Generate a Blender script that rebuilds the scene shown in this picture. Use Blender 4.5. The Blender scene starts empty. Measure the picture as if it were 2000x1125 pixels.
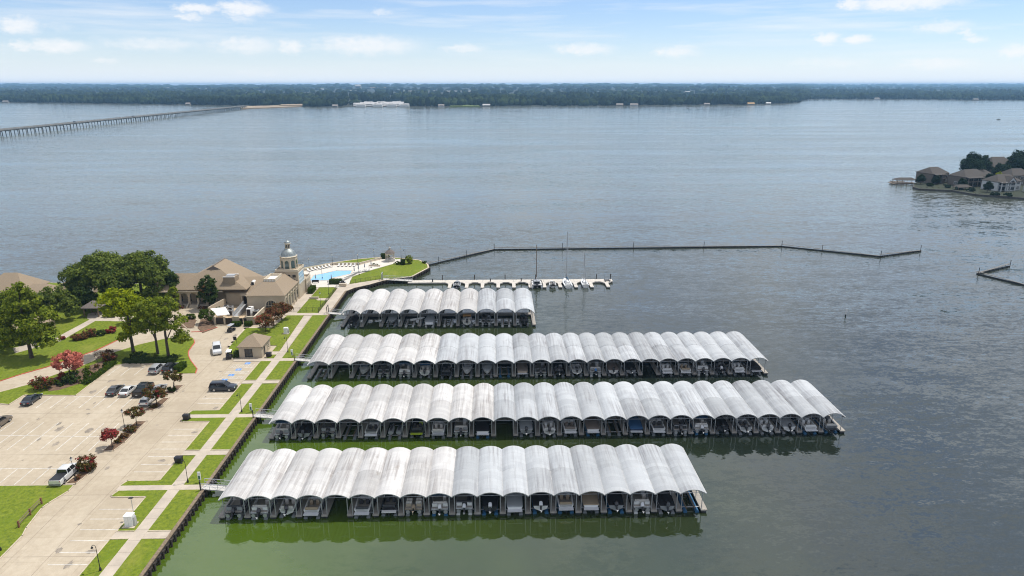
import bpy, math, random
import numpy as np
from mathutils import Vector, Matrix

# ---------------------------------------------------------------- camera, sky, sun, exposure
sc = bpy.context.scene
COL = sc.collection
R = math.radians
cam_d = bpy.data.cameras.new('camera'); cam = bpy.data.objects.new('camera', cam_d); COL.objects.link(cam)
cam.location = (0, 0, 62); cam.rotation_euler = (R(90 - 16.644), 0, R(-1.4))
cam_d.lens = 24.0; cam_d.sensor_width = 36.0; cam_d.clip_start = 1.0; cam_d.clip_end = 40000
sc.camera = cam
sc.cycles.max_bounces = 6; sc.cycles.diffuse_bounces = 3; sc.cycles.glossy_bounces = 3; sc.cycles.transmission_bounces = 3; sc.cycles.volume_bounces = 0
sc.cycles.caustics_reflective = False; sc.cycles.caustics_refractive = False; sc.cycles.filter_width = 1.1; sc.cycles.use_light_tree = False; sc.cycles.adaptive_threshold = 0.02; sc.cycles.sample_clamp_direct = 4; sc.cycles.sample_clamp_indirect = 4
sc.view_settings.view_transform = 'Standard'; sc.view_settings.look = 'None'
sc.view_settings.exposure = 0.05; sc.view_settings.gamma = 1.0; sc.view_settings.use_curve_mapping = False

SUN_EL, SUN_AZ = 66.0, 62.0          # azimuth clockwise from +Y
sun_d = bpy.data.lights.new('sun', 'SUN'); sun = bpy.data.objects.new('sun', sun_d); COL.objects.link(sun)
sun_d.energy = 4.0; sun_d.angle = R(0.5); sun_d.color = (1.0, 0.955, 0.88)
_sd = Vector((math.sin(R(SUN_AZ)) * math.cos(R(SUN_EL)), math.cos(R(SUN_AZ)) * math.cos(R(SUN_EL)), math.sin(R(SUN_EL))))
sun.rotation_euler = _sd.to_track_quat('Z', 'Y').to_euler()

world = bpy.data.worlds.new('World'); sc.world = world; world.use_nodes = True
wt = world.node_tree; wt.nodes.clear()
def wn(t, **k):
    n = wt.nodes.new(t)
    for a, b in k.items(): setattr(n, a, b)
    return n
def wmath(op, a, b=None, c=None, clamp=False):
    n = wn('ShaderNodeMath', operation=op, use_clamp=clamp)
    for i, v in enumerate((a, b, c)):
        if v is None: continue
        if isinstance(v, (int, float)): n.inputs[i].default_value = v
        else: wt.links.new(v, n.inputs[i])
    return n.outputs[0]
sky = wn('ShaderNodeTexSky', sky_type='NISHITA', sun_disc=False)
sky.sun_elevation = R(SUN_EL); sky.sun_rotation = R(SUN_AZ); sky.altitude = 60
sky.air_density = 1.0; sky.dust_density = 0.0; sky.ozone_density = 4.0
bg = wn('ShaderNodeBackground'); bg.inputs[1].default_value = 0.125
tint = wn('ShaderNodeVectorMath', operation='MULTIPLY'); wt.links.new(sky.outputs[0], tint.inputs[0]); tint.inputs[1].default_value = (.84, .89, 1.05)
wt.links.new(tint.outputs[0], bg.inputs[0])
tc = wn('ShaderNodeTexCoord'); sep = wn('ShaderNodeSeparateXYZ'); wt.links.new(tc.outputs['Generated'], sep.inputs[0])
az = wmath('MULTIPLY', wmath('ARCTAN2', sep.outputs[0], sep.outputs[1]), 180 / math.pi)
el = wmath('MULTIPLY', wmath('ARCSINE', sep.outputs[2]), 180 / math.pi)
cv = wn('ShaderNodeCombineXYZ'); wt.links.new(az, cv.inputs[0]); wt.links.new(el, cv.inputs[1])
def wnoise(scale, detail, rough, stretch=(1, 1, 1)):
    mp = wn('ShaderNodeVectorMath', operation='MULTIPLY'); wt.links.new(cv.outputs[0], mp.inputs[0]); mp.inputs[1].default_value = stretch
    n = wn('ShaderNodeTexNoise'); n.inputs['Scale'].default_value = scale; n.inputs['Detail'].default_value = detail
    n.inputs['Roughness'].default_value = rough; wt.links.new(mp.outputs[0], n.inputs['Vector']); return n.outputs['Fac'], n.outputs['Color']
puff, puffc = wnoise(1.1, 8, 0.66, (1, 1.7, 1))
wsc = wn('ShaderNodeVectorMath', operation='SUBTRACT'); wt.links.new(puffc, wsc.inputs[0]); wsc.inputs[1].default_value = (.5, .5, .5)
wsm = wn('ShaderNodeVectorMath', operation='MULTIPLY'); wt.links.new(wsc.outputs[0], wsm.inputs[0]); wsm.inputs[1].default_value = (2.4, .9, 0)
wpos = wn('ShaderNodeVectorMath', operation='ADD'); wt.links.new(cv.outputs[0], wpos.inputs[0]); wt.links.new(wsm.outputs[0], wpos.inputs[1])
# single cumulus clouds: azimuth, elevation, half width, half height (degrees), strength
CLOUDS = [
    ((-32.63, 3.70), 1.2, .65, .9), ((-30.55, 3.72), 1.5, .5, .45), ((-30.76, 2.43), 1.9, .5, .9), ((-32.75, 2.38), .7, .4, .8), ((-24.94, 2.75), 4.2, .6, .62),
    ((-21.82, 5.19), 1.5, .35, 1), ((-22.40, 4.56), 1.0, .35, .8), ((-18.72, 5.24), 2.0, .55, 1), ((-18.97, 4.53), 1.2, .4, .6), ((-18.80, 2.77), 2.6, .75, .75),
    ((-15.64, 2.75), 1.0, .5, .9), ((-10.00, 2.89), 4.2, .75, .85), ((-2.45, 2.68), 1.9, .4, .7), ((-8.70, 5.27), 1.3, .35, .6),
    ((7.07, 2.63), 2.4, .5, .8), ((14.20, 2.35), 1.9, .5, .7), ((14.75, 2.72), 1.5, .3, .6), ((26.08, 5.40), .9, .4, 1), ((29.43, 5.38), 3.6, .55, 1),
    ((24.86, 3.16), .8, .45, .95), ((26.91, 3.07), .9, .35, .95), ((31.95, 3.71), 2.0, .5, .7), ((33.37, 3.21), .5, .5, .7), ((33.99, 2.81), .7, .3, .7),
    ((32.01, 1.38), 2.8, .5, .65), ((25.24, 1.50), 3.2, .5, .5), ((36.47, 2.10), 1.2, .5, .8), ((-17.92, 0.78), 2.2, .45, .4), ((-28.11, 1.56), .9, .3, .6)]
acc = None
for (a, e), hw, hh, st in CLOUDS:
    s = wn('ShaderNodeVectorMath', operation='SUBTRACT'); wt.links.new(wpos.outputs[0], s.inputs[0]); s.inputs[1].default_value = (a, e, 0)
    m = wn('ShaderNodeVectorMath', operation='MULTIPLY'); wt.links.new(s.outputs[0], m.inputs[0]); m.inputs[1].default_value = (.8 / hw, .85 / hh, 0)
    l = wn('ShaderNodeVectorMath', operation='LENGTH'); wt.links.new(m.outputs[0], l.inputs[0])
    v = wmath('MULTIPLY', wmath('SUBTRACT', 1.32, l.outputs['Value'], clamp=True), st)
    acc = v if acc is None else wmath('MAXIMUM', acc, v)
# pale summer haze low over the horizon all round
veil = wmath('MULTIPLY', wmath('POWER', 2.718, wmath('MULTIPLY', wmath('MAXIMUM', el, 0.0), -0.62)), 0.90)
veil = wmath('ADD', veil, 0.04)
# thin streaks, and unseen clouds above the view added to brighten the water reflections
pz = wmath('ADD', wmath('MAXIMUM', sep.outputs[2], 0.0), 0.06)
cpl = wn('ShaderNodeCombineXYZ'); wt.links.new(wmath('DIVIDE', sep.outputs[0], pz), cpl.inputs[0]); wt.links.new(wmath('DIVIDE', sep.outputs[1], pz), cpl.inputs[1])
nfar = wn('ShaderNodeTexNoise'); nfar.inputs['Scale'].default_value = 2.2; nfar.inputs['Detail'].default_value = 7; nfar.inputs['Roughness'].default_value = .58; wt.links.new(cpl.outputs[0], nfar.inputs['Vector'])
far = nfar.outputs['Fac']
fill_clouds = wmath('MULTIPLY', wmath('SUBTRACT', far, 0.25, clamp=True), 2.7, clamp=True)
above_view = wmath('MULTIPLY', wmath('SUBTRACT', el, 6.0), 0.25, clamp=True)
streak, _ = wnoise(0.06, 6, 0.6, (1, 13, 1))
strm = wmath('MULTIPLY', wmath('MULTIPLY', wmath('SUBTRACT', streak, 0.47, clamp=True), 2.4), wmath('MULTIPLY', el, 0.25, clamp=True))
edge = wmath('MULTIPLY', wmath('ADD', wmath('SUBTRACT', wmath('MULTIPLY', acc, 1.25), 0.22), wmath('MULTIPLY', wmath('SUBTRACT', puff, 0.5), 1.1)), wmath('MULTIPLY', acc, 1.6, clamp=True), clamp=True)
mask = wmath('MAXIMUM', wmath('MULTIPLY', edge, .95, clamp=True), wmath('MULTIPLY', fill_clouds, above_view, clamp=True))
mask = wmath('MAXIMUM', mask, strm, clamp=True)
mask = wmath('MULTIPLY', mask, 0.88)
bgv = wn('ShaderNodeBackground'); bgv.inputs[0].default_value = (.715, .81, .95, 1); bgv.inputs[1].default_value = 1.12
mv = wn('ShaderNodeMixShader'); wt.links.new(veil, mv.inputs[0]); wt.links.new(bg.outputs[0], mv.inputs[1]); wt.links.new(bgv.outputs[0], mv.inputs[2])
bgc = wn('ShaderNodeBackground'); bgc.inputs[0].default_value = (.97, .98, 1.0, 1); bgc.inputs[1].default_value = 0.98
mx = wn('ShaderNodeMixShader'); wt.links.new(mask, mx.inputs[0]); wt.links.new(mv.outputs[0], mx.inputs[1]); wt.links.new(bgc.outputs[0], mx.inputs[2])
wo = wn('ShaderNodeOutputWorld'); wt.links.new(mx.outputs[0], wo.inputs[0])

# ---------------------------------------------------------------- materials
MATS = {}
def mat(key, col, rough=0.7, metal=0.0, var=0.0, vscale=1.0, bump=0.0, bscale=8.0, stretch=(1, 1, 1), col2=None, detail=4, coat=0.0, spec=None, emit=None, coord='Object'):
    if key in MATS: return MATS[key]
    m = bpy.data.materials.new(key); m.use_nodes = True; nt = m.node_tree; b = nt.nodes['Principled BSDF']
    b.inputs['Roughness'].default_value = rough; b.inputs['Metallic'].default_value = metal
    b.inputs['Base Color'].default_value = (*col, 1)
    if coat: b.inputs['Coat Weight'].default_value = coat; b.inputs['Coat Roughness'].default_value = 0.05
    if spec is not None: b.inputs['Specular IOR Level'].default_value = spec
    if emit: b.inputs['Emission Color'].default_value = (*col, 1); b.inputs['Emission Strength'].default_value = emit
    if var or bump:
        t = nt.nodes.new('ShaderNodeTexCoord'); mp = nt.nodes.new('ShaderNodeMapping'); mp.inputs['Scale'].default_value = stretch
        if coord == 'Object':
            oi = nt.nodes.new('ShaderNodeObjectInfo'); ad = nt.nodes.new('ShaderNodeVectorMath'); ad.operation = 'MULTIPLY_ADD'
            cb = nt.nodes.new('ShaderNodeCombineXYZ')
            for i in range(3): nt.links.new(oi.outputs['Random'], cb.inputs[i])
            nt.links.new(cb.outputs[0], ad.inputs[0]); ad.inputs[1].default_value = (37, 91, 53); nt.links.new(t.outputs['Object'], ad.inputs[2])
            nt.links.new(ad.outputs[0], mp.inputs[0])
        else:
            g = nt.nodes.new('ShaderNodeNewGeometry'); nt.links.new(g.outputs['Position'], mp.inputs[0])
    if var:
        n = nt.nodes.new('ShaderNodeTexNoise'); n.inputs['Scale'].default_value = vscale; n.inputs['Detail'].default_value = detail; n.inputs['Roughness'].default_value = .6
        nt.links.new(mp.outputs[0], n.inputs['Vector'])
        r = nt.nodes.new('ShaderNodeValToRGB'); c2 = col2 or tuple(c * (1 - var) for c in col); c1 = col if col2 else tuple(min(1, c * (1 + var * .5)) for c in col)
        r.color_ramp.elements[0].position = .33; r.color_ramp.elements[1].position = .68
        r.color_ramp.elements[0].color = (*c2, 1); r.color_ramp.elements[1].color = (*c1, 1)
        nt.links.new(n.outputs['Fac'], r.inputs[0]); nt.links.new(r.outputs[0], b.inputs['Base Color'])
    if bump:
        n2 = nt.nodes.new('ShaderNodeTexNoise'); n2.inputs['Scale'].default_value = bscale; n2.inputs['Detail'].default_value = 5
        nt.links.new(mp.outputs[0], n2.inputs['Vector'])
        bp = nt.nodes.new('ShaderNodeBump'); bp.inputs['Strength'].default_value = bump; bp.inputs['Distance'].default_value = .1
        nt.links.new(n2.outputs['Fac'], bp.inputs['Height']); nt.links.new(bp.outputs[0], b.inputs['Normal'])
    MATS[key] = m
    return m
def leaf_mat(key, dark, light, accent=None, trans=0.36):
    if key in MATS: return MATS[key]
    m = bpy.data.materials.new(key); m.use_nodes = True; nt = m.node_tree; nt.nodes.clear()
    g = nt.nodes.new('ShaderNodeNewGeometry'); r = nt.nodes.new('ShaderNodeValToRGB')
    e = r.color_ramp.elements; e[0].color = (*dark, 1); e[1].color = (*light, 1); e[1].position = .85 if accent else 1
    if accent: x = e.new(.9); x.color = (*accent, 1)
    nt.links.new(g.outputs['Random Per Island'], r.inputs[0])
    d = nt.nodes.new('ShaderNodeBsdfDiffuse'); t = nt.nodes.new('ShaderNodeBsdfTranslucent'); mx = nt.nodes.new('ShaderNodeMixShader'); mx.inputs[0].default_value = trans
    o = nt.nodes.new('ShaderNodeOutputMaterial')
    nt.links.new(r.outputs[0], d.inputs[0]); nt.links.new(r.outputs[0], t.inputs[0])
    nt.links.new(d.outputs[0], mx.inputs[1]); nt.links.new(t.outputs[0], mx.inputs[2]); nt.links.new(mx.outputs[0], o.inputs[0])
    MATS[key] = m
    return m

def layered(key, cols, fine, big, slab=None, rough=.88, bump=.3, bs=6.0):
    """ground surface: fine grain, broad patches of wear and, for paving, cast slabs of slightly different tone"""
    m = bpy.data.materials.new(key); m.use_nodes = True; nt = m.node_tree; b = nt.nodes['Principled BSDF']; L = nt.links.new; MATS[key] = m
    g = nt.nodes.new('ShaderNodeNewGeometry'); b.inputs['Roughness'].default_value = rough; b.inputs['Specular IOR Level'].default_value = .2
    def nz(sc_, det, ro, lo, hi, st=(1, 1, 1)):
        mp = nt.nodes.new('ShaderNodeMapping'); mp.inputs['Scale'].default_value = st; L(g.outputs['Position'], mp.inputs[0])
        n = nt.nodes.new('ShaderNodeTexNoise'); n.inputs['Scale'].default_value = sc_; n.inputs['Detail'].default_value = det; n.inputs['Roughness'].default_value = ro; L(mp.outputs[0], n.inputs['Vector'])
        r = nt.nodes.new('ShaderNodeMapRange'); r.inputs[1].default_value = lo; r.inputs[2].default_value = hi; L(n.outputs['Fac'], r.inputs[0]); return r.outputs[0]
    def mixc(f, a, c):
        x = nt.nodes.new('ShaderNodeMix'); x.data_type = 'RGBA'; L(f, x.inputs[0])
        for k, v in ((6, a), (7, c)):
            if isinstance(v, tuple): x.inputs[k].default_value = (*v, 1)
            else: L(v, x.inputs[k])
        return x.outputs[2]
    c = mixc(nz(fine, 8, .65, .32, .68), cols[0], cols[1]); c = mixc(nz(big, 6, .62, .50, .74), c, cols[2])
    c = mixc(nz(big * 2.7, 7, .66, .55, .78, (1, .45, 1)), c, cols[3])
    if slab:
        k = nt.nodes.new('ShaderNodeTexBrick'); L(g.outputs['Position'], k.inputs['Vector']); k.inputs['Scale'].default_value = 1.0; k.offset = 0.0; k.inputs['Brick Width'].default_value = slab[0]; k.inputs['Row Height'].default_value = slab[1]
        k.inputs['Mortar Size'].default_value = .012; k.inputs['Color1'].default_value = (1, 1, 1, 1); k.inputs['Color2'].default_value = (.90, .89, .87, 1); k.inputs['Mortar'].default_value = (.62, .60, .57, 1)
        v = nt.nodes.new('ShaderNodeMix'); v.data_type = 'RGBA'; v.blend_type = 'MULTIPLY'; v.inputs[0].default_value = 1; L(c, v.inputs[6]); L(k.outputs['Color'], v.inputs[7]); c = v.outputs[2]
    L(c, b.inputs['Base Color'])
    n2 = nt.nodes.new('ShaderNodeTexNoise'); n2.inputs['Scale'].default_value = bs; n2.inputs['Detail'].default_value = 6; L(g.outputs['Position'], n2.inputs['Vector'])
    bp = nt.nodes.new('ShaderNodeBump'); bp.inputs['Strength'].default_value = bump; bp.inputs['Distance'].default_value = .08; L(n2.outputs['Fac'], bp.inputs['Height']); L(bp.outputs[0], b.inputs['Normal'])
    return m
CONC = layered('lot concrete', ((.415, .348, .258), (.495, .425, .322), (.385, .322, .238), (.51, .445, .345)), 1.1, .07, slab=(4.6, 5.2), bump=.1)
WALK = mat('pale walk concrete', (.47, .405, .325), .85, var=.16, vscale=.5, detail=6, coord='World')
DECKC = mat('pool deck concrete', (.60, .56, .49), .8, var=.08, vscale=.4, coord='World')
KERB = mat('kerb concrete', (.52, .44, .33), .85, var=.2, vscale=1.2, coord='World')
REDK = mat('red kerb paint', (.55, .09, .06), .7, var=.3, vscale=2, coord='World')
GRASS = layered('lawn grass', ((.080, .120, .012), (.195, .235, .020), (.125, .180, .012), (.225, .235, .040)), 1.6, .12, rough=.95, bump=.8, bs=5.0)
SOIL = mat('planting bed mulch', (.16, .10, .06), .95, var=.4, vscale=1.5, coord='World')
PAINT = mat('white road paint', (.64, .62, .57), .8, var=.35, vscale=1.1, coord='World')
BLUEP = mat('blue road paint', (.10, .27, .62), .7, var=.2, vscale=2)
WHITE = mat('white paint', (.78, .77, .74), .45)
GALV = mat('galvanised steel', (.48, .49, .50), .45, metal=.5)
DARKM = mat('dark metal', (.03, .03, .035), .45, metal=.4)
BLACK = mat('black plastic', (.018, .018, .02), .5)
RUBBER = mat('rubber', (.02, .02, .02), .85)
GLASS = mat('tinted glass', (.012, .016, .02), .06, spec=.7)
PILE = mat('dark timber pile', (.045, .035, .028), .9, var=.4, vscale=3)
TIMBER = mat('weathered timber', (.22, .165, .11), .9, var=.35, vscale=3, stretch=(1, 1, 6))
DOCKD = mat('dock decking', (.36, .33, .29), .9, var=.22, vscale=2.0, detail=6)
FLOAT = mat('dock float', (.03, .03, .033), .8)
STUCCO = mat('tan stucco', (.47, .39, .285), .9, var=.10, vscale=.6, bump=.1, bscale=8)
TRIM = mat('cream trim', (.56, .48, .36), .8, var=.06, vscale=1)
SHING = mat('tan shingle roof', (.285, .22, .15), .92, var=.22, vscale=7, detail=3, bump=.4, bscale=7)
SHINGD = mat('grey shingle roof', (.16, .135, .12), .92, var=.25, vscale=6, detail=3, bump=.4, bscale=7)
LEADD = mat('weathered dome copper', (.30, .33, .325), .5, metal=.45, var=.3, vscale=1.2)
WOODD = mat('dark wood', (.05, .035, .025), .8, var=.3, vscale=3)

# ---------------------------------------------------------------- mesh helpers
class MB:
    def __init__(s): s.v = []; s.f = []
    def add(s, vs, fs):
        o = len(s.v); s.v.extend([tuple(p) for p in vs]); s.f.extend([tuple(i + o for i in f) for f in fs]); return s
    def box(s, x0, x1, y0, y1, z0, z1):
        return s.add([(x0, y0, z0), (x1, y0, z0), (x1, y1, z0), (x0, y1, z0), (x0, y0, z1), (x1, y0, z1), (x1, y1, z1), (x0, y1, z1)],
                     [(3, 2, 1, 0), (4, 5, 6, 7), (0, 1, 5, 4), (1, 2, 6, 5), (2, 3, 7, 6), (3, 0, 4, 7)])
    def frustum(s, x0, x1, y0, y1, z0, X0, X1, Y0, Y1, z1):
        return s.add([(x0, y0, z0), (x1, y0, z0), (x1, y1, z0), (x0, y1, z0), (X0, Y0, z1), (X1, Y0, z1), (X1, Y1, z1), (X0, Y1, z1)],
                     [(3, 2, 1, 0), (4, 5, 6, 7), (0, 1, 5, 4), (1, 2, 6, 5), (2, 3, 7, 6), (3, 0, 4, 7)])
    def prism(s, poly, z0, z1, bottom=True):
        a = sum(p[0] * q[1] - q[0] * p[1] for p, q in zip(poly, poly[1:] + poly[:1]))
        if a < 0: poly = poly[::-1]
        n = len(poly)
        vs = [(p[0], p[1], z0) for p in poly] + [(p[0], p[1], z1) for p in poly]
        fs = [tuple(range(n, 2 * n))] + [(i, (i + 1) % n, n + (i + 1) % n, n + i) for i in range(n)]
        if bottom: fs.append(tuple(range(n - 1, -1, -1)))
        return s.add(vs, fs)
    def extr(s, poly, axis, a0, a1):
        """polygon in the plane across axis ('x': (y,z), 'y': (x,z)) extruded from a0 to a1"""
        n = len(poly)
        f = (lambda p, a: (a, p[0], p[1])) if axis == 'x' else (lambda p, a: (p[0], a, p[1]))
        return s.add([f(p, a0) for p in poly] + [f(p, a1) for p in poly],
                     [tuple(range(n)), tuple(range(2 * n - 1, n - 1, -1))] + [(i, n + i, n + (i + 1) % n, (i + 1) % n) for i in range(n)])
    def tube(s, p0, p1, r0, r1=None, n=6, cap=True):
        r1 = r0 if r1 is None else r1
        p0 = Vector(p0); p1 = Vector(p1); d = (p1 - p0)
        if d.length < 1e-6: return s
        d.normalize(); a = d.orthogonal().normalized(); b = d.cross(a)
        vs = [p0 + (a * math.cos(t) + b * math.sin(t)) * r0 for t in [2 * math.pi * i / n for i in range(n)]] + \
             [p1 + (a * math.cos(t) + b * math.sin(t)) * r1 for t in [2 * math.pi * i / n for i in range(n)]]
        fs = [(i, (i + 1) % n, n + (i + 1) % n, n + i) for i in range(n)]
        if cap: fs += [tuple(range(n - 1, -1, -1)), tuple(range(n, 2 * n))]
        return s.add(vs, fs)
    def path(s, pts, r, n=5):
        for a, b in zip(pts, pts[1:]): s.tube(a, b, r, r, n)
        return s
    def bar(s, p0, p1, w, h):
        """box beam from p0 to p1, w wide (level), h high, centred"""
        p0 = Vector(p0); p1 = Vector(p1); d = (p1 - p0).normalized(); sd = Vector((0, 0, 1)).cross(d)
        if sd.length < 1e-4: sd = Vector((1, 0, 0))
        sd.normalize(); up = d.cross(sd)
        vs = []
        for p in (p0, p1):
            for i, j in ((-1, -1), (1, -1), (1, 1), (-1, 1)): vs.append(p + sd * (i * w / 2) + up * (j * h / 2))
        return s.add(vs, [(3, 2, 1, 0), (4, 5, 6, 7), (0, 1, 5, 4), (1, 2, 6, 5), (2, 3, 7, 6), (3, 0, 4, 7)])
    def lathe(s, prof, n=16, c=(0, 0), ph=0.0):
        vs = []; fs = []
        for r, z in prof:
            for i in range(n):
                t = 2 * math.pi * i / n + ph; vs.append((c[0] + r * math.cos(t), c[1] + r * math.sin(t), z))
        for k in range(len(prof) - 1):
            for i in range(n): fs.append((k * n + i, k * n + (i + 1) % n, (k + 1) * n + (i + 1) % n, (k + 1) * n + i))
        fs.append(tuple(range(n - 1, -1, -1))); fs.append(tuple(range((len(prof) - 1) * n, len(prof) * n)))
        return s.add(vs, fs)
    def loft(s, secs, caps=True, closed=True):
        n = len(secs[0]); vs = [p for q in secs for p in q]; fs = []
        for k in range(len(secs) - 1):
            for i in range(n if closed else n - 1): fs.append((k * n + i, k * n + (i + 1) % n, (k + 1) * n + (i + 1) % n, (k + 1) * n + i))
        if caps: fs += [tuple(range(n - 1, -1, -1)), tuple(range((len(secs) - 1) * n, len(secs) * n))]
        return s.add(vs, fs)
    def ball(s, c, rx, ry, rz, n=10, m=6):
        prof = [(math.sin(math.pi * k / m), -math.cos(math.pi * k / m)) for k in range(m + 1)]
        o = len(s.v); s.lathe([(max(r, .02), z) for r, z in prof], n)
        s.v[o:] = [(c[0] + x * rx, c[1] + y * ry, c[2] + z * rz) for x, y, z in s.v[o:]]
        return s
    def mesh(s, name, smooth=None):
        me = bpy.data.meshes.new(name); me.from_pydata(s.v, [], s.f)
        if smooth is not None:
            me.polygons.foreach_set('use_smooth', [True] * len(me.polygons)); me.set_sharp_from_angle(angle=R(smooth))
        me.validate(); me.materials.append(None); return me
def part(parent, name, geo, material, loc=(0, 0, 0), rot=(0, 0, 0), smooth=None, kind=None, label=None):
    me = geo if isinstance(geo, bpy.types.Mesh) else geo.mesh(name, smooth)
    o = bpy.data.objects.new(name, me); COL.objects.link(o); o.location = loc; o.rotation_euler = rot
    if parent is not None: o.parent = parent
    if not me.materials: me.materials.append(None)
    o.material_slots[0].link = 'OBJECT'; o.material_slots[0].material = material
    if kind: o['kind'] = kind
    if label: o['label'] = label
    return o
def struct(name, geo, material, smooth=None, parent=None):
    return part(parent, name, geo, material, smooth=smooth, kind=None if parent else 'structure')
def tag(o, label, cat, group=None, kind=None):
    o['label'] = label; o['category'] = cat
    if group: o['group'] = group
    if kind: o['kind'] = kind
    return o
def thing(name, label, cat, loc=(0, 0, 0), rz=0.0, group=None):
    o = bpy.data.objects.new(name, None); COL.objects.link(o); o.location = loc; o.rotation_euler = (0, 0, rz); o.empty_display_size = .5
    return tag(o, label, cat, group)
def place(proto, parent, over={}):
    """build the parts of a prototype [(name, mesh, material, [sub-parts])] under a thing; over swaps materials by name"""
    for nm, me, m, subs in proto:
        o = part(parent, nm, me, over.get(m.name, m))
        for nm2, me2, m2, _ in subs: part(o, nm2, me2, over.get(m2.name, m2))
ORD = ['first', 'second', 'third', 'fourth', 'fifth', 'sixth', 'seventh', 'eighth', 'ninth', 'tenth', 'eleventh', 'twelfth', 'thirteenth', 'fourteenth', 'fifteenth', 'sixteenth',
       'seventeenth', 'eighteenth', 'nineteenth', 'twentieth', 'twenty-first', 'twenty-second', 'twenty-third', 'twenty-fourth', 'twenty-fifth', 'twenty-sixth', 'twenty-seventh']


# ================================================================ SETTING
ZL, ZG = 1.10, 1.22                                   # paved level, lawn level (lake surface = 0)
# --- lake: turbid green-grey water, wind ripples outside the breakwater, calmer between the docks
def water_mat():
    m = bpy.data.materials.new('lake water'); m.use_nodes = True; nt = m.node_tree; b = nt.nodes['Principled BSDF']
    L = nt.links.new
    g = nt.nodes.new('ShaderNodeNewGeometry'); s = nt.nodes.new('ShaderNodeSeparateXYZ'); L(g.outputs['Position'], s.inputs[0])
    def mth(op, a, b_=None, clamp=False):
        n = nt.nodes.new('ShaderNodeMath'); n.operation = op; n.use_clamp = clamp
        for i, v in enumerate((a, b_)):
            if v is None: continue
            if isinstance(v, (int, float)): n.inputs[i].default_value = v
            else: L(v, n.inputs[i])
        return n.outputs[0]
    def noise(scale, detail, rough, stretch, dist=0.0):
        mp = nt.nodes.new('ShaderNodeMapping'); mp.inputs['Scale'].default_value = stretch; mp.inputs['Rotation'].default_value = (0, 0, R(-14)); L(g.outputs['Position'], mp.inputs[0])
        n = nt.nodes.new('ShaderNodeTexNoise'); n.inputs['Scale'].default_value = scale; n.inputs['Detail'].default_value = detail
        n.inputs['Roughness'].default_value = rough; n.inputs['Distortion'].default_value = dist; L(mp.outputs[0], n.inputs['Vector']); return n.outputs['Fac']
    # turbid green; brighter near the left shore, dimmer right: light tone put into colour
    blob = noise(.02, 3, .5, (1, 1, 1))
    xs = mth('ADD', s.outputs[0], mth('MULTIPLY', mth('SUBTRACT', blob, .5), 70))
    lit_tone = mth('SUBTRACT', 1.0, mth('DIVIDE', mth('ADD', xs, 32), 70), clamp=True)
    lit_tone = mth('MULTIPLY', lit_tone, mth('SUBTRACT', 1.0, mth('DIVIDE', mth('SUBTRACT', s.outputs[1], 120), 130), clamp=True), clamp=True)
    cr = nt.nodes.new('ShaderNodeValToRGB'); L(lit_tone, cr.inputs[0]); e = cr.color_ramp.elements
    e[0].color = (.013, .019, .014, 1); e[1].color = (.060, .102, .010, 1); x = e.new(.5); x.color = (.030, .044, .014, 1)
    fm = nt.nodes.new('ShaderNodeMix'); fm.data_type = 'RGBA'; L(mth('DIVIDE', mth('SUBTRACT', s.outputs[1], 160), 260, clamp=True), fm.inputs[0]); L(cr.outputs[0], fm.inputs[6]); fm.inputs[7].default_value = (.090, .102, .080, 1)
    L(fm.outputs[2], b.inputs['Base Color'])
    gust0 = noise(.010, 5, .62, (.30, 1.9, 1)); L(mth('ADD', .05, mth('MULTIPLY', mth('DIVIDE', mth('SUBTRACT', s.outputs[1], 150), 700, clamp=True), mth('MULTIPLY', mth('SUBTRACT', gust0, .28, clamp=True), .4))), b.inputs['Roughness']); b.inputs['IOR'].default_value = 1.62; b.inputs['Specular IOR Level'].default_value = 1.0
    b.inputs['Specular Tint'].default_value = (.96, 1.0, .93, 1)
    # ripples: slopes of wind waves (two sizes) and a slow swell, tilting the surface normal
    def slope(scale, detail, rough, stretch, dist=0.0):
        mp = nt.nodes.new('ShaderNodeMapping'); mp.inputs['Scale'].default_value = stretch; mp.inputs['Rotation'].default_value = (0, 0, R(-14)); L(g.outputs['Position'], mp.inputs[0])
        n = nt.nodes.new('ShaderNodeTexNoise'); n.inputs['Scale'].default_value = scale; n.inputs['Detail'].default_value = detail
        n.inputs['Roughness'].default_value = rough; n.inputs['Distortion'].default_value = dist; L(mp.outputs[0], n.inputs['Vector'])
        v = nt.nodes.new('ShaderNodeVectorMath'); v.operation = 'SUBTRACT'; L(n.outputs['Color'], v.inputs[0]); v.inputs[1].default_value = (.5, .5, .5); return v.outputs[0]
    def vop(op, a, c):
        v = nt.nodes.new('ShaderNodeVectorMath'); v.operation = op
        for k_, q in enumerate((a, c)):
            if isinstance(q, tuple): v.inputs[k_].default_value = q
            elif op == 'SCALE' and k_ == 1: (L(q, v.inputs['Scale']) if not isinstance(q, float) else setattr(v.inputs['Scale'], 'default_value', q))
            else: L(q, v.inputs[k_])
        return v.outputs[0]
    sl = vop('ADD', slope(.62, 3, .6, (.55, 1.35, 1), .4), vop('SCALE', slope(2.3, 2, .6, (.7, 1.25, 1)), .8))
    sl = vop('ADD', sl, vop('SCALE', slope(.10, 1, .5, (.5, 1.5, 1)), .35))
    gust = gust0
    amp = mth('ADD', .45, mth('MULTIPLY', mth('SUBTRACT', gust, .36, clamp=True), 4.2))
    open_ = mth('DIVIDE', mth('SUBTRACT', s.outputs[1], 95), 170, clamp=True)
    openx = mth('DIVIDE', mth('ADD', s.outputs[0], -10), 80, clamp=True)
    amp = mth('MULTIPLY', amp, mth('ADD', .07, mth('MULTIPLY', mth('MAXIMUM', open_, openx), .30)))
    nv = vop('ADD', vop('MULTIPLY', vop('SCALE', sl, amp), (.75, 1.15, 0.0)), (0.0, 0.0, 1.0))
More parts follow.
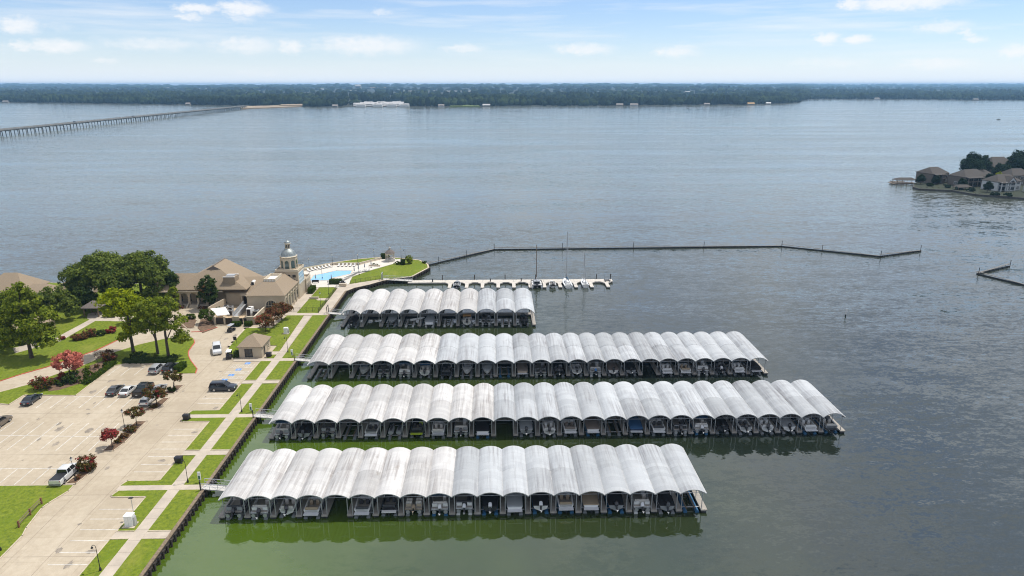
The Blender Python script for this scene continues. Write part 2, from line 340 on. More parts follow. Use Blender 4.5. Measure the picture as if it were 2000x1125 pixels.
    nn = nt.nodes.new('ShaderNodeVectorMath'); nn.operation = 'NORMALIZE'; L(nv, nn.inputs[0]); L(nn.outputs[0], b.inputs['Normal'])
    return m
lake = struct('lake', MB().add([(-9000, -60, 0), (9000, -60, 0), (9000, 5200, 0), (-9000, 5200, 0)], [(0, 1, 2, 3)]), water_mat())

# --- land: paved lot level with a bulkhead shore
SHORE = [(-45.9, 30), (-45.9, 118), (-45.9, 146), (-45.9, 176), (-45.9, 201.5), (-44.2, 204.6), (-40.2, 208.2), (-36.6, 212.6), (-27.6, 217.4), (-23.1, 228.6), (-23.9, 233.3),
         (-27.4, 239.2), (-35.1, 242.4), (-41.9, 244.1), (-49.8, 241.3), (-57.9, 236.3), (-66, 229.4), (-76, 220), (-95, 213), (-125, 211), (-170, 217), (-230, 222)]
land_poly = SHORE + [(-230, 30)]
lot = struct('parking_lot', MB().prism(land_poly, -2.0, ZL, bottom=False), CONC)

def lawn(pts, name='lawn', m=None, z=ZG, z0=ZL - .05): return struct(name, MB().prism(list(pts), z0, z, bottom=False), m or GRASS)
def kerb(pts, m=None, w=.16, z=ZG + .015, name='kerb'):
    b = MB()
    for (x0, y0), (x1, y1) in zip(pts, pts[1:]):
        d = math.hypot(x1 - x0, y1 - y0); ux, uy = (x1 - x0) / d * w / 2, (y1 - y0) / d * w / 2
        b.bar((x0 - ux, y0 - uy, (ZL + z) / 2 - .03), (x1 + ux, y1 + uy, (ZL + z) / 2 - .03), w, z - ZL + .06)
    return struct(name, b, m or KERB)
XA0, XS0, XS1, XB1 = -54.05, -51.45, -49.65, -46.35   # lot edge, walk, walk, bulkhead cap
# strips of lawn either side of the shore walk, cut by cross paths
GAPS = [(82.55, 84.05), (94.45, 95.85), (105.0, 106.4), (118.65, 120.05), (134.1, 135.5), (146.3, 147.9)]
ys = [40] + [v for g in GAPS for v in g]
for i in range(0, len(ys) - 1, 2):
    a, b_ = ys[i], ys[i + 1]
    lawn([(XS1, a), (XB1, a), (XB1, b_), (XS1, b_)])
    pts = [(XS0, a), (XA0, a), (XA0, b_), (XS0, b_)]
    if abs(b_ - 94.45) < .01: pts = [(XS0, a), (XA0, a), (XA0, 92.75), (-59.1, 92.75), (-59.5, 93.1), (-59.1, b_), (XS0, b_)]
    if abs(a - 95.85) < .01: pts = [(XS0, a), (-59.6, a), (-59.1, 97.25), (XA0, 97.25), (XA0, b_), (XS0, b_)]
    if abs(b_ - 118.65) < .01: pts = [(XS0, a), (XA0, a), (XA0, 117.2), (-59.1, 117.2), (-59.6, 117.6), (-59.2, b_), (XS0, b_)]
    if abs(a - 120.05) < .01: pts = [(XS0, a), (-59.6, a), (-59.1, 121.8), (XA0, 121.8), (XA0, b_), (XS0, b_)]
    lawn(pts)
    kerb([p for p in pts if p[0] < XS0 - .1])
lawn([(XS0, 40), (XS1, 40), (XS1, 152), (-49.9, 154), (-50.6, 177.6), (-52.5, 177.6), (-51.5, 154)], 'shore_walk', WALK, ZG + .012)
for g0, g1 in GAPS:
    x0 = {94.45: -59.6, 118.65: -59.6, 146.3: -60.3}.get(g0, XA0)
    lawn([(x0, g0 + .004), (XS0 - .004, g0 + .004), (XS0 - .004, g1 - .004), (x0, g1 - .004)], 'cross_path', WALK, ZG - .01)
    lawn([(XS1 + .004, g0 + .004), (XB1, g0 + .004), (XB1, g1 - .004), (XS1 + .004, g1 - .004)], 'cross_path', WALK, ZG - .01)
for g0, g1 in (GAPS[0], GAPS[2], GAPS[4]):
    for yy in (g0 - .1, g1 + .1):
        struct('edging', MB().box(XA0, XS0 - .05, yy - .08, yy + .08, ZL, ZG + .07).box(XS1 + .05, XB1, yy - .08, yy + .08, ZL, ZG + .07), KERB)
# lawns round the shed and north of it
lawn([(-49.62, 147.9), (XB1, 147.9), (XB1, 178.6), (-50.35, 178.6), (-49.85, 154)])
lawn([(-63.04, 151.26), (-63.88, 153.22), (-64.38, 155.55), (-64.64, 158.63), (-64.95, 168.55), (-58.4, 168.8), (-57.2, 178.6), (-52.75, 178.6), (-51.65, 154), (-51.65, 152.2), (-53.2, 152.2), (-53.2, 156.2), (-60.6, 156.2), (-60.6, 147.9)])
kerb([(-60.6, 147.9), (-63.04, 151.26), (-63.88, 153.22), (-64.38, 155.55), (-64.64, 158.63), (-64.95, 168.55), (-58.4, 168.8)], w=1.1, z=ZG - .03, name='walk_border')
lawn([(-53.2, 148), (-51.62, 148), (-51.62, 150.2), (-53.2, 150.2)])
lawn([(-53.3, 150.2), (-51.6, 150.2), (-51.6, 152.2), (-53.3, 152.2)], 'shed_path', WALK, ZG - .02)
# terrace lawns beside the club house
lawn([(-55.1, 194.3), (-49.3, 194.3), (-49.3, 203.8), (-50.6, 205.4), (-55.1, 205.4)])
lawn([(-55.2, 180.6), (-49.3, 180.6), (-49.3, 192.0), (-52.2, 192.0), (-53.2, 193.2), (-55.2, 193.2)])
lawn([(-58.2, 178.6), (-46.35, 178.6), (-46.35, 201.4), (-44.5, 204.6), (-40.6, 208.0), (-36.9, 212.4), (-37.5, 214.3), (-46.5, 208.9), (-49.25, 204.4), (-49.25, 180.55), (-55.25, 180.55), (-55.25, 205.45), (-58.2, 205.45)], 'promenade', WALK, ZG - .02)
lawn([(-53.3, 192.05), (-49.3, 192.05), (-49.3, 194.25), (-55.1, 194.25), (-55.1, 193.25)], 'terrace_path', WALK, ZG - .025)
# pool deck and peninsula lawns
deck_poly = [(-58.2, 205.5), (-50.6, 205.5), (-49.2, 204.5), (-46.6, 209.0), (-47.3, 217.5), (-42.9, 225.1), (-34.2, 236.5), (-33.0, 240.6), (-41.4, 240.7), (-47.8, 232.8), (-56.4, 233.0), (-66, 224.2), (-66, 205.5)]
lawn(deck_poly, 'pool_deck', DECKC, ZG + .05)
lawn([(-46.5, 209.1), (-37.4, 214.4), (-36.4, 213.2), (-27.9, 217.7), (-23.5, 228.7), (-24.3, 233.1), (-27.7, 238.9), (-33.0, 240.5), (-34.2, 236.4), (-42.8, 225.0), (-47.2, 217.4)])
lawn([(-66, 224.4), (-56.4, 233.15), (-47.8, 232.95), (-41.45, 240.85), (-33.0, 240.75), (-35.2, 242.0), (-41.9, 243.7), (-49.7, 240.9), (-57.7, 235.9), (-66, 228.9)])
# south-west lawn
swl = [(-229, 97.2), (-67.0, 96.25), (-66.9, 94.6), (-68.0, 91.4), (-68.2, 90.2), (-67.4, 85.4), (-66.8, 83.6), (-66.6, 78.6), (-66.4, 40), (-229, 40)]
lawn(swl); kerb(swl[:9])
# lawn between entrance road and lot, with the pine island
sl = [(-112, 118.5), (-102.24, 131.02), (-98.53, 134.94), (-96.22, 139.93), (-93.24, 144.38), (-91.62, 149.75), (-89.89, 153.20), (-86.74, 157.79), (-81.79, 161.87), (-75.07, 160.64), (-74.06, 158.51), (-73.12, 152.79), (-72.02, 150.21), (-70.36, 147.39), (-66.74, 142.29), (-66.13, 140.02),
      (-70.6, 139.8), (-71.5, 141.0), (-71.8, 145.2), (-83.6, 145.9), (-86.1, 144.6), (-85.8, 129.1), (-96.4, 129.6), (-96.6, 125.3), (-98.6, 125.7), (-112, 110)]
lawn(sl); kerb(sl[16:26]); kerb(sl[9:16], REDK)
# lawn north of the entrance road
nl = [(-111.93, 127.46), (-106.10, 136.68), (-104.05, 140.12), (-100.94, 143.99), (-97.57, 149.90), (-95.30, 154.31), (-93.49, 162.52), (-92.54, 169.62), (-93.83, 174.45), (-95.32, 181.28), (-96.5, 184.5), (-98, 186.3), (-100, 190), (-100, 204), (-99, 212.3), (-125, 210.4), (-170, 216.4), (-229, 221.3), (-229, 128)]
lawn(nl); kerb(nl[1:9], REDK)
lawn([(-110.13, 161.85), (-109.32, 177.32), (-107.28, 175.60), (-107.44, 159.67)], 'garden_path', WALK, ZG + .012)
lawn([(-110.70, 177.35), (-112.63, 181.27), (-110.36, 182.98), (-103.96, 181.49), (-98.82, 178.76), (-98.34, 174.56), (-104.72, 175.12), (-108.14, 175.21)], 'garden_plaza', WALK, ZG + .016)
lawn([(-116.14, 155.81), (-112.60, 159.80), (-109.98, 157.00), (-113.33, 152.49)], 'garden_path', WALK, ZG + .012)
# planting beds
lawn([(-95.82, 135.39), (-95.60, 138.02), (-92.17, 143.49), (-89.33, 148.77), (-87.29, 146.90), (-88.00, 135.20), (-90.72, 131.72), (-92.54, 131.27)], 'planting_bed', SOIL, ZG + .012)
lawn([(-81.88, 169.36), (-84.30, 173.40), (-84.01, 178.40), (-80.71, 175.78), (-78.81, 169.28)], 'planting_bed', SOIL, ZG)
kerb([(-84.21, 173.80), (-80.08, 168.54), (-78.54, 169.28), (-80.09, 174.94), (-83.63, 178.82), (-84.21, 173.80)])
lawn([(-74.85, 165.37), (-77.74, 169.26), (-79.61, 175.76), (-77.52, 177.39), (-72.81, 169.14)], 'planting_bed', SOIL, ZG)
kerb([(-78.04, 166.20), (-75.05, 166.50), (-72.83, 169.53)], REDK)
lawn([(-96.69, 185.36), (-89.00, 183.80), (-90.19, 187.52), (-98.25, 188.65)], 'planting_bed', SOIL, ZG)
# islands in the lot
ISL = [[(-68.4, 129.2), (-66.3, 129.6), (-65.9, 133.6), (-67.6, 133.6)], [(-68.7, 122.2), (-66.9, 121.9), (-66.2, 123.4), (-66.1, 127.5), (-67.4, 127.5)], [(-68.2, 106.6), (-66.4, 106.8), (-65.9, 109.5), (-65.9, 117.6), (-67.9, 117.6)], [(-68.6, 96.6), (-66.9, 96.6), (-66.6, 99.0), (-66.6, 101.8), (-68.0, 101.8)]]
for p in ISL:
    lawn(p, 'planting_bed', SOIL, ZG - .02); kerb(p + p[:1])

# --- painted stall lines, joints, hatching
def stripe(p, q, w=.11, m=PAINT, name='parking_stripe', z=ZL + .006):
    d = math.hypot(q[0] - p[0], q[1] - p[1]); nx, ny = -(q[1] - p[1]) / d * w / 2, (q[0] - p[0]) / d * w / 2
    return struct(name, MB().add([(p[0] + nx, p[1] + ny, z), (p[0] - nx, p[1] - ny, z), (q[0] - nx, q[1] - ny, z), (q[0] + nx, q[1] + ny, z)], [(0, 1, 2, 3)]), m, parent=lot)
for y in (75.0, 77.45, 79.95, 82.4, 84.85, 87.35, 89.75, 100.0, 102.3, 104.85, 107.3, 109.75, 112.15, 114.45, 125.0, 127.3, 129.7):
    stripe((-59.5, y), (-54.25, y - .1))
for i in range(9): stripe((-70.75 - 2.87 * i, 106.9 + .14 * i), (-70.75 - 2.87 * i, 117.0 + .14 * i), .12)
stripe((-95, 113.2), (-70.8, 111.9), .11)
for i in range(9): stripe((-70.8 - 2.8 * i, 123.1 + .12 * i), (-70.8 - 2.8 * i, (133.2 if i < 5 else 128.6) + .1 * i if i else 128.4), .12)
stripe((-86, 128.85), (-70.8, 128.45), .11)
for i in range(5): stripe((-73.5 - 2.8 * i, 139.1), (-73.5 - 2.8 * i, 144.4), .11)
for i in range(6): stripe((-71.4 - 2.6 * i, 96.7), (-71.4 - 2.6 * i, 101.3 + .08 * i), .11)
stripe((-90, 101.9), (-68.6, 101.2), .11)
# accessible bays
for y0, y1 in ((142.9, 144.5), (139.7, 140.7), (137.0, 137.9), (134.4, 135.1)):
    stripe((-59.8, y0), (-54.7, y0), .09); stripe((-59.8, y1), (-54.7, y1), .09)
    n = 9
    for k in range(n):
        x = -59.6 + k * .55; stripe((x, y0 + .06), (x + .45, y1 - .06), .08, name='hatch_line')
for (x, y) in ((-56.6, 145.3), (-57.4, 141.8), (-57.9, 138.8), (-58.4, 136.2)):
    bp_ = struct('accessible_patch', MB().add([(x - .6, y - .55, ZL + .006), (x + .6, y - .55, ZL + .006), (x + .6, y + .55, ZL + .006), (x - .6, y + .55, ZL + .006)], [(0, 1, 2, 3)]), BLUEP, parent=lot)
    ring = MB()
    for k in range(9):
        a0, a1 = R(-30 - 25 * k), R(-30 - 25 * (k + 1))
        ring.add([(x + .24 * math.cos(a0), y - .12 + .24 * math.sin(a0), ZL + .011), (x + .31 * math.cos(a0), y - .12 + .31 * math.sin(a0), ZL + .011), (x + .31 * math.cos(a1), y - .12 + .31 * math.sin(a1), ZL + .011), (x + .24 * math.cos(a1), y - .12 + .24 * math.sin(a1), ZL + .011)], [(3, 2, 1, 0)])
    ring.add([(x - .06, y - .1, ZL + .012), (x + .04, y - .1, ZL + .012), (x + .04, y + .3, ZL + .012), (x - .06, y + .3, ZL + .012)], [(0, 1, 2, 3)])
    ring.add([(x + .04, y - .1, ZL + .012), (x + .26, y - .1, ZL + .012), (x + .26, y, ZL + .012), (x + .04, y, ZL + .012)], [(0, 1, 2, 3)])
    part(bp_, 'wheelchair_symbol', ring, PAINT)
JOINT = mat('joint sealant', (.19, .15, .115), .9, var=.5, vscale=.6, coord='World')
for y in (79.0, 93.4, 105.6, 121.0, 136.2, 147.0): stripe((-95, y + .5), (-54.3, y), .05, JOINT, 'expansion_joint', ZL + .004)
for x in (-60.3, -65.2): stripe((x, 60), (x, 160), .045, JOINT, 'expansion_joint', ZL + .0045)
for x in (-72.2, -86.6): stripe((x, 97), (x, 128), .045, JOINT, 'expansion_joint', ZL + .0045)
stripe((-67, 150), (-70, 168), .045, JOINT, 'expansion_joint', ZL + .0045)
for i in range(46):
    y = 62 + 2.5 * i + (i % 3) * .02
    stripe((XS0 + .02, y), (XS1 - .02, y), .03, JOINT, 'walk_joint', ZG + .016)
# damp patches on the paving
STAIN = mat('old oil stain', (.30, .255, .20), .75, var=.5, vscale=.9, coord='World', detail=8)
rs = random.Random(4)
def stain(cx, cy, rx, ry, parent=lot):
    pts = []
    for k in range(16):
        a = 2 * math.pi * k / 16; q = rs.uniform(.6, 1.15); pts.append((cx + rx * q * math.cos(a), cy + ry * q * math.sin(a), ZL + .0052))
    struct('stain', MB().add(pts, [tuple(range(16))]), STAIN, parent=parent)
for k in range(34): stain(rs.uniform(-94, -55), rs.uniform(72, 144), rs.uniform(.12, .5), rs.uniform(.2, .9))
for c in ((-56.6, 103.4, .9, .5), (-55.3, 80.0, .8, .5), (-74.9, 114.4, .7, 1.2), (-80.6, 115.1, .7, 1.3), (-77.9, 109.6, .5, .9), (-72.2, 114.6, .6, 1.0), (-55.2, 113.2, .6, .4), (-83.4, 131.0, .6, 1.1), (-66.0, 163.2, .5, 1.6), (-67.4, 161.0, .4, .9)): stain(*c)

# --- bulkhead: sheet wall, timber cap, round piles
bulk = thing('bulkhead', 'dark timber bulkhead with round piles along the marina shore', 'retaining wall', (0, 0, 0))
for (x0, y0), (x1, y1) in zip(SHORE[:17], SHORE[1:18]):
    a = 70 if y0 < 70 else y0
    if x0 == x1: y0 = max(y0, 66)
    d = math.hypot(x1 - x0, y1 - y0); ux, uy = (x1 - x0) / d, (y1 - y0) / d; nx, ny = uy, -ux
    part(bulk, 'sheet_wall', MB().bar((x0 + nx * .06, y0 + ny * .06, -.4), (x1 + nx * .06, y1 + ny * .06, -.4), .1, 3.0), PILE)
    part(bulk, 'cap', MB().bar((x0 - nx * .14, y0 - ny * .14, 1.2), (x1 - nx * .14, y1 - ny * .14, 1.2), .52, .14), TIMBER if y0 < 200 else KERB)
    part(bulk, 'wale', MB().bar((x0 + nx * .19, y0 + ny * .19, .72), (x1 + nx * .19, y1 + ny * .19, .72), .14, .22), PILE)
_pm = MB().lathe([(.15, -1.4), (.15, 1.12), (.13, 1.2), (.05, 1.22)], 8).mesh('pile', 40)
def along(pts, step):
    acc_ = 0.0
    for (x0, y0), (x1, y1) in zip(pts, pts[1:]):
        d = math.hypot(x1 - x0, y1 - y0); ux, uy = (x1 - x0) / d, (y1 - y0) / d
        while acc_ < d:
            yield (x0 + ux * acc_, y0 + uy * acc_, uy, -ux); acc_ += step
        acc_ -= d
for x, y, nx, ny in along([(-45.9, 70)] + SHORE[1:12], 1.22):
    part(bulk, 'pile', _pm, PILE, (x + nx * .38, y + ny * .38, 0))


# ================================================================ COVERED DOCKS
def roof_mat(key, base, dirt, rust):
    m = bpy.data.materials.new(key); m.use_nodes = True; nt = m.node_tree; b = nt.nodes['Principled BSDF']; L = nt.links.new
    t = nt.nodes.new('ShaderNodeNewGeometry'); oi = nt.nodes.new('ShaderNodeObjectInfo')
    def nz(scale, stretch, detail=5, rough=.6):
        mp = nt.nodes.new('ShaderNodeMapping'); mp.inputs['Scale'].default_value = stretch; L(t.outputs['Position'], mp.inputs[0])
        n = nt.nodes.new('ShaderNodeTexNoise'); n.inputs['Scale'].default_value = scale; n.inputs['Detail'].default_value = detail; n.inputs['Roughness'].default_value = rough
        L(mp.outputs[0], n.inputs['Vector']); return n.outputs['Fac']
    def ramp(v, a, c):
        r = nt.nodes.new('ShaderNodeMapRange'); r.inputs[1].default_value = a; r.inputs[2].default_value = c; L(v, r.inputs[0]); return r.outputs[0]
    def mul(a, c):
        n = nt.nodes.new('ShaderNodeMath'); n.operation = 'MULTIPLY'; n.use_clamp = True
        for i, v in enumerate((a, c)):
            if isinstance(v, float): n.inputs[i].default_value = v
            else: L(v, n.inputs[i])
        return n.outputs[0]
    streak = ramp(nz(1.6, (1.6, .07, 1.2)), .44, .70); patch = ramp(nz(.16, (1, .6, 1)), .36, .60); spots = ramp(nz(.55, (1, .55, 1), 3), .64, .82)
    d = mul(streak, patch)
    mx = nt.nodes.new('ShaderNodeMix'); mx.data_type = 'RGBA'; L(mul(d, .72), mx.inputs[0]); mx.inputs[6].default_value = (*base, 1); mx.inputs[7].default_value = (*dirt, 1)
    m2 = nt.nodes.new('ShaderNodeMix'); m2.data_type = 'RGBA'; L(mul(mul(spots, patch), .75), m2.inputs[0]); L(mx.outputs[2], m2.inputs[6]); m2.inputs[7].default_value = (*rust, 1)
    # each vault was painted at its own time
    v = nt.nodes.new('ShaderNodeMapRange'); v.inputs[3].default_value = .80; v.inputs[4].default_value = 1.10; L(oi.outputs['Random'], v.inputs[0])
    m3 = nt.nodes.new('ShaderNodeVectorMath'); m3.operation = 'SCALE'; L(m2.outputs[2], m3.inputs[0]); L(v.outputs[0], m3.inputs['Scale'])
    # rolled sheets, some replaced
    bk = nt.nodes.new('ShaderNodeTexBrick'); L(t.outputs['Position'], bk.inputs['Vector']); bk.inputs['Scale'].default_value = 1.0; bk.inputs['Brick Width'].default_value = 5.7; bk.inputs['Row Height'].default_value = .92; bk.inputs['Mortar Size'].default_value = .012
    bk.inputs['Color1'].default_value = (1, 1, 1, 1); bk.inputs['Color2'].default_value = (.88, .88, .89, 1); bk.inputs['Mortar'].default_value = (.72, .71, .70, 1)
    m4 = nt.nodes.new('ShaderNodeVectorMath'); m4.operation = 'MULTIPLY'; L(m3.outputs[0], m4.inputs[0]); L(bk.outputs['Color'], m4.inputs[1]); m3 = m4
    L(m3.outputs[0], b.inputs['Base Color']); b.inputs['Roughness'].default_value = .5; b.inputs['Specular IOR Level'].default_value = .35
    MATS[key] = m; return m
ROOF_LIT = roof_mat('warm lit corrugated roof', (.57, .56, .54), (.17, .135, .12), (.18, .13, .08))
ROOF_DIM = roof_mat('cool dimmed corrugated roof', (.475, .495, .505), (.17, .155, .16), (.13, .125, .12))  # copy of the roof above with cooler, dimmer light put into its colour
FASC = mat('roof edge trim', (.42, .42, .41), .5, var=.2, vscale=1)
_vc = {}
def vault_mesh(w, rise, ln):
    k = (round(w, 2), round(rise, 2), round(ln, 2))
    if k in _vc: return _vc[k]
    rad = (w * w / 4 + rise * rise) / (2 * rise); half = math.asin(w / 2 / rad); n = 14; rows = int(ln / .17)
    vs = []; fs = []
    for j in range(rows + 1):
        o = .032 if j % 2 else -.032
        for i in range(n + 1):
            a = -half + 2 * half * i / n; r = rad + o
            vs.append((r * math.sin(a), ln * j / rows, r * math.cos(a) - rad + rise))
    for j in range(rows):
        for i in range(n): q = j * (n + 1) + i; fs.append((q, q + 1, q + n + 2, q + n + 1))
    me = MB().add(vs, fs).mesh('vault', 50)
    arch = MB(); sec = []
    for i in range(n + 1):
        a = -half + 2 * half * i / n; s_, c_ = math.sin(a), math.cos(a)
        sec.append([(rr * s_, yy, rr * c_ - rad + rise) for rr, yy in ((rad - .10, 0), (rad + .025, 0), (rad + .025, .06), (rad - .10, .06))])
    arch.loft(sec)
    _vc[k] = (me, arch.mesh('arch_rim')); return _vc[k]
_bm = {}
def boxmesh(name, *a):
    k = (name,) + tuple(round(v, 3) for v in a)
    if k not in _bm: _bm[k] = MB().box(*a).mesh(name)
    return _bm[k]
def postmesh(h): return _bm.setdefault(('post', round(h, 3)), MB().tube((0, 0, 0), (0, 0, h), .065, n=8).mesh('post', 40))

SLIPS = {}
def covered_dock(key, label, x0, widths, y0, y1, eave, nwarm, rk, fw=.95):
    t = thing('covered_dock', label, 'boat dock', (x0, (y0 + y1) / 2, 0), group='covered docks of the marina')
    ym = (y0 + y1) / 2; hl = ym - y0; X = [0.0]
    for w in widths: X.append(X[-1] + w)
    part(t, 'walkway', MB().box(-.5, X[-1] + .5, -1.0, 1.0, .32, .60), DOCKD)
    part(t, 'walkway_float', MB().box(-.4, X[-1] + .4, -.9, .9, -.35, .32), FLOAT)
    fl = hl - 1.0 - .1
    for i, x in enumerate(X):
        for sgn in (-1, 1):
            fm = boxmesh('finger', -fw / 2, fw / 2, 0, fl, .32, .585); gm = boxmesh('finger_float', -fw / 2 + .1, fw / 2 - .1, .1, fl - .1, -.3, .32)
            f = part(t, 'finger', fm, DOCKD, (x, 1.0 if sgn > 0 else -1.0 - fl, 0)); part(f, 'finger_float', gm, FLOAT)
        for yy in (-hl + .35, -hl * .5, -1.1, 1.1, hl * .5, hl - .35):
            for off in ((-.36, .36) if 0 < i < len(X) - 1 else ((.36,) if i == 0 else (-.36,))):
                if yy in (-hl * .5, hl * .5) and off > 0 and i: continue
                part(t, 'post', postmesh(eave - .58), GALV, (x + off, yy, .585))
        part(t, 'gutter', boxmesh('gutter', -.14, .14, -hl, hl, -.12, .02), FASC, (x, 0, eave))
    for i, w in enumerate(widths):
        rise = rk * w; me, rim = vault_mesh(w, rise, hl + .02); m = ROOF_LIT if i < nwarm else ROOF_DIM
        cx = (X[i] + X[i + 1]) / 2
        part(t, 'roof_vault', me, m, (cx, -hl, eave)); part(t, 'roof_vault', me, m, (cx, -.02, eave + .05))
        part(t, 'arch_rim', rim, FASC, (cx, -hl - .03, eave)); part(t, 'arch_rim', rim, FASC, (cx, hl, eave + .05))
        part(t, 'tie_rod', _bm.setdefault(('tie', round(w, 2)), MB().tube((-w / 2 + .1, 0, 0), (w / 2 - .1, 0, 0), .03, n=5).mesh('tie_rod')), GALV, (cx, -hl + .35, eave - .06))
    SLIPS[key] = [(x0 + (X[i] + X[i + 1]) / 2, w, y0) for i, w in enumerate(widths)]
    return t
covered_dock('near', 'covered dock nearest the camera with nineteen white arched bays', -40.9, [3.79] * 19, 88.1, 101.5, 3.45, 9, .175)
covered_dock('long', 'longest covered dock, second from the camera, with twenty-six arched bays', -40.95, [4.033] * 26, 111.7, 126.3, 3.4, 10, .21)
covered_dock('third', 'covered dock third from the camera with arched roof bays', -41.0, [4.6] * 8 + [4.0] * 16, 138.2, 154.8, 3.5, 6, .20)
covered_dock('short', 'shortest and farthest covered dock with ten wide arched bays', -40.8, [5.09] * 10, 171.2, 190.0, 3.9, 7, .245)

# --- gangways from the shore walk to each dock
WALKG = mat('gangway decking', (.52, .50, .47), .7, var=.15, vscale=3)
def gangway(label, xa, xb, y, za, zb, w=1.5, hr=1.05, roofed=False):
    t = thing('gangway', label, 'gangway', (xa, y, 0), group='gangways to the docks')
    L_ = xb - xa
    part(t, 'deck', MB().bar((0, 0, za), (L_, 0, zb), w, .16), WALKG)
    for s in (-1, 1):
        yy = s * (w / 2 - .05); n = max(3, int(L_ / 1.1)); b = MB()
        part(t, 'top_rail', MB().tube((0, yy, za + hr), (L_, yy, zb + hr), .045, n=6), GALV)
        part(t, 'mid_rail', MB().tube((0, yy, za + hr * .5), (L_, yy, zb + hr * .5), .025, n=5), GALV)
        for k in range(n + 1):
            q = k / n; z = za + (zb - za) * q
            part(t, 'rail_post', MB().tube((L_ * q, yy, z), (L_ * q, yy, z + hr), .035, n=5), GALV)
            if k < n:
                z2 = za + (zb - za) * (k + 1) / n; u = (k % 2)
                part(t, 'diagonal', MB().tube((L_ * q, yy, z + (hr if u else 0)), (L_ * (k + 1) / n, yy, z2 + (0 if u else hr)), .025, n=5), GALV)
    return t
for nm, y in (('nearest covered dock', 95.15), ('longest covered dock', 119.35), ('third covered dock', 147.1), ('shortest covered dock', 180.3)):
    gangway('grey metal gangway with truss rails leading to the ' + nm, -46.3, -41.2, y, 1.26, .68)
gangway('long railed gangway leading to the open finger dock', -36.6, -27.2, 214.2, 1.26, .68, 1.9)
# --- open finger dock
td = thing('finger_dock', 'open floating finger dock with sailboats, beyond the covered docks', 'boat dock', (0, 213.6, 0))
DKL = mat('pale dock decking', (.55, .51, .45), .9, var=.15, vscale=1.5)
xs_ = [-28.5, -16.5, -4.3, 5.7, 15.4, 25.4, 38.0]
for a, b_ in zip(xs_, xs_[1:]):
    part(td, 'walkway_section', MB().box(a + .03, b_ - .03, -1.4, 1.4, .2, .58), DKL); part(td, 'walkway_float', MB().box(a + .1, b_ - .1, -1.3, 1.3, -.3, .2), FLOAT)
for x in (-14.7, -9.3, -4.3, .7, 5.7, 10.9, 15.4, 20.4, 25.4, 30.4, 35.6):
    poly = [(x - .55, -7.4), (x + .55, -7.4), (x + .55, -2.9), (x + 1.7, -1.43), (x - 1.7, -1.43), (x - .55, -2.9)]
    part(td, 'finger', MB().prism(poly, .2, .56), DKL); part(td, 'finger_float', MB().box(x - .45, x + .45, -7.2, -1.6, -.3, .2), FLOAT)
for x in (-26, -17.5, -7, 3, 13, 23, 33, 37.6):
    part(td, 'mooring_pile', MB().lathe([(.14, -1.5), (.14, 2.1), (.02, 2.3)], 8), PILE, (x, 1.58, 0), smooth=40)
for x in (-20.5, -1.8, 8.2): part(td, 'power_pedestal', MB().box(x - .16, x + .16, -.9, -.6, .58, 1.5).box(x - .22, x + .22, -.95, -.55, 1.5, 1.62), BLACK)

# --- breakwaters: sheet-pile walls with a pale cap and marker posts
CAPM = mat('breakwater cap', (.17, .16, .145), .85, var=.25, vscale=.8)
SHEET = mat('wet dark sheet pile', (.018, .020, .022), .6, var=.4, vscale=1.5)
def breakwater(label, pts, posts):
    t = thing('breakwater', label, 'breakwater', (pts[0][0], pts[0][1], 0)); ox, oy = pts[0]
    for (x0, y0), (x1, y1) in zip(pts, pts[1:]):
        d = math.hypot(x1 - x0, y1 - y0); n = max(1, int(d / 6)); 
        for k in range(n):
            a = k / n; b_ = (k + 1) / n; P0 = (x0 + (x1 - x0) * a - ox, y0 + (y1 - y0) * a - oy); P1 = (x0 + (x1 - x0) * b_ - ox, y0 + (y1 - y0) * b_ - oy)
            part(t, 'wall_panel', MB().bar((*P0, -.75), (*P1, -.75), .5, 2.3), SHEET)
        part(t, 'cap', MB().bar((x0 - ox, y0 - oy, 1.06), (x1 - ox, y1 - oy, .46), .6, .10), CAPM)
        m_ = int(d / 2.6)
        for k in range(m_):
            q = (k + .5) / m_; part(t, 'brace_pile', _bp, SHEET, (x0 + (x1 - x0) * q - ox, y0 + (y1 - y0) * q - oy - .5, 0))
    for x, y in posts:
        p = part(t, 'marker_post', MB().tube((0, 0, -1), (0, 0, 2.4), .10, n=7), PILE, (x - ox, y - oy - .62, 0)); part(p, 'post_cap', MB().lathe([(.14, 2.4), (.14, 2.5), (.02, 2.65)], 7), DARKM)
_bp = MB().lathe([(.2, -1.3), (.17, .3), (.12, .38)], 7).mesh('brace_pile', 40)
B1 = [(-24.2, 235.6), (-.6, 258.9), (113.3, 261.8), (143.4, 244.3), (164.1, 252.8)]
breakwater('long low breakwater wall sheltering the marina from the open lake', B1, [(-20.5, 239.2), (-11, 248.6), (-.6, 258.9), (26, 259.6), (54, 260.3), (82, 261), (113.3, 261.8), (126, 254.3), (143.4, 244.3), (163.4, 252.5)])
breakwater('short vee-shaped breakwater wall at the right edge of the picture', [(181.5, 229.3), (163.4, 219.6), (169.3, 205.9), (176, 190)], [(181.2, 229.1), (163.4, 219.6)])


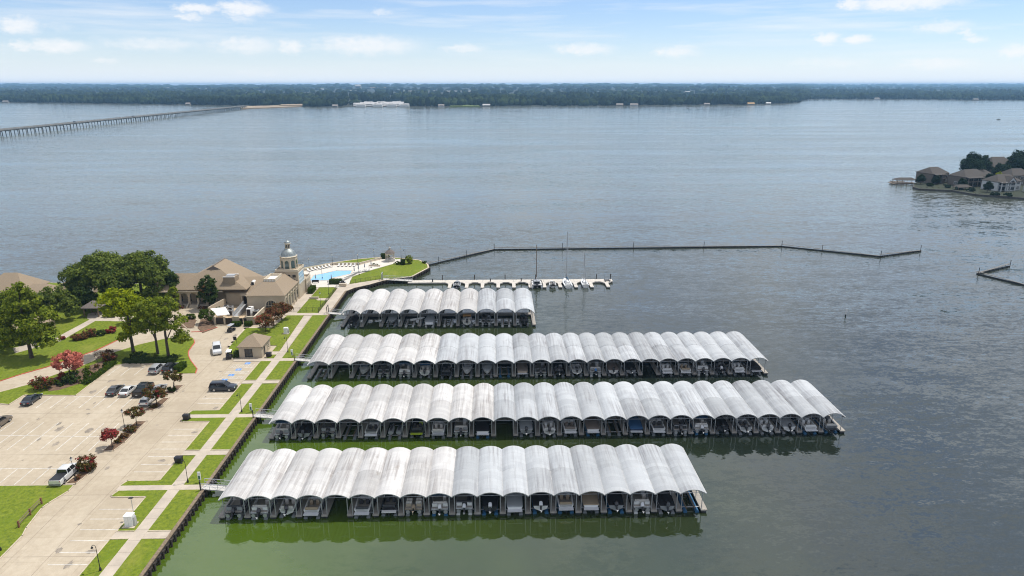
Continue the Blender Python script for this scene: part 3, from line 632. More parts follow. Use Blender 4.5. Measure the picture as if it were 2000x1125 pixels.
# ================================================================ BOATS
HULLW = mat('white gelcoat', (.72, .72, .70), .25, coat=.3)
TRIMC = mat('boat trim', (.55, .56, .57), .4)
SEATC = mat('boat seat vinyl', (.60, .57, .52), .6)
COVERC = mat('boat cover canvas', (.10, .10, .105), .85, var=.2, vscale=2)
CANVC = mat('canopy canvas', (.04, .09, .17), .8, var=.15, vscale=2)
TUBEC = mat('pontoon tube', (.50, .51, .52), .35, metal=.6)
ENGC = mat('outboard cowling', (.02, .02, .022), .3, coat=.4)
TANKC = mat('lift tank', (.03, .11, .22), .45)
FLOORC = mat('boat floor', (.36, .33, .29), .8)
SCREEN = mat('boat windscreen', (.05, .065, .075), .05, spec=.6)
def hull_secs(L_, B, free, n=9, bowpow=2.4, z0=0.0, flare=.82, draft=.32):
    """stations from stern (y=0) to bow (y=L_): sheer-chine-keel-chine-sheer"""
    out = []
    for i in range(n):
        t = i / (n - 1); b = B / 2 * (1 - max(0, (t - .35) / .65) ** bowpow) if t > .35 else B / 2 * (.94 + .06 * t / .35)
        b = max(b, .03); sh = z0 + free * (1 + .28 * t ** 2); ch = z0 + .12 + .5 * free * max(0, t - .45) ** 1.6; k = z0 - draft + (draft + .75 * free) * max(0, (t - .55) / .45) ** 2.2
        out.append([(-b, L_ * t, sh), (-b * flare, L_ * (t - .0 * t), ch), (0, L_ * (t + .02 * t), k), (b * flare, L_ * t, ch), (b, L_ * t, sh)])
    return out
def hull_mesh(L_, B, free, **k):
    secs = hull_secs(L_, B, free, **k); b = MB().loft(secs, caps=False, closed=False); n = len(secs)
    b.add(secs[0], [(4, 3, 2, 1, 0)])
    return b.mesh('hull', 35), secs
def deck_mesh(secs, rim, t0, t1, floor):
    """covering deck with a sunken cockpit between stations t0..t1"""
    n = len(secs); vs = []; fs = []
    for i, s in enumerate(secs):
        y = s[0][1]; b = s[4][0]; z = s[0][2] + .01; ib = max(b - rim, .02)
        vs += [(-b, y, z), (-ib, y, z + .02), (-ib, y, floor), (ib, y, floor), (ib, y, z + .02), (b, y, z)]
    for i in range(n - 1):
        o = i * 6; p = o + 6; ck = t0 <= i and i + 1 <= t1
        fs += [(o, p, p + 1, o + 1), (o + 4, p + 4, p + 5, o + 5)]
        if ck: fs += [(o + 1, p + 1, p + 2, o + 2), (o + 2, p + 2, p + 3, o + 3), (o + 3, p + 3, p + 4, o + 4)]
        else: fs += [(o + 1, p + 1, p + 4, o + 4)]
    for i in (t0, t1):
        o = i * 6; fs.append((o + 1, o + 2, o + 3, o + 4))
    return MB().add(vs, fs).mesh('deck', 35)
def seat(x, y, z, w=.5, d=.5, back=True, face=1):
    b = MB().box(x - w / 2, x + w / 2, y - d / 2, y + d / 2, z, z + .38)
    if back:
        yb = y - face * d / 2; b.box(x - w / 2 + .02, x + w / 2 - .02, min(yb, yb + face * .14), max(yb, yb + face * .14), z + .382, z + .85)
    return b
def outboard(y=0.0, z=.55, tilt=0.0, s=1.0):
    """outboard motor: cowling, midsection, gear case; tilted up by angle"""
    c = MB().loft([[(x * s * w, yy * s, zz * s) for x, yy in ((-.5, -.30), (-.3, -.36), (.3, -.36), (.5, -.30), (.5, .22), (.3, .28), (-.3, .28), (-.5, .22))] for zz, w in ((.05, .42), (.15, .5), (.5, .48), (.66, .34))])
    l = MB().box(-.09 * s, .09 * s, -.16 * s, .14 * s, -.75 * s, .06 * s); l.box(-.13 * s, .13 * s, .10 * s, .24 * s, -.35 * s, .02 * s)
    p = MB().tube((0, -.38 * s, -.8 * s), (0, .22 * s, -.8 * s), .075 * s, .05 * s, 7)
    for k in range(3):
        a = 2 * math.pi * k / 3; p.add([(0, -.36 * s, -.8 * s), (.17 * s * math.cos(a), -.33 * s, -.8 * s + .17 * s * math.sin(a)), (.17 * s * math.cos(a + .7), -.39 * s, -.8 * s + .17 * s * math.sin(a + .7))], [(0, 1, 2)])
    M_ = Matrix.Translation((0, y - .3 * s, z)) @ Matrix.Rotation(-tilt, 4, 'X')
    for q in (c, l, p): q.v = [tuple(M_ @ Vector(v)) for v in q.v]
    return ('outboard_motor', l.mesh('outboard_motor'), BLACK, [('cowling', c.mesh('cowling', 40), ENGC, []), ('propeller_case', p.mesh('propeller_case'), TRIMC, [])])
def P(name, geo, m, subs=(), smooth=None): return (name, geo if isinstance(geo, bpy.types.Mesh) else geo.mesh(name, smooth), m, list(subs))
Z0 = .75                                                # keel reference of a boat resting on its lift
def runabout(L_=6.2, B=2.35, engine='out', tilt=.9, cover=False, tower=False, canopy=False, bow=False):
    h, secs = hull_mesh(L_, B, .72, z0=Z0); fl = Z0 + .28; pr = [P('hull', h, HULLW)]
    st = MB().loft([[(s[0][0] * 1.012, s[0][1], s[0][2] - .16), (s[0][0] * 1.012, s[0][1], s[0][2] - .02)] for s in secs], caps=False, closed=False)
    st.loft([[(s[4][0] * 1.012, s[4][1], s[4][2] - .16), (s[4][0] * 1.012, s[4][1], s[4][2] - .02)] for s in secs], caps=False, closed=False)
    pr.append(P('hull_stripe', st, TRIMC))
    if cover:
        cs = []
        for i, s in enumerate(secs):
            y = s[0][1]; b = s[4][0] * 1.02; z = s[0][2] - .08; t = i / (len(secs) - 1); hp = z + .12 + .55 * math.exp(-((t - .5) / .22) ** 2)
            cs.append([(-b, y - .02, z), (-b, y - .02, z + .12), (-b * .5, y, (z + .12) * .35 + hp * .65), (0, y, hp), (b * .5, y, (z + .12) * .35 + hp * .65), (b, y - .02, z + .12), (b, y - .02, z)])
        cb = MB().loft(cs, caps=False, closed=False); cb.add(cs[0], [tuple(range(6, -1, -1))]); pr.append(P('cover', cb, COVERC, smooth=40))
    else:
        pr.append(P('deck', deck_mesh(secs, .22, 0, 4, fl), HULLW)); pr.append(P('cockpit_floor', MB().box(-B / 2 + .26, B / 2 - .26, .05, L_ * .48, fl - .02, fl + .015), FLOORC))
        for x in (-.48, .48): pr.append(P('seat', seat(x, L_ * .34, fl + .015), SEATC))
        pr.append(P('bench', MB().box(-B / 2 + .3, B / 2 - .3, .1, .6, fl + .016, fl + .45).box(-B / 2 + .3, B / 2 - .3, .1, .24, fl + .451, fl + .8), SEATC))
        pr.append(P('console', MB().frustum(.2, .95, L_ * .42, L_ * .5, fl + .016, .25, .9, L_ * .46, L_ * .5, Z0 + 1.0), TRIMC))
        zz = secs[4][0][2] + .03
        ws = MB().add([(-1.0, L_ * .47, zz), (-.72, L_ * .56, zz), (.72, L_ * .56, zz), (1.0, L_ * .47, zz), (-.95, L_ * .44, zz + .42), (-.66, L_ * .52, zz + .45), (.66, L_ * .52, zz + .45), (.95, L_ * .44, zz + .42)], [(0, 1, 5, 4), (1, 2, 6, 5), (2, 3, 7, 6)])
        pr.append(P('windscreen', ws, SCREEN))
    if engine == 'out': pr.append(outboard(0, Z0 + .72, tilt, 1.05))
    else:
        pr.append(P('swim_platform', MB().box(-B / 2 + .12, B / 2 - .12, -.65, -.01, Z0 + .18, Z0 + .26), TRIMC)); pr.append(P('stern_drive', MB().box(-.14, .14, -.5, -.02, Z0 - .3, Z0 + .16).tube((0, -.75, -.2 + Z0), (0, -.3, -.2 + Z0), .09, n=7), BLACK))
    if tower:
        tw = MB()
        for s in (-1, 1): tw.path([(s * (B / 2 - .12), L_ * .42, Z0 + .8), (s * (B / 2 - .25), L_ * .38, Z0 + 1.7), (s * .5, L_ * .36, Z0 + 2.05), (0, L_ * .36, Z0 + 2.08)], .05, 6); tw.path([(s * (B / 2 - .12), L_ * .55, Z0 + .85), (s * (B / 2 - .25), L_ * .38, Z0 + 1.7)], .04, 5)
        pr.append(P('tower', tw, WHITE))
    if canopy:
        pr.append(P('canopy', MB().loft([[(x, y, Z0 + 2.05 + .10 * (1 - (x / (B / 2)) ** 2) + dz) for x in (-B / 2 + .1, -.6, 0, .6, B / 2 - .1)] for y, dz in ((.5, -.08), (1.2, .02), (2.2, .02), (2.9, -.08))], caps=False, closed=False), CANVC))
        fr = MB()
        for s in (-1, 1):
            for y in (.5, 2.9): fr.tube((s * (B / 2 - .12), 1.7, Z0 + .78), (s * (B / 2 - .12), y, Z0 + 2.0), .025, n=5)
        pr.append(P('canopy_frame', fr, GALV))
    if bow:
        rl = MB(); top = [(s[0][0] * .9, s[0][1], s[0][2] + .3) for s in secs[5:]] + [(s[4][0] * .9, s[4][1], s[4][2] + .3) for s in secs[:4:-1]]
        rl.path(top, .03, 5)
        for p in top[::2]: rl.tube(p, (p[0], p[1], p[2] - .32), .02, n=5)
        pr.append(P('bow_rail', rl, GALV))
    return pr
def pontoon(L_=6.8, B=2.5, canopy=None, lounge=False, tilt=.85):
    pr = []; zt = Z0 - .05
    for s in (-1, 1):
        pr.append(P('pontoon_tube', MB().tube((s * .85, -.1, zt), (s * .85, L_ - .9, zt), .31, n=12).tube((s * .85, L_ - .9, zt), (s * .85, L_ + .05, zt + .22), .31, .06, 12), TUBEC, smooth=40))
    zd = zt + .36
    pr.append(P('deck', MB().box(-B / 2, B / 2, 0, L_ - .3, zd, zd + .12), TRIMC)); pr.append(P('deck_carpet', MB().box(-B / 2 + .1, B / 2 - .1, .08, L_ - .4, zd + .12, zd + .135), FLOORC))
    zf = zd + .14
    def fence(x0, y0, x1, y1):
        b = MB().bar((x0, y0, zf + .36), (x1, y1, zf + .36), .05, .5); return P('fence_panel', b, HULLW, [P('fence_rail', MB().path([(x0, y0, zf), (x0, y0, zf + .68), (x1, y1, zf + .68), (x1, y1, zf)], .03, 5), GALV)])
    for s in (-1, 1):
        x = s * (B / 2 - .08); pr.append(fence(x, .45, x, L_ * .45)); pr.append(fence(x, L_ * .55, x, L_ - .45))
    pr.append(fence(-B / 2 + .1, L_ - .42, B / 2 - .1, L_ - .42)); pr.append(fence(-B / 2 + .1, .42, -.35, .42)); pr.append(fence(.45, .42, B / 2 - .1, .42))
    if lounge:
        for x in (-.72, .72): pr.append(P('lounge_seat', MB().box(x - .42, x + .42, .55, 2.0, zf, zf + .42).box(x - .42, x + .42, .55, .75, zf + .421, zf + .9).box(x - .42, x + .42, 1.3, 1.5, zf + .421, zf + .9), SEATC))
    else:
        pr.append(P('stern_bench', MB().box(-B / 2 + .2, B / 2 - .2, .6, 1.15, zf, zf + .4).box(-B / 2 + .2, B / 2 - .2, .55, .72, zf + .401, zf + .85), SEATC))
        for x in (-.75, .75): pr.append(P('bow_bench', MB().box(x - .28, x + .28, L_ * .6, L_ - .6, zf, zf + .4), SEATC))
    pr.append(P('console', MB().frustum(.3, 1.0, L_ * .42, L_ * .52, zf, .35, .95, L_ * .44, L_ * .5, zf + .95), TRIMC)); pr.append(P('helm_seat', seat(.62, L_ * .33, zf, .55, .5), SEATC))
    if canopy:
        y0, y1 = (.5, 3.4)
        pr.append(P('canopy', MB().loft([[(x, y, zf + 1.95 + .12 * (1 - (x / (B / 2)) ** 2) + dz) for x in (-B / 2 + .05, -.6, 0, .6, B / 2 - .05)] for y, dz in ((y0, -.1), (y0 + 1, .02), (y1 - 1, .02), (y1, -.1))], caps=False, closed=False), CANVC))
        fr = MB()
        for s in (-1, 1):
            for y in (y0, y1): fr.tube((s * (B / 2 - .1), 1.9, zf + .7), (s * (B / 2 - .1), y, zf + 1.88), .025, n=5)
        pr.append(P('canopy_frame', fr, GALV))
    pr.append(outboard(.05, zd + .2, tilt, 1.0))
    return pr
def lift_proto(L_=5.2, B=2.9):
    pr = []
    for s in (-1, 1): pr.append(P('lift_tank', MB().tube((s * B / 2 * .62, -.25, .12), (s * B / 2 * .62, L_, .12), .30, n=10), TANKC, smooth=40))
    for y in (.7, L_ - .8): pr.append(P('cross_beam', MB().box(-B / 2, B / 2, y - .08, y + .08, .33, .43), GALV))
    for s in (-1, 1): pr.append(P('bunk', MB().box(s * .62 - .08, s * .62 + .08, .2, L_ - .3, .433, .52), TIMBER))
    return pr
def jetski():
    h, secs = hull_mesh(2.9, 1.1, .38, z0=.68, n=7, draft=.14)
    return [P('hull', h, HULLW), P('deck', MB().loft([[(s[0][0] * .95, s[0][1], s[0][2]), (s[0][0] * .4, s[0][1], s[0][2] + .22), (s[4][0] * .4, s[4][1], s[4][2] + .22), (s[4][0] * .95, s[4][1], s[4][2])] for s in secs[:6]]), TRIMC),
            P('saddle', MB().box(-.2, .2, .35, 1.6, 1.3, 1.5), SEATC), P('handlebar', MB().path([(-.38, 1.7, 1.66), (0, 1.8, 1.6), (.38, 1.7, 1.66)], .035, 5).box(-.14, .14, 1.65, 2.1, 1.34, 1.6), BLACK)]
PR = {'run': runabout(), 'runio': runabout(6.4, 2.45, 'io'), 'tower': runabout(6.3, 2.4, 'io', tower=True), 'cov': runabout(6.2, 2.4, 'out', .95, cover=True), 'covio': runabout(6.4, 2.45, 'io', cover=True),
      'covtow': runabout(6.2, 2.4, 'out', .35, cover=True, tower=True), 'bim': runabout(6.2, 2.4, 'out', .9, canopy=True), 'bow': runabout(6.3, 2.4, 'io', bow=True), 'pon': pontoon(), 'ponc': pontoon(canopy=True), 'ponl': pontoon(lounge=True, tilt=1.35),
      'ski': jetski(), 'lift': lift_proto()}
C = lambda k, c, r=.35, **kw: mat(k, c, r, **kw)
HB, HG, HD, HT, HGRN = C('navy hull', (.02, .04, .09), .25), C('grey hull', (.30, .31, .32), .3), C('charcoal hull', (.035, .036, .04), .25), C('tan hull', (.40, .33, .25), .35), C('lime trim', (.35, .45, .03), .4)
CB, CG, CT, CK, CBR = C('blue canvas', (.03, .10, .22), .85), C('grey canvas', (.34, .36, .37), .85), C('tan canvas', (.36, .28, .19), .85), C('black canvas', (.014, .014, .016), .85), C('brown canvas', (.20, .165, .14), .85)
SW, SD, EW, EBL, TG, TW, ORC = C('white vinyl', (.68, .68, .66), .6), C('dark vinyl', (.06, .06, .065), .6), C('white cowling', (.62, .63, .64), .3), C('blue cowling', (.03, .14, .34), .3), C('grey tank', (.20, .21, .22), .5), C('white tank', (.6, .6, .58), .5), C('orange canvas', (.50, .27, .10), .8)
O = lambda hull=None, trim=None, seat_=None, cov=None, eng=None, tank=None: {k: v for k, v in (('white gelcoat', hull), ('boat trim', trim), ('boat seat vinyl', seat_), ('boat cover canvas', cov), ('canopy canvas', cov), ('outboard cowling', eng), ('lift tank', tank)) if v}
# (proto, words, overrides, bow towards camera)
NEAR = [('pon', 'grey pontoon boat with dark seats', O(HG, HD, SD, tank=TG)), ('pon', 'white railed pontoon boat with black outboard', O(tank=TG)), ('run', 'open white runabout', O(tank=TG)), ('runio', 'white deck boat with tan seats', O(seat_=CT, tank=TG)), ('', '', None),
        ('runio', 'large white cruiser with swim platform', O(seat_=SD, tank=TG)), ('tower', 'dark hulled boat with white tower', O(HD, HULLW, SD, tank=TG)), ('ponl', 'pontoon boat with two pale loungers and bronze outboard', O(HT, HT, SEATC, eng=CT, tank=TG)), ('ponc', 'white pontoon boat under a blue canopy', O(cov=CB, eng=EW)),
        ('pon', 'white pontoon boat with dark stern seats', O(seat_=SD, eng=EW, tank=TW)), ('cov', 'runabout under a black cover', O(HD, cov=CK, eng=EW)), ('covio', 'white runabout under a pale grey cover', O(cov=CG, tank=TG)), ('cov', 'white hulled boat under a black cover', O(cov=CK, eng=EW)),
        ('runio', 'white cruiser with tan cockpit', O(seat_=CT)), ('covio', 'white boat under a tan cover', O(cov=CT, tank=TG)), ('cov', 'grey boat under a black cover with black outboard', O(HG, cov=CK)), ('pon', 'white pontoon boat with white tubes', O(tank=TW, eng=EW)),
        ('covtow', 'black covered boat with white arch and big black outboard', O(HG, cov=CK, tank=TG)), ('lift', 'empty boat lift with blue tanks', O())]
LONG = [('ponc', 'pontoon boat under a navy canopy', O(HG, cov=CB, tank=TG)), ('covtow', 'black covered boat with white arch', O(HG, cov=CK, tank=TG)), ('pon', 'dark pontoon boat with grey rails', O(HG, HD, SD, tank=TG)), ('lift', 'empty boat lift with slatted frame', O(tank=TG)), ('runio', 'white runabout with black cockpit', O(seat_=SD, tank=TG)),
        ('ski', 'pair of grey jet skis', O(HG, HG, SD)), ('tower', 'black and lime wake boat', O(HD, HGRN, SD, tank=TG)), ('runio', 'white and grey cruiser', O(trim=HG, tank=TG)), ('pon', 'grey pontoon boat with outboard', O(HG, tank=TG)), ('covio', 'white runabout under a black cover with blue lift tanks', O(cov=CK)), ('', '', None),
        ('cov', 'boat under a grey cover with outboard', O(HG, cov=CG, tank=TG)), ('run', 'white runabout with pale seats', O(seat_=SW, tank=TG)), ('runio', 'white runabout with brown seats', O(seat_=CBR, tank=TG)), ('covio', 'white runabout under a tan cover', O(cov=CBR)), ('lift', 'empty boat lift with dark frame', O(tank=TG)), ('covio', 'navy boat under a blue cover', O(HB, cov=CB, tank=TG)),
        ('runio', 'white boat with black interior', O(seat_=SD, tank=TG)), ('pon', 'charcoal pontoon boat with silver tubes', O(HD, HG, SD, tank=TG)), ('ponc', 'pontoon boat with blue canopy and white engine', O(cov=CB, eng=EW)), ('cov', 'charcoal boat under a black cover', O(HD, cov=CK, tank=TG)), ('run', 'white runabout with dark seats', O(seat_=SD, tank=TG)),
        ('run', 'white runabout with large black outboard', O(seat_=SW, tank=TG)), ('cov', 'boat under a pale grey cover', O(cov=CG, tank=TG)), ('runio', 'white cruiser with white seats', O(seat_=SW)), ('tower', 'grey wake boat with tower', O(HG, trim=HD))]
THIRD = [('lift', 'empty boat lift beside the end finger', O(tank=TG)), ('', '', None), ('bow', 'white boat with its bow towards open water', O(tank=TG), 1), ('pon', 'dark pontoon boat with thin rails', O(HD, HG, SD, tank=TG)), ('ponc', 'white pontoon boat under a dark blue canopy', O(cov=CB, tank=TG)), ('bim', 'white runabout under a navy canopy', O(cov=CB, tank=TG)), ('tower', 'dark boat with tower', O(HD, HD, SD, tank=TG)),
         ('bow', 'white boat with curved bow rail facing out', O(tank=TG), 1), ('covio', 'boat under a grey cover, bow out', O(cov=CG, tank=TG), 1), ('lift', 'empty boat lift with blue floats', O()), ('covio', 'tall boat under a brown cover', O(HT, cov=CBR, tank=TG)), ('pon', 'pontoon boat with black seats', O(HD, HG, SD, tank=TG)), ('run', 'charcoal runabout with black seats', O(HD, HG, SD, tank=TG)), ('run', 'white runabout with grey seats', O(seat_=HG, tank=TG)),
         ('pon', 'silver pontoon boat with blue outboard', O(HG, eng=EBL, tank=TW)), ('cov', 'boat under a beige cover', O(cov=CBR, tank=TG)), ('cov', 'boat under a black cover', O(HG, cov=CK, tank=TG)), ('', '', None), ('runio', 'white boat with grey seats', O(seat_=SW, tank=TG)), ('runio', 'white runabout with stern platform', O(seat_=CT, tank=TG)), ('pon', 'white pontoon boat with pale seats', O(seat_=SW, tank=TW)), ('run', 'dark runabout with silver outboard', O(HD, HG, SD, eng=EW, tank=TG)),
         ('runio', 'white cruiser with pale cushions', O(seat_=SW, tank=TG)), ('covio', 'dark boat deep in shade', O(HD, cov=CK, tank=TG))]
SHORT = [('cov', 'dark covered boat', O(HD, cov=CK, tank=TG)), ('', '', None), ('covio', 'boat under a peaked grey cover, bow out', O(HG, cov=CG, tank=TG), 1), ('lift', 'empty boat lift with pale frame', O(tank=TW)), ('covio', 'white boat under a white cover', O(cov=CG, tank=TW)), ('lift', 'empty boat lift with white tanks', O(tank=TW)), ('bim', 'boat under an orange canopy', O(cov=ORC, tank=TG)),
         ('pon', 'dark pontoon boat with grey seats', O(HD, HG, SD, tank=TG)), ('lift', 'empty boat lift with white crossbars', O(tank=TW)), ('run', 'dark runabout with black seats', O(HD, HD, SD, tank=TG))]
def stock(key, lst, dockname):
    rb = random.Random(len(key))
    for i, (spec, (x, w, y0)) in enumerate(zip(lst, SLIPS[key])):
        if not spec[0]: continue
        kind, words_, ov = spec[:3]; flip = len(spec) > 3; where = '%s slip from shore, %s' % (ORD[i], dockname)
        yy = y0 + .25 + rb.uniform(-.25, .35); cx = x + rb.uniform(-.12, .12)
        if kind == 'ski':
            for s, wd in ((-.72, 'left'), (.72, 'right')):
                t = thing('jet_ski', '%s of two grey jet skis, %s' % (wd, where), 'jet ski', (cx + s, yy + .4, 0)); place(PR['ski'], t, ov)
            t = thing('boat_lift', 'floating platform under jet skis, ' + where, 'boat lift', (cx, yy, 0)); place(PR['lift'], t, O(tank=TG)); continue
        t = thing('boat_lift', ('boat lift carrying a boat, ' if kind != 'lift' else words_ + ', ') + where, 'boat lift', (cx, yy + .15, 0), group='boat lifts in the covered docks'); place(PR['lift'], t, ov)
        if kind == 'lift': continue
        nm = 'pontoon_boat' if kind.startswith('pon') else 'motor_boat'
        t = thing(nm, words_ + ', ' + where, 'boat', (cx, yy + (6.3 if flip else 0), 0), math.pi if flip else rb.uniform(-.02, .02), 'boats moored in the covered docks'); place(PR[kind], t, ov)
stock('near', NEAR, 'nearest dock'); stock('long', LONG, 'longest dock'); stock('third', THIRD, 'third dock'); stock('short', SHORT, 'farthest roofed dock')
k_ = thing('canoe', 'white canoe hung slanting in fourth bay of farthest roofed dock', 'canoe', (SLIPS['short'][3][0], 173.2, 1.2)); 
hc, sc_ = hull_mesh(4.2, .8, .3, z0=0, n=7, draft=.05); place([P('hull', hc, HULLW), P('thwart', MB().box(-.3, .3, 1.9, 2.05, .2, .26), TIMBER)], k_); k_.rotation_euler = (0, R(20), R(-60))

# --- sailing boats and others at the open finger dock
def sailboat(label, x, y, L_, B, mast, sailm=None, rz=0.0, ketch=False, wide=False, name='sailboat'):
    t = thing(name, label, 'sailboat', (x, y, 0), rz)
    h, secs = hull_mesh(L_, B, .85, z0=.15, draft=.5); hull = part(t, 'hull', h, HULLW)
    part(t, 'deck', deck_mesh(secs, .35, 0, 2, .45), HULLW)
    cab = MB().loft([[(-b_, L_ * q, z) for b_, z in ((B * w_, .95), (B * w_ * .8, 1.45), (-B * w_ * .8, 1.45), (-B * w_, .95))] for q, w_ in ((.32, .3), (.45, .3), (.6, .24), (.68, .14))])
    c = part(t, 'cabin', cab, WHITE); part(c, 'cabin_window', MB().box(-B * .31, B * .31, L_ * .36, L_ * .5, 1.12, 1.3), GLASS)
    ms = part(t, 'mast', MB().tube((0, L_ * .55, .95), (0, L_ * .55, mast), .13, .09, 7), GALV); part(ms, 'spreader', MB().bar((-.8, L_ * .55, mast * .62), (.8, L_ * .55, mast * .62), .06, .05), GALV)
    part(t, 'boom', MB().tube((0, L_ * .54, 2.3), (0, L_ * .12, 2.35), .06, n=6), GALV)
    if sailm: part(t, 'furled_sail', MB().loft([[(.22 * s_ * math.cos(a), L_ * q, 2.5 + .2 * s_ * math.sin(a)) for a in [k * math.pi / 4 for k in range(8)]] for q, s_ in ((.1, .4), (.2, .9), (.4, 1.1), (.54, 1.3))]), sailm, smooth=40)
    for p in ((0, L_ * .99, 1.15), (0, .05, 1.0), (B / 2 * .95, L_ * .5, 1.0), (-B / 2 * .95, L_ * .5, 1.0)):
        part(t, 'stay', MB().tube(p, (0, L_ * .55, mast - .15), .02, n=4), GALV)
    if ketch: part(t, 'mizzen_mast', MB().tube((0, L_ * .12, .95), (0, L_ * .12, mast * .6), .09, .06, 6), GALV)
    part(t, 'pulpit_rail', MB().path([(-.5, L_ * .86, 1.15), (-.4, L_ * .9, 1.75), (0, L_ * .99, 1.8), (.4, L_ * .9, 1.75), (.5, L_ * .86, 1.15)], .025, 5), GALV)
    part(t, 'stern_rail', MB().path([(-B * .4, .3, 1.0), (-B * .4, .1, 1.7), (B * .4, .1, 1.7), (B * .4, .3, 1.0)], .025, 5), GALV)
    return t
NAVY = mat('navy sail cover', (.02, .06, .11), .8)
sailboat('sailboat with tall mast and navy sail cover at the open finger dock', 23.0, 206.2, 8.2, 2.8, 17.5, NAVY, R(4))
sailboat('small white sailboat with two thin masts near the finger dock end', 28.4, 206.8, 6.6, 2.2, 11.0, None, R(2), ketch=True)
def catamaran():
    t = thing('catamaran', 'wide white catamaran with brown furled mast at the finger dock', 'sailboat', (13.0, 206.6, 0))
    for s, lab in ((-1, 0), (1, 0)):
        h, _ = hull_mesh(7.2, .85, .8, z0=.12, draft=.35); part(t, 'hull', h, HULLW, (s * 1.55, 0, 0))
    part(t, 'bridge_deck', MB().box(-1.5, 1.5, .8, 5.2, .75, 1.0), WHITE)
    c = part(t, 'cabin', MB().frustum(-1.25, 1.25, 1.4, 4.6, 1.0, -.9, .9, 1.8, 3.9, 1.9), HG); part(c, 'cabin_window', MB().frustum(-.9, .9, 1.30, 1.52, 1.25, -.75, .75, 1.55, 1.7, 1.75), GLASS)
    part(t, 'trampoline', MB().box(-1.5, 1.5, 5.25, 6.6, .84, .87), BLACK)
    part(t, 'mast', MB().tube((0, 4.3, 1.9), (0, 4.3, 13.2), .15, .11, 7), TIMBER); part(t, 'furled_sail', MB().tube((0, 4.05, 2.6), (0, 4.05, 9.5), .16, .08, 7), CBR, smooth=40)
    part(t, 'boom', MB().tube((0, 4.2, 2.6), (0, .6, 2.5), .07, n=6), GALV); part(t, 'bimini', MB().box(-1.0, 1.0, .1, 1.5, 2.25, 2.32), HG)
    for s in (-1, 1):
        part(t, 'stay', MB().tube((s * 1.6, 3.6, 1.0), (0, 4.3, 13), .014, n=4), GALV); part(t, 'bimini_pole', MB().tube((s * .95, .2, .95), (s * .95, .2, 2.26), .03, n=5), GALV)
    place([outboard(.7, 1.0, .5)], t)
catamaran()
t = thing('motor_boat', 'small white open motor boat moored between the sailboats', 'boat', (18.0, 206.9, -.42)); place(PR['run'], t, {})
t.scale = (.95, .8, .95)
t = thing('motor_boat', 'grey open fishing boat at the shore end of the finger dock', 'boat', (-12.4, 206.4, -.42)); place(PR['run'], t, O(HG, HG, SW))
t = thing('catamaran', 'small dark beach catamaran parked on the finger dock end', 'sailboat', (36.2, 213.0, .58))
for s in (-1, 1): part(t, 'hull', MB().tube((s * .7, -1.2, .22), (s * .7, 1.4, .26), .18, .1, 8), HD, smooth=40)
part(t, 'cross_beam', MB().box(-.75, .75, -.5, -.4, .3, .38).box(-.75, .75, .4, .5, .3, .38), GALV); part(t, 'trampoline', MB().box(-.6, .6, -.4, .4, .34, .37), BLACK)
for s in (-1, 1): part(t, 'rudder_post', MB().tube((s * .9, -1.0, .2), (s * 1.0, -1.1, 2.6), .05, .03, 5), DARKM)
# channel marker
t = thing('channel_marker', 'white channel marker post standing alone in the water', 'marker', (97.4, 177.9, 0))
part(t, 'post', MB().tube((0, 0, -1), (0, 0, 2.0), .1, n=7), WHITE); part(t, 'sign_board', MB().box(-.3, .3, -.14, -.1, 1.3, 2.1), WHITE); part(t, 'collar', MB().lathe([(.18, -.2), (.2, .3), (.12, .45)], 8), DARKM)
# two boats out on the lake
for (x, y), lb in (((911.71, 1245.74), 'tiny white motor boat far out on the right of the lake'), ((505.08, 1826.00), 'tiny dark motor boat far out near the wooded point')):
    t = thing('motor_boat', lb, 'boat', (x, y, -.42), R(70)); place(PR['bim'], t, O(HG if 'dark' in lb else None, cov=CK))


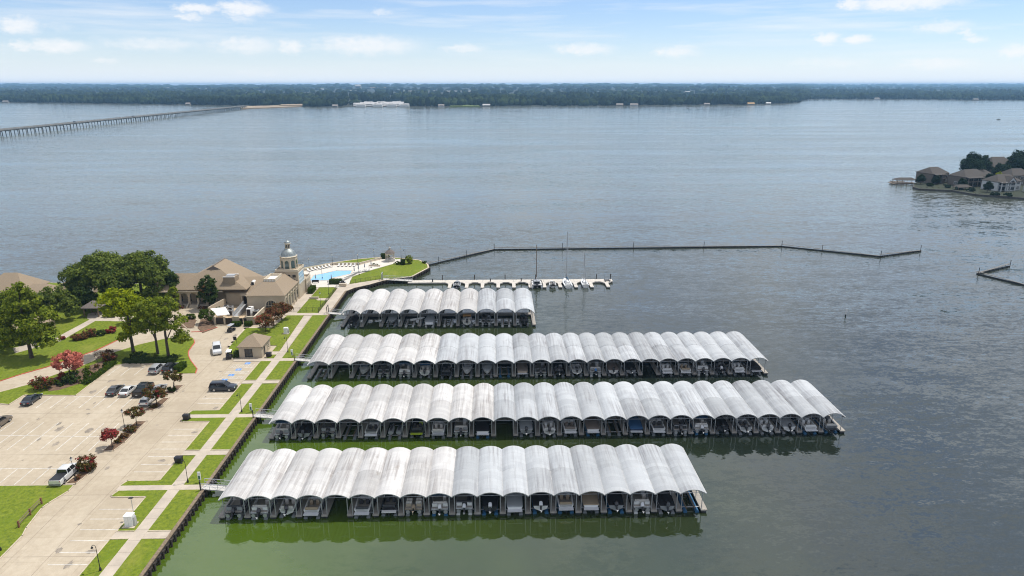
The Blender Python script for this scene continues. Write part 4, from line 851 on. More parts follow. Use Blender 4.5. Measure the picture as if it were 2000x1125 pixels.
# ================================================================ BUILDINGS
def arch_poly(w, h, n=8):
    """outline (u, z), origin at the middle of the sill; round-headed"""
    r = w / 2; return [(-r, 0), (r, 0)] + [(r * math.cos(math.pi * k / n), h - r + r * math.sin(math.pi * k / n)) for k in range(n + 1)]
def rect_poly(w, h): return [(-w / 2, 0), (w / 2, 0), (w / 2, h), (-w / 2, h)]
def opening(parent, name, face, c, plane, z, w, h, arched=False, frame_m=None, pane_m=None, bars=(1, 2), fr=.12):
    """window or door on a wall: a raised frame and a darker pane with glazing bars. face S/N looks along -y/+y, E/W along +x/-x"""
    frame_m = frame_m or TRIM; pane_m = pane_m or GLASS
    poly = (arch_poly if arched else rect_poly)(w, h); outer = (arch_poly if arched else rect_poly)(w + 2 * fr, h + fr); 
    ax = 'y' if face in 'SN' else 'x'; sg = -1 if face in 'SW' else 1
    def ex(pl, a0, a1, uo=0.0, zo=0.0): return MB().extr([(c + u + uo, z + v + zo) for u, v in pl], ax, plane + sg * a0, plane + sg * a1)
    f = MB(); n = len(poly)
    o2 = [(c + u, z + v) for u, v in outer]; i2 = [(c + u, z + v) for u, v in poly]
    if not arched: o2 = [(c - w / 2 - fr, z - fr), (c + w / 2 + fr, z - fr), (c + w / 2 + fr, z + h + fr), (c - w / 2 - fr, z + h + fr)]
    def pt(p, a): return (p[0], plane + sg * a, p[1]) if ax == 'y' else (plane + sg * a, p[0], p[1])
    vs = [pt(p, .10) for p in o2] + [pt(p, .10) for p in i2] + [pt(p, -.02) for p in o2] + [pt(p, -.02) for p in i2]
    fs = []
    for k in range(n):
        j = (k + 1) % n
        fs += [(k, j, n + j, n + k), (n + k, n + j, 3 * n + j, 3 * n + k), (k, 2 * n + k, 2 * n + j, j)]
    fo = part(parent, name, f.add(vs, fs), frame_m)
    part(fo, 'pane', ex(poly, -.02, .03), pane_m)
    b = MB(); bx, bz = bars
    for k in range(1, bx + 1):
        u = -w / 2 + w * k / (bx + 1); hh = h if not arched else h - w / 2 + math.sqrt(max(0, (w / 2) ** 2 - u * u))
        b.extr([(c + u - .03, z), (c + u + .03, z), (c + u + .03, z + hh), (c + u - .03, z + hh)], ax, plane + sg * .02, plane + sg * .06)
    for k in range(1, bz + 1):
        zz = z + (h if not arched else h - w / 2) * k / (bz + (0 if arched else 1))
        b.extr([(c - w / 2, zz - .03), (c + w / 2, zz - .03), (c + w / 2, zz + .03), (c - w / 2, zz + .03)], ax, plane + sg * .025, plane + sg * .065)
    if b.v: part(fo, 'glazing_bar', b, frame_m)
    return fo
def hip_roof(x0, x1, y0, y1, ze, zr, ridge, r0, r1, over=.45, thick=.18, flat=None):
    """hip roof; ridge 'x' or 'y' from r0 to r1 (equal = pyramid)"""
    x0 -= over; x1 += over; y0 -= over; y1 += over; b = MB(); cx, cy_ = (x0 + x1) / 2, (y0 + y1) / 2
    a = [(x0, y0, ze), (x1, y0, ze), (x1, y1, ze), (x0, y1, ze)]; lo = [(x, y, ze - thick) for x, y, _ in a]
    rg = [(r0, cy_, zr), (r1, cy_, zr)] if ridge == 'x' else [(cx, r0, zr), (cx, r1, zr)]
    if ridge == 'x': f = [(0, 1, 9, 8), (1, 2, 9), (2, 3, 8, 9), (3, 0, 8)]
    else: f = [(0, 1, 8), (1, 2, 9, 8), (2, 3, 9), (3, 0, 8, 9)]
    return b.add(a + lo + rg, f + [(0, 4, 5, 1), (1, 5, 6, 2), (2, 6, 7, 3), (3, 7, 4, 0), (7, 6, 5, 4)])
def gable_roof(x0, x1, y0, y1, ze, zr, ridge, over=.4, thick=.16):
    b = MB()
    if ridge == 'x':
        cy_ = (y0 + y1) / 2; s = (zr - ze) / ((y1 - y0) / 2); e = ze - s * over
        b.extr([(y0 - over, e), (cy_, zr), (y1 + over, e), (y1 + over, e - thick), (cy_, zr - thick), (y0 - over, e - thick)], 'x', x0 - over, x1 + over)
    else:
        cx = (x0 + x1) / 2; s = (zr - ze) / ((x1 - x0) / 2); e = ze - s * over
        b.extr([(x0 - over, e), (cx, zr), (x1 + over, e), (x1 + over, e - thick), (cx, zr - thick), (x0 - over, e - thick)], 'y', y0 - over, y1 + over)
    return b
def arcade(b, x0, n, bw, aw, z0, zspring, z1, y0, y1):
    """row of n round arches between piers"""
    for k in range(n + 1):
        px = x0 + k * bw; b.box(px - (bw - aw) / 2, px + (bw - aw) / 2, y0, y1, z0, zspring)
    r = aw / 2; m = 10
    for k in range(n):
        cx = x0 + (k + .5) * bw
        for i in range(m):
            a0 = math.pi - math.pi * i / m; a1 = math.pi - math.pi * (i + 1) / m
            p = [(cx + r * math.cos(a0), zspring + r * math.sin(a0)), (cx + r * math.cos(a1), zspring + r * math.sin(a1)), (cx + r * math.cos(a1), z1), (cx + r * math.cos(a0), z1)]
            b.extr(p, 'y', y0, y1)
    for k in range(n + 1):
        px = x0 + k * bw; b.box(px - (bw - aw) / 2, px + (bw - aw) / 2, y0, y1, zspring, z1)
    return b
G0 = ZL - .1
DWIN = mat('dark shop glass', (.02, .025, .03), .08, spec=.7); GRNW = mat('green tinted glass', (.03, .07, .07), .06, spec=.8); BLUW = mat('sky blue glazing', (.25, .38, .45), .05, spec=.9)
# --- club house: wings, hall, tower
club = thing('club_house', 'large tan stucco club house with shingle roofs and domed tower by the water', 'building', (-70, 190, 0))
club.location = (0, 0, 0)
WX0, WX1, WY0, WY1 = -68.4, -58.2, 180.4, 195.0
wing = part(club, 'wing_wall', MB().box(WX0, WX1, WY0, WY1, G0, 6.4), STUCCO)
part(wing, 'cornice', MB().box(WX0 - .12, WX1 + .12, WY0 - .12, WY1, 6.05, 6.3), TRIM)
roof = MB(); rx0, rx1, ry0 = -65.1, -61.6, 185.0
e_ = .35
roof.add([(WX0 - e_, WY0 - e_, 6.32), (WX1 + e_, WY0 - e_, 6.32), (WX1 + e_, WY1 + .2, 6.32), (WX0 - e_, WY1 + .2, 6.32), (rx0, ry0, 9.0), (rx1, ry0, 9.0), (rx1, WY1 + .2, 9.0), (rx0, WY1 + .2, 9.0),
          (WX0 - e_, WY0 - e_, 6.44), (WX1 + e_, WY0 - e_, 6.44), (WX1 + e_, WY1 + .2, 6.44), (WX0 - e_, WY1 + .2, 6.44)],
         [(3, 2, 1, 0), (8, 9, 5, 4), (9, 10, 6, 5), (11, 8, 4, 7), (4, 5, 6, 7), (0, 1, 9, 8), (1, 2, 10, 9), (3, 0, 8, 11)])
rf = part(club, 'wing_roof', roof, SHING)
well = MB().box(rx0 + .1, rx1 - .1, ry0 + .1, ry0 + .3, 8.9, 9.75).box(rx0 + .1, rx1 - .1, 191.0, 191.2, 8.9, 9.75).box(rx0 + .1, rx0 + .3, ry0 + .3, 191.0, 8.9, 9.75).box(rx1 - .3, rx1 - .1, ry0 + .3, 191.0, 8.9, 9.75)
wl = part(rf, 'roof_well_parapet', well, TRIM)
part(rf, 'roof_well_floor', MB().box(rx0 + .3, rx1 - .3, ry0 + .3, 191.0, 8.9, 9.08), WHITE)
for k in range(7): part(rf, 'louvre', MB().box(rx0 + .35 + k * .43, rx0 + .53 + k * .43, ry0 + .06, ry0 + .12, 9.05, 9.6), WHITE)
opening(club, 'arched_entrance', 'S', -61.9, WY0, ZL, 2.9, 3.9, True, bars=(3, 1), fr=.3, pane_m=DWIN)
for k in range(5): opening(club, 'arched_window', 'E', 182.2 + 2.55 * k, WX1, 2.2, 1.5, 3.1, True, pane_m=DWIN, bars=(1, 1))
for k in range(6): part(club, 'pilaster', MB().box(WX1 + .002, WX1 + .22, 180.75 + 2.55 * k, 181.1 + 2.55 * k, G0, 6.04), TRIM)
# tower block and octagonal lantern tower
TX0, TX1, TY0, TY1 = -64.3, -57.9, 193.8, 200.2
tb = part(club, 'tower_block', MB().box(TX0, TX1, TY0 + .002, TY1, G0 + .002, 9.7), STUCCO)
part(tb, 'parapet', MB().box(TX0 - .15, TX1 + .15, TY0 - .15, TY1 + .15, 9.45, 9.62).box(TX0 - .1, TX1 + .1, TY0 - .1, TY0 + .12, 9.621, 10.05).box(TX0 - .1, TX0 + .12, TY0 + .121, TY1 + .1, 9.621, 10.05).box(TX1 - .12, TX1 + .1, TY0 + .121, TY1 + .1, 9.621, 10.05).box(TX0 + .121, TX1 - .121, TY1 - .12, TY1 + .1, 9.621, 10.05), TRIM)
for k in range(3): opening(club, 'tower_window', 'S', -62.1 + 1.55 * k, TY0, 7.7, 1.0, .9, pane_m=DWIN, bars=(0, 0), fr=.08)
opening(club, 'glazed_bay', 'E', 197.0, TX1, 5.6, 5.0, 3.2, pane_m=BLUW, bars=(4, 2), fr=.12, frame_m=WHITE)
rl_ = MB()
for q in ((TX1, TY0, TX1, TY1), (TX0, TY1, TX1, TY1), (TX0, TY0, TX0, TY1)):
    rl_.tube((q[0], q[1], 10.6), (q[2], q[3], 10.6), .03, n=5)
    for k in range(9): rl_.tube((q[0] + (q[2] - q[0]) * k / 8, q[1] + (q[3] - q[1]) * k / 8, 10.0), (q[0] + (q[2] - q[0]) * k / 8, q[1] + (q[3] - q[1]) * k / 8, 10.6), .018, n=4)
part(tb, 'roof_railing', rl_, DARKM)
oc = (-61.1, 197.0); ph = math.pi / 8
part(club, 'octagon_drum', MB().lathe([(2.35, 9.63), (2.35, 13.2)], 8, oc, ph), TRIM)
for k in range(8):
    a = k * math.pi / 4; ap = 2.35 * math.cos(ph)
    w_ = MB().extr(arch_poly(1.15, 2.35), 'y', 0, .06); fr_ = MB().extr(arch_poly(1.5, 2.55), 'y', 0, .04)
    M_ = Matrix.Translation((oc[0] + ap * math.cos(a), oc[1] + ap * math.sin(a), 10.1)) @ Matrix.Rotation(a - math.pi / 2, 4, 'Z')
    for q in (w_, fr_): q.v = [tuple(M_ @ Vector(v)) for v in q.v]
    fo = part(club, 'drum_window', fr_, TRIM); part(fo, 'pane', w_, GRNW)
    part(club, 'corner_pier', MB().tube((oc[0] + 2.35 * math.cos(a + ph), oc[1] + 2.35 * math.sin(a + ph), 9.63), (oc[0] + 2.35 * math.cos(a + ph), oc[1] + 2.35 * math.sin(a + ph), 13.15), .16, n=8), TRIM)
part(club, 'drum_cornice', MB().lathe([(2.4, 13.2), (2.55, 13.3), (2.6, 13.5), (2.3, 13.65)], 8, oc, ph), TRIM)
dm = [(2.25, 13.6)] + [(2.12 * math.cos(t_), 13.75 + 2.0 * math.sin(t_)) for t_ in [k * math.pi / 2 / 9 for k in range(8)]]
part(club, 'dome', MB().lathe(dm, 24, oc), LEADD, smooth=40)
part(club, 'lantern_base', MB().lathe([(1.05, 15.3), (1.15, 15.45), (.85, 15.7)], 12, oc), LEADD, smooth=40)
ln = part(club, 'lantern', MB().lathe([(.72, 15.7), (.72, 17.1)], 8, oc, ph), TRIM)
for k in range(8):
    a = k * math.pi / 4; ap = .72 * math.cos(ph); M_ = Matrix.Translation((oc[0] + ap * math.cos(a), oc[1] + ap * math.sin(a), 15.95)) @ Matrix.Rotation(a - math.pi / 2, 4, 'Z')
    q = MB().extr(arch_poly(.34, 1.0, 6), 'y', 0, .03); q.v = [tuple(M_ @ Vector(v)) for v in q.v]; part(ln, 'lantern_window', q, DWIN)
part(club, 'lantern_cornice', MB().lathe([(.75, 17.1), (.95, 17.2), (.95, 17.3), (.8, 17.35)], 16, oc), TRIM)
part(club, 'lantern_dome', MB().lathe([(.85 * math.cos(t_), 17.35 + .75 * math.sin(t_)) for t_ in [k * math.pi / 2 / 6 for k in range(6)]] + [(.06, 18.12), (.06, 18.6), (.02, 18.7)], 16, oc), LEADD, smooth=40)
# pool-side terrace
tr = part(club, 'terrace_wall', MB().box(-62.5, -57.5, 200.21, 205.2, G0, 5.0), STUCCO)
part(tr, 'terrace_parapet', MB().box(-57.75, -57.45, 200.3, 205.3, 5.0, 5.55).box(-62.5, -57.751, 205.05, 205.3, 5.0, 5.55), TRIM)
for y in (201.6, 203.9): opening(club, 'terrace_window', 'E', y, -57.5, 2.0, 1.2, 2.0, True, pane_m=DWIN)
tr_ = MB()
for k in range(12): tr_.tube((-57.6, 200.5 + k * .42, 5.55), (-57.6, 200.5 + k * .42, 6.2), .02, n=4)
tr_.tube((-57.6, 200.5, 6.2), (-57.6, 205.2, 6.2), .03, n=5); part(tr, 'terrace_railing', tr_, DARKM)
# link between wing and hall
part(club, 'link_wall', MB().box(-77.2, WX0 - .01, 188.4, 199.5, G0, 5.1), STUCCO)
lr = MB().extr([(187.8, 5.0), (194.2, 8.0), (200.0, 5.2), (200.0, 5.0), (194.2, 7.7), (187.8, 4.85)], 'x', -77.5, -65.5)
lro = part(club, 'link_roof', lr, SHING)
for x in (-73.2, -70.2):
    part(lro, 'roof_ventilator', MB().extr([(x - .42, 6.2), (x + .42, 6.2), (x + .42, 7.2), (x + .25, 7.45), (x - .25, 7.45), (x - .42, 7.2)], 'y', 190.8, 192.6), WHITE); part(lro, 'ventilator_mouth', MB().box(x - .36, x + .36, 190.74, 190.79, 6.3, 7.2), BLACK)
mw = part(lro, 'mechanical_screen', MB().frustum(-77.4, -74.0, 187.9, 191.4, 6.4, -77.3, -74.1, 188.1, 191.3, 9.5), SHING); part(mw, 'screen_cap', MB().box(-77.4, -74.0, 188.0, 188.25, 9.5, 9.65).box(-77.4, -74.0, 191.1, 191.35, 9.5, 9.65), WHITE); part(mw, 'air_handler', MB().box(-76.9, -74.6, 189.0, 190.6, 9.48, 9.8), GALV)
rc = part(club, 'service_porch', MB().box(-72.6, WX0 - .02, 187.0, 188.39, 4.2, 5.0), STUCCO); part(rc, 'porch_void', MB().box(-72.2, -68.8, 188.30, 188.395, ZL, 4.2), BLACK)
part(rc, 'porch_pier', MB().box(-72.6, -72.2, 187.1, 188.3, G0, 4.199), STUCCO)
# main hall with ridge along the shore axis and a Dutch gable
HX0, HX1, HY0, HY1, HE, HR = -91.5, -71.1, 187.2, 200.6, 6.3, 11.9
part(club, 'hall_wall', MB().box(HX0, HX1, 190.4, HY1, G0, HE), STUCCO)
xm = (HX0 + HX1) / 2; o_ = .5; hr_ = MB()
A = [(HX0 - o_, HY0 - o_, HE), (HX1 + o_, HY0 - o_, HE), (HX1 + o_, HY1 + .3, HE), (HX0 - o_, HY1 + .3, HE)]
gz = 10.8; gy = 191.8; gx = (HR - gz) / (HR - HE) * (HX1 + o_ - xm)
hr_.add(A + [(x, y, z - .2) for x, y, z in A] + [(xm, HY1 + .3, HR), (xm, gy + .1, HR), (xm - gx, gy, gz), (xm + gx, gy, gz)],
        [(0, 1, 11, 10), (1, 2, 8, 9, 11), (3, 0, 10, 9, 8), (10, 11, 9), (2, 3, 8), (0, 4, 5, 1), (1, 5, 6, 2), (2, 6, 7, 3), (3, 7, 4, 0), (7, 6, 5, 4)])
hro = part(club, 'hall_roof', hr_, SHING)
part(hro, 'gablet_face', MB().add([(xm - gx + .1, gy - .06, gz + .05), (xm + gx - .1, gy - .06, gz + .05), (xm, gy + .03, HR - .05)], [(0, 1, 2)]), SHINGD)
part(hro, 'ridge_cap', MB().bar((xm, gy, HR + .03), (xm, HY1 + .3, HR + .03), .35, .1), SHINGD)
# west wing with arcade
part(club, 'wing_wall', MB().box(-96.5, HX0 - .01, 190.4, 198.0, G0, 6.0), STUCCO)
part(club, 'arcade', arcade(MB(), -92.3, 5, 2.5, 1.9, G0, 4.2, 5.95, 187.25, 187.75), STUCCO)
part(club, 'arcade_floor', MB().box(-92.6, -77.2, 187.3, 190.39, G0, 1.75), WALK)
for k in range(5):
    opening(club, 'arcade_door' if k in (2,) else 'arcade_window', 'S', -92.3 + 2.5 * (k + .5), 190.4, 1.76, 1.3 if k == 2 else 1.2, 2.6, False, pane_m=DWIN, bars=(1, 2), frame_m=TRIM)
for k in range(4): part(club, 'entrance_step', MB().box(-87.2, -84.9, 185.9 + .33 * k, 187.24, ZL + .001 * k, ZL + .16 * (k + 1)), KERB)
for x in (-87.5, -84.65): part(club, 'stair_wall', MB().extr([(185.6, ZL - .05), (187.2, ZL - .05), (187.2, 2.4), (185.6, 1.5)], 'x', x - .14, x + .14), TRIM)
wr = MB().extr([(186.7, 5.85), (192.0, 9.7), (198.6, 5.9), (198.6, 5.7), (192.0, 9.4), (186.7, 5.65)], 'x', -97.0, -84.0); part(club, 'wing_roof', wr, SHING)
part(club, 'eave_gutter', MB().box(-97.0, -77.4, 186.55, 186.72, 5.62, 5.84), TRIM)
# --- service yard in front of the club house
yd = thing('service_yard_wall', 'tan walls with dark gates enclosing the club service yard', 'wall', (0, 0, 0))
part(yd, 'yard_wall', MB().box(-69.1, -67.7, 171.5, 171.8, G0, 3.3), STUCCO); part(yd, 'yard_wall', MB().box(-65.7, -63.5, 171.5, 171.8, G0, 3.3), STUCCO)
part(yd, 'yard_wall', MB().box(-63.8, -63.5, 171.801, 180.38, G0, 3.3), STUCCO); part(yd, 'yard_wall', MB().bar((-78.4, 178.6, 2.1), (-73.9, 171.9, 2.1), .3, 2.4), STUCCO); part(yd, 'yard_wall', MB().bar((-78.4, 178.6, 2.3), (-77.0, 186.9, 2.3), .3, 2.8), STUCCO)
for x in (-74.0, -71.5, -69.15): part(yd, 'gate_pier', MB().box(x - .22, x + .22, 171.35, 171.85, G0, 3.4), STUCCO)
part(yd, 'wall_cap', MB().box(-69.1, -67.66, 171.44, 171.86, 3.301, 3.4), TRIM); part(yd, 'wall_cap', MB().box(-65.74, -63.44, 171.44, 171.86, 3.301, 3.4), TRIM); part(yd, 'wall_cap', MB().box(-63.86, -63.44, 171.862, 180.3, 3.301, 3.4), TRIM)
GATE = mat('dark brown gate', (.035, .026, .02), .7, var=.3, vscale=3)
for x0, x1 in ((-73.75, -71.75), (-71.25, -69.4)):
    g = part(yd, 'gate', MB().box(x0, x1, 171.55, 171.62, ZL + .1, 3.0), GATE)
    for k in range(8): part(g, 'slat', MB().box(x0 + .03 + k * (x1 - x0) / 8, x0 + (k + 1) * (x1 - x0) / 8 - .03, 171.51, 171.549, ZL + .12, 2.98), GATE)
for x0, x1 in ((-67.65, -66.75), (-66.65, -65.75)):
    g = part(yd, 'iron_gate', MB().box(x0, x1, 171.6, 171.65, ZL + .1, 2.9), BLACK)
t = thing('canopy_roof', 'flat white canopy roof over the left of the service yard', 'canopy')
part(t, 'roof_sheet', MB().prism([(-77.7, 178.2), (-73.6, 172.2), (-70.6, 173.2), (-74.0, 179.3)], 3.35, 3.5), WHITE)
for x, y in ((-77.2, 178.0), (-73.5, 172.7), (-71.0, 173.4), (-74.2, 178.8)): part(t, 'post', MB().tube((x, y, ZL), (x, y, 3.36), .06, n=6), GALV)
lawn([(-73.8, 172), (-63.9, 172), (-63.9, 180.3), (-68.3, 180.3), (-68.3, 187), (-76.6, 187), (-77.8, 179)], 'yard_floor', mat('warm yard concrete', (.55, .42, .27), .85, var=.15, vscale=.5, coord='World'), ZL + .03)
def unit(label, x0, x1, y0, y1, z1, m=GALV, cat='air conditioner', name='air_conditioner'):
    t = thing(name, label, cat, ((x0 + x1) / 2, (y0 + y1) / 2, ZL + .03)); w, d = (x1 - x0) / 2, (y1 - y0) / 2
    part(t, 'cabinet', MB().box(-w, w, -d, d, .08, z1), m); part(t, 'base_pad', MB().box(-w - .1, w + .1, -d - .1, d + .1, 0, .08), KERB)
    part(t, 'fan_grille', MB().lathe([(min(w, d) * .75, z1), (min(w, d) * .75, z1 + .07), (min(w, d) * .3, z1 + .09)], 12), BLACK); part(t, 'side_louvre', MB().box(-w * .8, w * .8, -d - .03, -d - .001, .3, z1 - .2), DARKM)
unit('tall white walk-in cooler box in the club service yard', -67.6, -66.4, 176.8, 179.4, 2.6, WHITE, 'cabinet', 'cooler_cabinet')
unit('grey compressor cabinet beside the white cooler box', -66.1, -64.7, 177.2, 178.8, 1.9)
unit('low white bin chest by the yard side wall', -65.3, -64.0, 174.2, 175.6, .9, WHITE, 'chest', 'storage_chest')
unit('grey air conditioner at the back left of the service yard', -76.2, -75.0, 182.6, 184.0, 1.5); unit('second grey air conditioner beside the yard ramp', -74.6, -73.5, 182.2, 183.6, 1.4); unit('third air conditioner in front of the yard ramp', -73.4, -72.2, 178.8, 180.0, 1.5)
t = thing('ramp', 'grey ramp with solid rails up to the club service door', 'ramp', (-70.9, 182, ZL + .03)); part(t, 'ramp_deck', MB().extr([(-4.5, 0), (4.5, 0), (4.5, .9), (-4.5, .1)], 'x', -.75, .75), GALV)
for s in (-1, 1): part(t, 'ramp_rail', MB().extr([(-4.5, .2), (4.5, 1.0), (4.5, 1.9), (-4.5, 1.1)], 'x', s * .8 - .04, s * .8 + .04), GALV)
# --- small harbour office
sh = thing('harbour_office', 'small square tan harbour office with pyramid roof by the lot', 'building')
SX0, SX1, SY0, SY1 = -59.5, -54.3, 148.4, 154.6
part(sh, 'wall', MB().box(SX0, SX1, SY0, SY1, G0, 3.9), STUCCO); part(sh, 'roof', hip_roof(SX0, SX1, SY0, SY1, 3.95, 6.0, 'y', 151.0, 152.0, .35, .14), SHING)
opening(sh, 'window', 'S', -57.3, SY0, 1.5, 1.5, 1.7, pane_m=DWIN, bars=(1, 1), frame_m=DARKM); opening(sh, 'door', 'E', 150.2, SX1, ZL + .1, .95, 2.1, pane_m=GATE, bars=(0, 0)); opening(sh, 'window', 'E', 152.8, SX1, 2.0, .9, 1.2, pane_m=DWIN)
# --- gazebo on the point
gz_ = thing('gazebo', 'white columned gazebo with grey domed roof on the grassy point', 'gazebo', (-37.8, 238.0, ZG + .05)); gz_.scale = (.86, .86, .76)
part(gz_, 'plinth', MB().lathe([(2.1, 0), (2.1, 1.15), (1.95, 1.25)], 8, ph=ph), mat('grey stone base', (.42, .40, .37), .9, var=.15, vscale=2))
for k in range(8): part(gz_, 'column', MB().lathe([(.17, 1.25), (.13, 1.5), (.12, 3.3), (.18, 3.5)], 8, (1.75 * math.cos(k * math.pi / 4 + ph), 1.75 * math.sin(k * math.pi / 4 + ph))), TRIM)
part(gz_, 'entablature', MB().lathe([(2.0, 3.5), (2.05, 3.9)], 8, ph=ph), TRIM); part(gz_, 'roof', MB().lathe([(2.3, 3.9), (1.6, 4.7), (.75, 5.4), (.5, 5.6)], 8, ph=ph), SHINGD)
part(gz_, 'cupola', MB().lathe([(.42, 5.6), (.42, 6.3), (.5, 6.35), (.2, 6.75), (.03, 7.0)], 8, ph=ph), mat('grey stone base', (.42, .40, .37)))
# --- dark pavilion in the garden
pv = thing('pavilion', 'small dark roofed open pavilion on timber posts under the oaks', 'pavilion', (-110.0, 180.2, ZG + .016))
part(pv, 'roof', hip_roof(-2.2, 2.2, -2.0, 2.0, 2.7, 4.2, 'x', -.1, .1, .4, .15), SHINGD)
for x in (-1.9, 1.9):
    for y in (-1.7, 1.7): part(pv, 'post', MB().box(x - .12, x + .12, y - .12, y + .12, 0, 2.56), TIMBER)
part(pv, 'table', MB().box(-.8, .8, -.4, .4, .7, .78).box(-.1, .1, -.1, .1, 0, .7), TIMBER)
# --- houses at the left edge beyond the trees
BRK = mat('tan brick', (.36, .27, .20), .9, var=.2, vscale=3)
def house(label, x, y, w, d, ze, zr, ridge, rz=0.0, wall=None, roof_m=None, win=3, two=True, name='house', cat='house', z=1.1, chimney=None, hipped=True, rl=.45):
    t = thing(name, label, cat, (x, y, z), rz); wall = wall or BRK; roof_m = roof_m or SHING
    part(t, 'wall', MB().box(-w / 2, w / 2, -d / 2, d / 2, -.4, ze), wall)
    if hipped:
        r = max(w, d) * rl / 2; ro = part(t, 'roof', hip_roof(-w / 2, w / 2, -d / 2, d / 2, ze + .02, zr, ridge, -r, r), roof_m)
    else:
        ro = part(t, 'roof', gable_roof(-w / 2, w / 2, -d / 2, d / 2, ze + .02, zr, ridge), roof_m)
        if ridge == 'x': pl = [(-d / 2, ze), (d / 2, ze), (0, zr - .2)]; [part(t, 'gable', MB().extr(pl, 'x', a, a + s * .15), wall) for a, s in ((-w / 2, 1), (w / 2, -1))]
        else: pl = [(-w / 2, ze), (w / 2, ze), (0, zr - .2)]; [part(t, 'gable', MB().extr(pl, 'y', a, a + s * .15), wall) for a, s in ((-d / 2, 1), (d / 2, -1))]
    if chimney: part(ro, 'chimney', MB().box(chimney[0] - .6, chimney[0] + .6, chimney[1] - .5, chimney[1] + .5, ze - .5, zr + chimney[2]).box(chimney[0] - .75, chimney[0] + .75, chimney[1] - .65, chimney[1] + .65, zr + chimney[2], zr + chimney[2] + .25), BRK)
    for k in range(win):
        u = -w / 2 + w * (k + .5) / win
        opening(t, 'window', 'S', u, -d / 2, .9, w / win * .42, 1.5, pane_m=DWIN, bars=(1, 1), frame_m=WHITE, fr=.1)
        if two: opening(t, 'window', 'S', u, -d / 2, 3.8, w / win * .42, 1.4, pane_m=DWIN, bars=(1, 1), frame_m=WHITE, fr=.1)
    opening(t, 'window', 'W', 0, -w / 2, .9, d * .2, 1.5, pane_m=DWIN, frame_m=WHITE); opening(t, 'window', 'E', 0, w / 2, .9, d * .2, 1.5, pane_m=DWIN, frame_m=WHITE)
    return t
_h = house('large tan brick house with broad hip roof at the left edge', -142.5, 197, 13, 11, 3.2, 7.8, 'x', chimney=(-8.0, 2.5, 1.2), two=False, rl=.3)
part(_h, 'gable_roof', MB().extr([(-7.0, 2.5), (-4.2, 5.2), (-1.4, 2.5), (-1.4, 2.3), (-4.2, 4.95), (-7.0, 2.3)], 'y', -7.8, 0), SHING); part(_h, 'gable', MB().extr([(-6.4, -.3), (-2.0, -.3), (-2.0, 2.8), (-4.2, 4.9), (-6.4, 2.8)], 'y', -7.4, -5.49), BRK)
house('low tan house wing with a small front gable among the trees', -131.0, 191.5, 9, 9, 3.2, 5.9, 'x', two=False, win=2)
house('tan roofed cottage low behind the green tree at the left edge', -118.5, 166, 8, 8, 2.8, 4.6, 'x', two=False, win=2)
house('small far lodge with pale roof behind the oaks', -125.5, 199, 8, 7, 3.4, 5.8, 'y', two=False, win=2)
t = thing('shore_kiosk', 'white domed roof just showing beyond the oak crowns', 'building', (-107.6, 211.2, 1.1)); part(t, 'wall', MB().lathe([(1.2, -.2), (1.2, 5.6)], 12), STUCCO); part(t, 'dome', MB().lathe([(1.4 * math.cos(a), 5.6 + 1.5 * math.sin(a)) for a in [k * math.pi / 2 / 6 for k in range(6)]] + [(.05, 7.15)], 16), WHITE, smooth=40)


